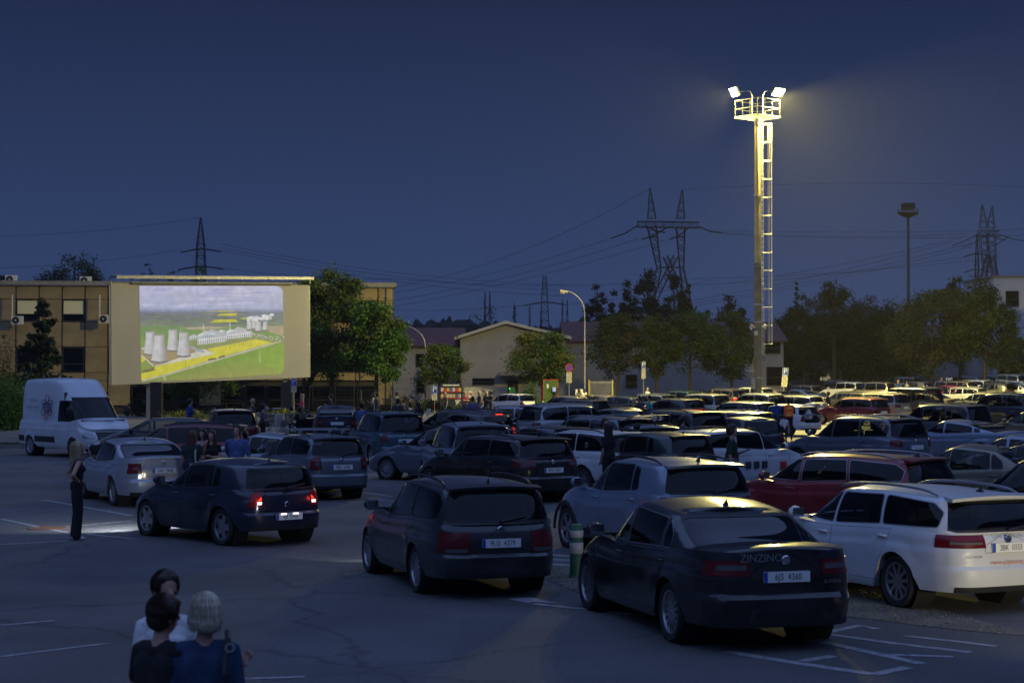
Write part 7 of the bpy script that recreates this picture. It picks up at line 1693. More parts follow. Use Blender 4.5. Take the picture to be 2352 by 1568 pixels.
def person(pos, face, H=1.72, top='navy', legs='jeans', hair='brown', hair_len=0, female=False, arms=('down', 'down'), pose='stand', label='', sleeve=.5, shorts=False, skirt=False, vox=.02, shoes=None, lean=0.0, head_turn=0.0, head_tilt=0.0, group='people among the cars', crop=False, bag=None, wide=1.0, look=0.0, bald=False, name='person', pants_wide=False):
    """face: direction faced, degrees from +x; joints in a frame with x = right hand side, y = forward, z = up"""
    S = H / 1.75; segs = []   # (a, b, r0, r1, flat, fdir, tag)
    def seg(a, b_, r0, r1, tg, flat=1.0, fdir=None): segs.append((Vector(a) * S, Vector(b_) * S, r0 * S, r1 * S, tg, flat, fdir))
    sw = (.185 if not female else .165) * wide; hwid = .095 if not female else .105
    hipz = .93; base = 0.0
    if pose == 'sit': base = -.50; 
    if pose == 'lap': base = -.62
    hip = lambda s: Vector((s * hwid, 0, hipz + base))
    ln = Vector((0, lean, 0))
    # torso
    ch = Vector((0, .01, 1.30 + base)) + ln * .75; pv = Vector((0, 0, .98 + base)); nk = Vector((0, .0, 1.46 + base)) + ln; ws = Vector((0, .005, 1.12 + base)) + ln * .4
    seg((-.055, 0, .97 + base), (.055, 0, .97 + base), .135 * wide, .135 * wide, 'leg', .85, (0, 1, 0)); 
    seg(pv, ws, .145 * wide, (.118 if female else .135) * wide, 'top_low', 1.0)
    seg(ws + Vector((-.05, 0, .02)), ch + Vector((-.07, 0, 0)), .11 * wide, .115 * wide, 'top', .95, (0, 1, 0)); seg(ws + Vector((.05, 0, .02)), ch + Vector((.07, 0, 0)), .11 * wide, .115 * wide, 'top', .95, (0, 1, 0))
    seg(ch + Vector((-sw + .05, 0, .09)), ch + Vector((sw - .05, 0, .09)), .072, .072, 'top', 1.0)
    if female: seg(ch + Vector((-.065, .085, -.03)), ch + Vector((.065, .085, -.03)), .06, .06, 'top')
    seg(ch + Vector((0, 0, .12)), nk + Vector((0, .01, .06)), .062, .05, 'skin')
    # head
    Rh = Matrix.Rotation(head_turn, 3, 'Z') @ Matrix.Rotation(-look, 3, 'X') @ Matrix.Rotation(head_tilt, 3, 'Y'); hb = nk + Vector((0, .012, .055)); hd = lambda v: hb + Rh @ Vector(v)
    seg(hd((0, .0, .125)), hd((0, .015, .15)), .098, .088, 'skin', .82, Rh @ Vector((1, 0, 0))); seg(hd((0, .045, .035)), hd((0, .03, .12)), .052, .078, 'skin', .86, Rh @ Vector((1, 0, 0)))
    seg(hd((0, .108, .115)), hd((0, .125, .08)), .012, .017, 'skin'); 
    for s in (-1, 1): seg(hd((s * .082, -.005, .12)), hd((s * .085, -.01, .085)), .018, .012, 'skin', .5, Rh @ Vector((1, 0, 0)))
    seg(hd((-.02, .093, .048)), hd((.02, .093, .048)), .011, .011, 'lip')
    # arms
    hands = []
    for s, ar in ((-1, arms[0]), (1, arms[1])):
        sh = ch + Vector((s * sw, 0, .085))
        if ar == 'down': e_, h_ = sh + Vector((s * .045, -.03, -.27)), sh + Vector((s * .055, .04, -.51))
        elif ar == 'hips': e_, h_ = sh + Vector((s * .19, -.12, -.21)), Vector((s * .13, .03, 1.03 + base))
        elif ar == 'fold': e_, h_ = sh + Vector((s * .06, .02, -.26)), sh + Vector((-s * .12, .2, -.22))
        elif ar == 'chin': e_, h_ = sh + Vector((s * .03, .12, -.25)), sh + Vector((-s * .07, .17, .02))
        elif ar == 'front': e_, h_ = sh + Vector((s * .05, .05, -.26)), sh + Vector((-s * .02, .26, -.18))
        elif ar == 'reach': e_, h_ = sh + Vector((s * .04, .22, -.14)), sh + Vector((s * .0, .46, -.10))
        elif ar == 'door': e_, h_ = sh + Vector((s * .10, .16, -.18)), sh + Vector((s * .12, .38, -.02))
        elif ar == 'side': e_, h_ = sh + Vector((s * .17, .02, -.20)), sh + Vector((s * .36, .12, -.34))
        elif ar == 'back': e_, h_ = sh + Vector((s * .06, -.16, -.20)), sh + Vector((s * .02, -.30, -.36))
        elif ar == 'knee': e_, h_ = sh + Vector((s * .05, .12, -.24)), sh + Vector((s * .0, .32, -.34))
        elif ar == 'hug': e_, h_ = sh + Vector((s * .12, .14, -.16)), sh + Vector((s * .02, .36, -.10))
        else: e_, h_ = sh + Vector(ar[0]), sh + Vector(ar[1])
        sl = sleeve; mid = sh.lerp(e_, min(1, sl * 2)) if sl < .5 else e_
        if sl <= 0: seg(sh, e_, .048, .040, 'skin')
        elif sl < .5: seg(sh, mid, .056, .05, 'top'); seg(mid, e_, .042, .038, 'skin')
        else: seg(sh, e_, .056, .046, 'top')
        if sl > .6: seg(e_, h_, .046, .034, 'top')
        else: seg(e_, h_, .040, .026, 'skin')
        d = (h_ - e_).normalized(); side = d.cross(Vector((0, 1, 0)) if abs(d.y) < .8 else Vector((0, 0, 1))).normalized() * s; nrm = d.cross(side).normalized()
        pm = h_ + d * .045; seg(h_, h_ + d * .07, .026, .034, 'skin', .55, nrm)
        for k, (off, ln_) in enumerate(((-.026, .062), (-.009, .074), (.009, .07), (.026, .052))):
            r0 = h_ + d * .085 + side * off; k1 = r0 + d * ln_ * .55 + nrm * .006; k2 = k1 + d * ln_ * .4 + nrm * .022; seg(r0, k1, .0095, .0088, 'skin'); seg(k1, k2, .0088, .0075, 'skin')
        t0 = h_ + d * .025 - side * .028; t1 = t0 + d * .035 - side * .022 + nrm * .012; seg(t0, t1, .012, .0105, 'skin'); seg(t1, t1 + d * .032 - side * .002 + nrm * .008, .0105, .008, 'skin')
        hands.append(h_)
    # legs
    for s in (-1, 1):
        hp = hip(s)
        if pose == 'stand': kn, an = Vector((s * (hwid + .01), .02, .50)), Vector((s * (hwid + .015), -.02, .085))
        elif pose == 'walk': kn, an = Vector((s * hwid, .10 * s + .06, .52)), Vector((s * hwid, .24 * s - .02, .10 if s > 0 else .13))
        elif pose == 'cross': kn, an = Vector((s * hwid, .06 if s > 0 else .0, .50)), Vector((s * hwid * (.2 if s > 0 else 1), .22 if s > 0 else -.02, .085))
        elif pose in ('sit',): kn, an = hp + Vector((s * .03, .44, .04)), hp + Vector((s * .04, .40, -.37))
        else: kn, an = hp + Vector((s * .04, .42, .22)), hp + Vector((s * .05, .62, -.14))
        lt = 'leg'
        kk = 1.0 + (.35 if pants_wide else 0)
        seg(hp + Vector((0, 0, -.02)), kn, .09 * (1.1 if female else 1), .062 * kk, 'leg')
        seg(kn, an, .060 * kk, (.042 if not pants_wide else .085), 'shin')
        if not pants_wide: seg(kn.lerp(an, .25) + Vector((0, -.02, 0)), kn.lerp(an, .45) + Vector((0, -.015, 0)), .05, .045, 'shin')
        seg(an + Vector((0, -.045, -.035)), an + Vector((s * .02, .13, -.052)), .042, .032, 'shoe', .8, (0, 0, 1)); seg(an, an + Vector((0, -.01, -.03)), .042, .042, 'shoe')
    if skirt: seg((0, 0, .95 + base), (0, .01, .62 + base), .15, .19, 'leg')
    bm_ = MB()
    for a, c, r0, r1, tg, fl, fd in segs: limb_mesh(bm_, a, c, r0, r1, 10 if vox > .012 else 14, fl, fd)
    me = bm_.mesh('body'); o = bpy.data.objects.new('body', me); md = o.modifiers.new('r', 'REMESH'); md.mode = 'VOXEL'; md.voxel_size = vox; md.use_smooth_shade = True; ms = o.modifiers.new('s', 'SMOOTH'); ms.factor = .5; ms.iterations = 3 if vox > .012 else 4
    body = baked(o); body.name = 'body'
    # colour by the nearest limb
    nf = len(body.polygons); cen = np.empty(nf * 3); body.polygons.foreach_get('center', cen); cen = cen.reshape(-1, 3); D = np.empty((len(segs), nf))
    for k, (a, c, r0, r1, tg, fl, fd) in enumerate(segs):
        a_, c_ = np.array(a), np.array(c); t = c_ - a_; q = np.clip(((cen - a_) @ t) / max(t @ t, 1e-9), 0, 1); D[k] = np.linalg.norm(cen - (a_ + q[:, None] * t), axis=1) - (r0 + (r1 - r0) * q) * (1 if fl > .7 else .9)
    idx = D.argmin(0); shs = shoes or SHOED; mats = [SK, CL[top], CL[legs], shs, mat('lips', (.3, .1, .09), .5)]; tm = {'skin': 0, 'top': 1, 'leg': 2, 'shoe': 3, 'lip': 4, 'top_low': 1, 'shin': 0 if (shorts or skirt) else 2}
    if crop: tm['top_low'] = 0
    mi = np.array([tm[s_[4]] for s_ in segs])[idx].astype(np.int32)
    for m_ in mats: body.materials.append(m_)
    body.polygons.foreach_set('material_index', mi); body.polygons.foreach_set('use_smooth', [True] * nf)
    root = empty(name, tuple(pos), R(face) - math.pi / 2, label, 'person', group)
    obj('body', body, None, root)
    # hair
    if not bald:
        hm = MB(); hs = []
        def hseg(a, c, r0, r1, fl=1.0, fd=None): limb_mesh(hm, Vector(a) * S, Vector(c) * S, r0 * S, r1 * S, 12, fl, fd)
        rx = Rh @ Vector((1, 0, 0))
        hseg(hd((0, -.015, .135)), hd((0, -.005, .172)), .108, .098, .86, rx); hseg(hd((0, -.04, .10)), hd((0, -.035, .15)), .092, .10, .9, rx); hseg(hd((-.045, .05, .205)), hd((.045, .05, .205)), .035, .035)
        if hair_len > 0:
            L = hair_len
            for s in (-1, 1): hseg(hd((s * .07, -.02, .12)), hd((s * .085, -.03, .10 - L)), .045, .04, .8, rx); hseg(hd((s * .075, .035, .14)), hd((s * .088, .03, .09 - L * .9)), .03, .032, .8, rx)
            hseg(hd((0, -.07, .12)), hd((0, -.085, .09 - L)), .075, .085 if L < .2 else .055, .75, Rh @ Vector((0, 1, 0)))
        if hair_len < 0:   # ponytail
            hseg(hd((0, -.11, .15)), hd((0, -.15, .10)), .035, .04); hseg(hd((0, -.15, .10)), hd((0, -.13, -.14)), .04, .018)
        o = bpy.data.objects.new('hair', hm.mesh('hair')); md = o.modifiers.new('r', 'REMESH'); md.mode = 'VOXEL'; md.voxel_size = max(.010, vox * .8); md.use_smooth_shade = True
        if vox <= .012: tx = bpy.data.textures.get('strands') or bpy.data.textures.new('strands', 'CLOUDS'); tx.noise_scale = .012; md2 = o.modifiers.new('d', 'DISPLACE'); md2.texture = tx; md2.strength = .004
        hme = baked(o); hme.name = 'hair'
        # keep the face clear: drop hair faces in front of the brow
        Ri = Rh.transposed(); bmh = bmesh.new(); bmh.from_mesh(hme); kill = []
        for f in bmh.faces:
            q = Ri @ (f.calc_center_median() / S - hb)
            if q.y > .055 and q.z < .175 and abs(q.x) < .078: kill.append(f)
        bmesh.ops.delete(bmh, geom=kill, context='FACES'); bmh.to_mesh(hme); bmh.free(); hme.polygons.foreach_set('use_smooth', [True] * len(hme.polygons)); hme.materials.append(CL['h_' + hair]); obj('hair', hme, None, root)
    if vox <= .012 and not bald:   # separate strands over the hair
        st = MB(); rn = random.Random(int(H * 1000) + int(hair_len * 100)); Lh = hair_len + .10 if hair_len > 0 else 0
        for _ in range(340):
            ph = rn.uniform(R(38), R(322)) - math.pi / 2 + math.pi; ph = rn.uniform(math.pi / 2 + R(40), math.pi / 2 + R(320)); end = rn.uniform(R(80), R(118)) if Lh == 0 else R(98); pts = []
            for k in range(5): th = R(6) + (end - R(6)) * k / 4; q = .114 + rn.uniform(-.001, .005); pts.append(hd((q * .88 * math.sin(th) * math.cos(ph), -.02 + q * math.sin(th) * math.sin(ph), .150 + q * math.cos(th))) * S)
            if Lh: e0 = pts[-1]; pts += [e0 + (Rh @ Vector((math.cos(ph) * .008, math.sin(ph) * .008, -Lh * .5))) * S, e0 + (Rh @ Vector((-math.cos(ph) * .012 + rn.uniform(-.01, .01), -math.sin(ph) * .01, -Lh * rn.uniform(.9, 1.12)))) * S]
            st.tube(pts, [.0034] * (len(pts) - 1) + [.001], n=3, cap=False)
        tag(st.build('hair_strands', mat('strands_' + hair, tuple(min(1, c * 1.35) for c in CL['h_' + hair].node_tree.nodes['Principled BSDF'].inputs['Base Color'].default_value[:3]), .5, island=.5), root), kind='stuff')
    # eyes
    if vox <= .016:
        for s in (-1, 1):
            eb = MB(); p_ = hd((s * .033, .098, .108)) * S; eb.lathe([(.001, 0), (.009 * S, -.002), (.011 * S, -.006)], n=8, axis='Y'); eo = eb.build('eye', mat('eye_dark', (.02, .015, .012), .3), root); eo.location = p_
    if bag:   # shoulder strap and tote
        bb = MB(); x = .13; y0 = -.13; pts = [Vector((.10, .10, 1.25)), Vector((.11, .0, 1.465)), Vector((.13, -.13, 1.25)), Vector((.15, -.15, 1.0))]
        bb.tube([p_ * S for p_ in pts], .018 * S, n=6); bb.box(tuple(Vector((.17, -.14, .85)) * S), (.30 * S, .08 * S, .34 * S)); bb.build('shoulder_bag', mat('bag_canvas', bag, .9), root)
    return root, hands
def hivis(root, H, col=(.95, .11, .03)):
    """orange vest shell with yellow bands"""
    S = H / 1.75; M_OR = mat('vest_orange', col, .8, emit=(1, .1, .02), estr=.02); M_YB = mat('vest_yellow', (.75, .7, .08), .6)
    b = MB(); vs = []; n = 20; lev = [(.98, .185, .155), (1.10, .185, .150), (1.22, .20, .152), (1.34, .205, .148), (1.42, .17, .12), (1.46, .12, .10)]
    for z, rx, ry in lev:
        for k in range(n): a = 2 * math.pi * k / n; vs.append((rx * S * math.copysign(abs(math.cos(a)) ** .8, math.cos(a)), ry * S * math.copysign(abs(math.sin(a)) ** .8, math.sin(a)), z * S))
    b.add(vs, [(j * n + k, j * n + (k + 1) % n, (j + 1) * n + (k + 1) % n, (j + 1) * n + k) for j in range(len(lev) - 1) for k in range(n)]); b.build('vest', M_OR, root, 60)
    for z in (1.02, 1.11): b = MB(); b.lathe([(.19 * S, z * S), (.197 * S, z * S + .01), (.197 * S, z * S + .035), (.19 * S, z * S + .045)], n=20); o = b.build('reflective_band', M_YB, root); o.scale = (1.0, .82, 1)
    b = MB(); b.box((0, -.158 * S, 1.33 * S), (.22 * S, .01, .08 * S)); b.build('back_patch', M_YB, root)
BOXES = []
for o in list(bpy.data.objects):
    if o.parent is None and o.get('category') in ('car', 'van'):
        bd = [c for c in o.children if c.name.split('.')[0] == 'body']
        if bd: bb = [Vector(q) for q in bd[0].bound_box]; BOXES.append((o.location.copy(), o.rotation_euler.z, min(q.x for q in bb), max(q.x for q in bb), max(q.y for q in bb)))
def blocked(p, m=.30):
    for l, rz, x0, x1, y1 in BOXES:
        dx, dy = p.x - l.x, p.y - l.y; u, v = dx * math.cos(rz) + dy * math.sin(rz), -dx * math.sin(rz) + dy * math.cos(rz)
        if x0 - m < u < x1 + m and abs(v) < y1 + m: return True
    return False
def P_(px, s):
    d = FPX / s; p = stand(px, d); k = 0
    while blocked(p) and k < 40:
        k += 1; p = stand(px, d - .15 * k)
    return p
AWAY, LEFT, RIGHT, HERE = 90, 180, 0, 270
G0 = 'women talking in the foreground'
# the three women in front
pA = P_(358, 385); pA.y += .0
person(pA, 62, 1.57, 'black', 'black', 'brown', .0, True, ('fold', ((.10, .16, -.22), (.24, .26, -.10))), 'stand', 'dark-haired woman in a black T-shirt leaning close to the blonde', sleeve=.34, vox=.011, head_turn=R(-14), head_tilt=R(12), lean=.06, group=G0, wide=1.06)
person(P_(472, 385), 100, 1.58, 'denim', 'jeans', 'ash', .02, True, ('down', 'down'), 'stand', 'woman with a blonde bob and denim jacket seen from behind', sleeve=.9, vox=.011, head_turn=R(14), group=G0, wide=1.12, bag=None)
bag_r = tag(empty('shoulder_bag', tuple(P_(472, 385)), R(10)), 'dark strapped bag on the back of the denim jacket woman', 'bag')
b = MB(); Hs = 1.58 / 1.75; b.tube([(.16 * Hs, .10, 1.19), (.15 * Hs, .03, 1.36), (.15 * Hs, -.10, 1.33), (.13 * Hs, -.165, 1.14), (.09 * Hs, -.165, .90)], .020, n=6); b.build('strap', M_PLA, bag_r); b = MB(); b.box((.06, -.20, .76), (.30, .10, .34)); b.build('pouch', M_PLA, bag_r); b = MB(); b.lathe([(.018, 0), (.03, 0), (.03, .008), (.018, .008)], n=16, axis='Y', c=(.145, -.15, 1.29)); b.build('ring', M_CHR, bag_r)
pC = P_(382, 352); person(pC, 292, 1.60, 'white', 'jeans', 'brown', -1, True, ('down', 'front'), 'stand', 'brown-haired woman in white facing the camera behind the others', sleeve=.4, vox=.011, head_turn=R(8), group=G0)
# woman in black standing by the light pool
person(ground(176, 1239), 20, 1.70, 'black', 'black', 'blonde', .34, True, ('hips', 'hips'), 'stand', 'woman with long blonde hair, black crop top and wide black trousers', sleeve=0, vox=.012, crop=True, pants_wide=True, shoes=SHOE, head_turn=R(-10), group='people among the cars')
person(P_(441, 104), 80, 1.66, 'teal', 'navy', 'auburn', .26, True, ('down', 'fold'), 'stand', 'woman in a dark teal top with a pale tote bag, from behind', sleeve=.3, vox=.014, bag=(.5, .46, .36), wide=1.15)
person(P_(487, 105), 260, 1.66, 'black', 'pink', 'brown', .24, True, ('fold', 'chin'), 'stand', 'woman in black top and pink trousers with hand at her chin', sleeve=.2, vox=.014)
person(P_(467, 101), 250, 1.64, 'pink', 'grey', 'black', .1, True, ('down', 'down'), 'stand', 'woman in pink half hidden behind the teal-top woman', sleeve=.35, vox=.016)
person(P_(545, 107), 262, 1.80, 'polo', 'navy', 'brown', 0, False, ('down', 'back'), 'stand', 'man in a light blue polo shirt facing the camera', sleeve=.45, vox=.014, wide=1.1)
person(P_(604, 62), 10, 1.80, 'grey', 'black', 'black', 0, False, ('fold', 'front'), 'cross', 'man in grey shirt and black shorts leaning on wine red car', sleeve=.4, vox=.016, shorts=True, shoes=SHOED)
person(P_(579, 58), 20, 1.80, 'dkgrey', 'black', 'grey', 0, False, ('fold', 'fold'), 'stand', 'bald man standing behind the wine red off-roader', sleeve=.4, vox=.018, bald=True)
person(P_(436, 56), 40, 1.74, 'blue', 'jeans', 'black', -1, True, ('down', 'front'), 'stand', 'person in bright blue with a ponytail behind the red car', sleeve=.4, vox=.018)
person(P_(831, 57), 95, 1.84, 'polo', 'khaki', 'black', 0, False, ('door', 'down'), 'stand', 'man in blue T-shirt and shorts at the dark blue liftback', sleeve=.45, vox=.016, shorts=True, wide=1.12)
SEAT = 'folding chairs by the back lot'
M_CHW = mat('chair_white', (.62, .6, .55), .5); M_CHC = mat('chair_canvas', (.06, .07, .06), .9)
def folding_chair(px, s, face, label, white=False):
    p = P_(px, s); r = empty('folding_chair', tuple(p), R(face) - math.pi / 2, label, 'chair', SEAT); fm = M_CHW if white else M_GALV
    for x in (-.25, .25):
        b = MB(); b.tube([(x, .24, 0), (x, -.16, .46), (x, -.28, .92)], .016, n=6); b.build('back_leg', fm, r); b = MB(); b.tube([(x, -.26, 0), (x, .22, .44), (x, .24, .62), (x, -.18, .64)], .016, n=6); b.build('front_leg', fm, r)
    if white:
        for k in range(5): b = MB(); b.box((0, .20 - k * .09, .44), (.5, .06, .02)); b.build('slat', fm, r)
        for k in range(5): b = MB(); b.box((0, -.17 - .02 * k, .54 + .085 * k), (.5, .02, .06)); b.build('slat', fm, r)
    else: b = MB(); b.box((0, .02, .43), (.5, .44, .03)); b.build('seat', M_CHC, r); b = MB(); b.box((0, -.22, .70), (.5, .03, .42), M=Matrix.Rotation(R(-14), 3, 'X')); b.build('backrest', M_CHC, r)
for px, s, top, legs, hair, fem, face, lab in [(613, 50, 'blue', 'jeans', 'grey', False, 150, 'seated person in blue T-shirt beside the chairs'), (668, 48, 'khaki', 'jeans', 'black', False, 160, 'seated person in khaki with dark cap'), (687, 50, 'black', 'black', 'black', False, 150, 'seated person in black near dark blue car'), (926, 44, 'cream', 'jeans', 'blonde', True, 150, 'seated blonde woman behind the teal people carrier'), (942, 42, 'white', 'jeans', 'brown', True, 175, 'seated brown-haired woman beside the blonde one'), (958, 42, 'lime', 'jeans', 'black', True, 185, 'seated person in bright green')]:
    p = P_(px, s); person(p, face, 1.72, top, legs, hair, .1 if fem else 0, fem, ('knee', 'knee'), 'sit', lab, sleeve=.4, vox=.02); folding_chair(px, s, face, 'chair under the ' + lab.replace('seated ', '').replace('person', 'one'), white=False)
for px, s, f, lab in ((632, 49, 150, 'empty white slatted chair beside the man in blue'), (975, 43, 200, 'empty white slatted chair near the person in green'), (938, 48, 120, 'white slatted chair by the dark standing man')): folding_chair(px, s, f, lab, True)
folding_chair(650, 49, 170, 'empty dark folding chair between the seated people')
FARP = [(694, 42, 1.7, 'hot', 'jeans', 'blonde', .2, True, 200, 'blonde person in orange standing near the parking sign'), (858, 38, 1.7, 'cream', 'jeans', 'brown', .1, True, 180, 'woman in cream behind the man in blue'), (866, 39, 1.7, 'navy', 'jeans', 'black', 0, False, 150, 'man in navy right of woman in cream'), (914, 55, 1.74, 'dkgrey', 'black', 'black', 0, False, 100, 'dark figure standing at the teal people carrier'), (962, 53, 1.55, 'black', 'navy', 'brown', .3, True, 80, 'long-haired woman in black seen from behind'), (1086, 50, 1.72, 'purple', 'jeans', 'black', 0, False, 95, 'man in a purple shirt before black hatchback'), (1068, 36, 1.66, 'hot', 'jeans', 'blonde', -1, True, 250, 'woman in a coral pink T-shirt by poster board'), (1101, 37, 1.70, 'denim', 'denim', 'blonde', .12, True, 200, 'blonde woman in a long blue dress'), (1117, 37, 1.66, 'black', 'black', 'blonde', .2, True, 230, 'blonde woman in black left of the lettered car'), (1127, 38, 1.74, 'black', 'jeans', 'brown', 0, False, 200, 'man in a dark T-shirt left of the lettered car'),
        (1084, 37, 1.1, 'cream', 'jeans', 'auburn', .1, True, 240, 'red-haired child beside woman in coral pink'), (1456, 50, 1.64, 'black', 'black', 'blonde', .25, True, 70, 'blonde woman in black with backpack'), (1470, 49, 1.76, 'dkgrey', 'black', 'brown', 0, False, 120, 'man in dark vest next to the blonde woman'), (1493, 49, 1.78, 'turq', 'jeans', 'brown', 0, False, 160, 'man in a turquoise T-shirt'), (1567, 74, 1.66, 'grey', 'navy', 'brown', -1, True, 40, 'ponytail woman in grey beside the navy estate'), (1614, 86, 1.45, 'navy', 'navy', 'brown', 0, False, 150, 'boy peeping out behind the white car with squares'), (1398, 92, 1.70, 'black', 'black', 'black', .45, True, 130, 'woman in black with very long dark hair'), (1389, 88, 1.72, 'grey', 'grey', 'brown', 0, True, 300, 'pale-faced person behind the woman in black'), (1463, 80, 1.55, 'black', 'navy', 'black', 0, False, 40, 'dark-haired boy beside the pale silver car'),
        (1783, 54, 1.80, 'blue', 'black', 'black', 0, False, 110, 'man in a bright blue T-shirt walking away'), (1902, 40, 1.76, 'black', 'jeans', 'brown', 0, False, 150, 'man in black T-shirt and denim shorts'), (1680, 108, 1.80, 'green', 'khaki', 'brown', 0, False, 350, 'man in a dark green T-shirt turned right'),
        (1487, 29, 1.68, 'white', 'white', 'blonde', .2, True, 300, 'blonde woman in white before the hedge'), (1330, 31, 1.68, 'grey', 'jeans', 'brown', .2, True, 100, 'woman by the yellow gate, left of two'), (1342, 31, 1.68, 'white', 'jeans', 'brown', .2, True, 120, 'woman in white by the yellow gate'), (2063, 27, 1.72, 'blue', 'jeans', 'blonde', 0, False, 200, 'man in blue with lit face among far cars'), (2083, 27, 1.62, 'cream', 'jeans', 'brown', 0, True, 210, 'person in cream next to the far man in blue'), (2161, 26, 1.76, 'black', 'black', 'brown', 0, False, 330, 'man in black beside the low parking sign'), (2214, 28, 1.66, 'white', 'jeans', 'auburn', .15, True, 220, 'woman in white right of the low parking sign'), (1636, 33, 1.6, 'black', 'black', 'brown', 0, False, 170, 'person at the open door of brown off-roader'), (912, 36, 1.72, 'grey', 'jeans', 'brown', 0, False, 160, 'standing person behind the seated blonde woman'), (1023, 35, 1.6, 'khaki', 'jeans', 'blonde', 0, True, 220, 'person beside the trunk of the small tree'), (760, 44, 1.7, 'dkgrey', 'black', 'brown', 0, False, 190, 'person partly hidden by the dark blue liftback')]
for i, (px, s, H, top, legs, hair, hl, fem, face, lab) in enumerate(FARP):
    person(P_(px, s), face, H, top, legs, hair, hl, fem, [('down', 'front'), ('front', 'down'), ('fold', 'down'), ('down', 'down')][i % 4], 'walk' if 'walking' in lab else 'stand', lab, sleeve=.4, vox=.016 if s > 80 else .022, shorts='shorts' in lab, wide=1.08 if not fem else 1.0)
# child walking, marshals, child in white, rooftop picnic
person(ground(1346, 1088), 175, 1.14, 'grey', 'jeans', 'auburn', .0, True, ('reach', 'fold'), 'walk', 'small child in grey walking with white shoes', sleeve=.9, vox=.014, shoes=SHOE, wide=1.05)
r1, _ = person(P_(1811, 54), 88, 1.82, 'black', 'black', 'black', 0, False, ('down', 'front'), 'stand', 'marshal in an orange vest seen from behind', sleeve=.9, vox=.016, wide=1.08); hivis(r1, 1.82)
person(P_(1801, 56), 95, 1.16, 'white', 'black', 'brown', 0, False, ('down', 'down'), 'stand', 'child in a white T-shirt beside the marshal', sleeve=.4, vox=.016)
r2, _ = person(P_(1267, 60), 92, 1.62, 'black', 'black', 'black', 0, False, ('down', 'down'), 'stand', 'marshal in an orange vest by the white hatchback', sleeve=.9, vox=.018, wide=1.1); hivis(r2, 1.62)
tr = FARCARS['dark olive off-roader with a picnic laid on its roof']; tl_ = Vector(tr.location)
person((tl_.x - .1, tl_.y + .1, tl_.z + 1.69 - .30), 240, 1.5, 'cream', 'jeans', 'auburn', .12, True, ('knee', 'knee'), 'lap', 'red-haired child sitting on the off-roader roof', sleeve=.4, vox=.022)
for k, (dx, h, c, lab) in enumerate(((-1.0, .34, 'lime', 'green drink bottle on the car roof'), (-.75, .30, 'cream', 'pale box on the car roof'), (-1.35, .38, 'white', 'clear bottle on the car roof'))):
    b = MB()
    if 'box' in lab: b.box((0, 0, h / 2), (.4, .3, h))
    else: b.lathe([(.001, 0), (.07, 0), (.07, h * .6), (.025, h * .8), (.025, h), (.001, h)], n=12)
    o = b.build('bottle' if 'bottle' in lab else 'box', CL[c]); o.location = (tl_.x + dx * .6, tl_.y - .3, tl_.z + 1.71); tag(o, lab, 'bottle' if 'bottle' in lab else 'box')
# things left on the kerb
def put(px, d): return stand(px, d)
p = ground(880, 1036); b = MB(); b.lathe([(.001, 0), (.14, 0), (.17, .30), (.16, .30), (.13, .02), (.001, .02)], n=18); o = b.build('bucket', M_SWHITE, None, 50); o.location = (p.x, p.y, p.z); tag(o, 'white bucket standing in front of the kerb', 'bucket')
p = stand(893, 74); b = MB(); b.lathe([(.001, 0), (.05, 0), (.05, .22), (.02, .28), (.02, .32), (.001, .32)], n=12); o = b.build('drink_bottle', mat('red_drink', (.25, .02, .03), .2), None, 50); o.location = tuple(p); tag(o, 'bottle of red drink on the kerb', 'bottle')
p = ground(853, 1031); b = MB(); b.tube([(-.3, 0, .06), (-.1, .03, .09), (.15, 0, .08), (.32, .02, .05)], [.05, .10, .11, .05], n=10); o = b.build('duffel_bag', M_PLA, None, 60); o.location = tuple(p); tag(o, 'dark bag lying on the ground by the kerb', 'bag')
p = stand(848, 76); b = MB(); b.lathe([(.001, 0), (.06, 0), (.075, .17), (.001, .17)], n=12); o = b.build('cup', M_SWHITE, None, 50); o.location = tuple(p); tag(o, 'white cup on the raised lot behind the bag', 'cup')
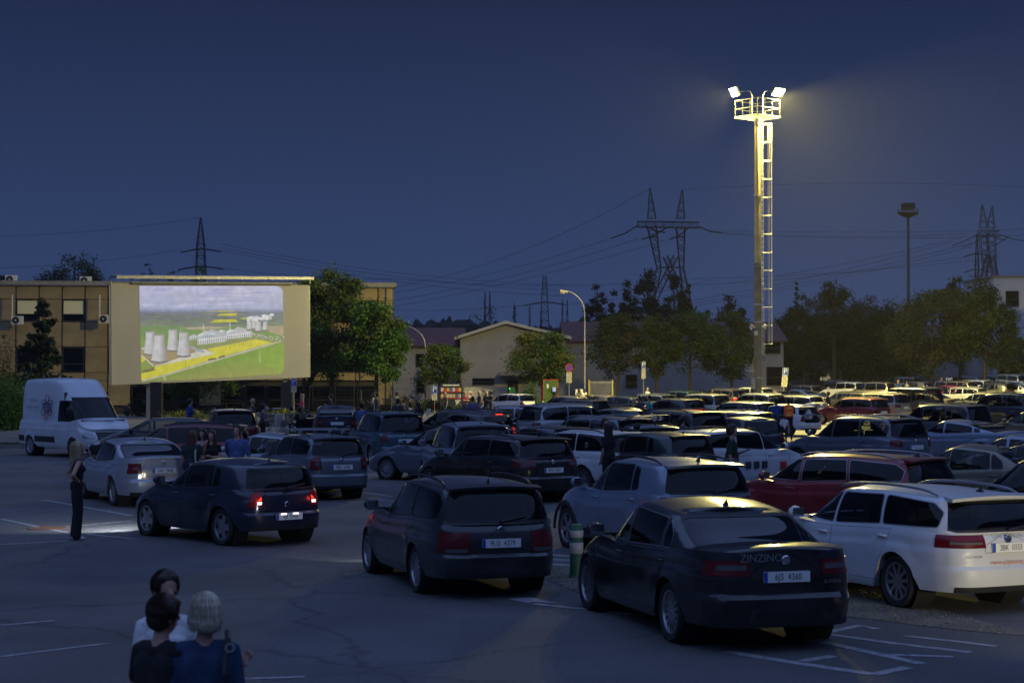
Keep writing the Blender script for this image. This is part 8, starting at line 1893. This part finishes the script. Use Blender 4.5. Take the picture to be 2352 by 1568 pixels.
p = stand(628, 98); r = empty('concrete_planter', tuple(p), 0, 'pale low block with pipes near the screen post', 'planter'); b = MB(); b.box((0, 0, .12), (2.0, .8, .24)); b.build('slab', M_CONC, r); b = MB(); b.box((.1, 0, .45), (.9, .5, .42)); b.build('block', M_CONC, r); b = MB(); b.tube([(.0, 0, .65), (0, 0, .95), (.4, 0, .95)], .05, n=8); b.build('pipe', M_GALV, r)
for px, z, lab in ((512, 868, 'black loudspeaker column at the left screen post'), (648, 905, 'black loudspeaker column at the right screen post')):
    p = stand(355 if px == 512 else 652, 124); b = MB(); b.box((0, 0, 1.25), (.75, .6, 2.5)); o = b.build('loudspeaker', M_PLA); o.location = (p.x + .3, p.y - .8, p.z); tag(o, lab, 'loudspeaker', 'loudspeakers under the screen')
# carrier bag in the white crossover's boot
wc = FARCARS['white crossover with its tailgate raised and a bag inside']; wv = Vector(wc.location); f = Vector((math.cos(wc.rotation_euler.z), math.sin(wc.rotation_euler.z), 0)); b = MB(); b.lathe([(.001, 0), (.16, .02), (.20, .2), (.12, .38), (.05, .46), (.001, .46)], n=12); o = b.build('carrier_bag', M_SWHITE, None, 50); q = wv - f * 1.75; o.location = (q.x, q.y, q.z + .75); tag(o, 'white carrier bag in the open boot of white crossover', 'bag')

bpy.data.scenes.remove(TMP)

# ================================================================ thin even haze added round the whole place for the floodlights' glow
b = MB(); b.box((0, 640, 30), (2700, 1460, 64)); hz = b.build('haze', None) if False else None
me = b.mesh('haze'); hm_ = bpy.data.materials.new('glow_haze'); hm_.use_nodes = True; nt = hm_.node_tree; nt.nodes.clear(); ho = nt.nodes.new('ShaderNodeOutputMaterial'); pv = nt.nodes.new('ShaderNodeVolumePrincipled'); pv.inputs['Color'].default_value = (.9, .92, .95, 1); pv.inputs['Density'].default_value = .00011; pv.inputs['Anisotropy'].default_value = .0; nt.links.new(pv.outputs[0], ho.inputs['Volume'])
me.materials.append(hm_); tag(obj('haze', me), 'thin even haze added to glow round the floodlights', 'haze', kind='stuff')
SC.cycles.volume_bounces = 0
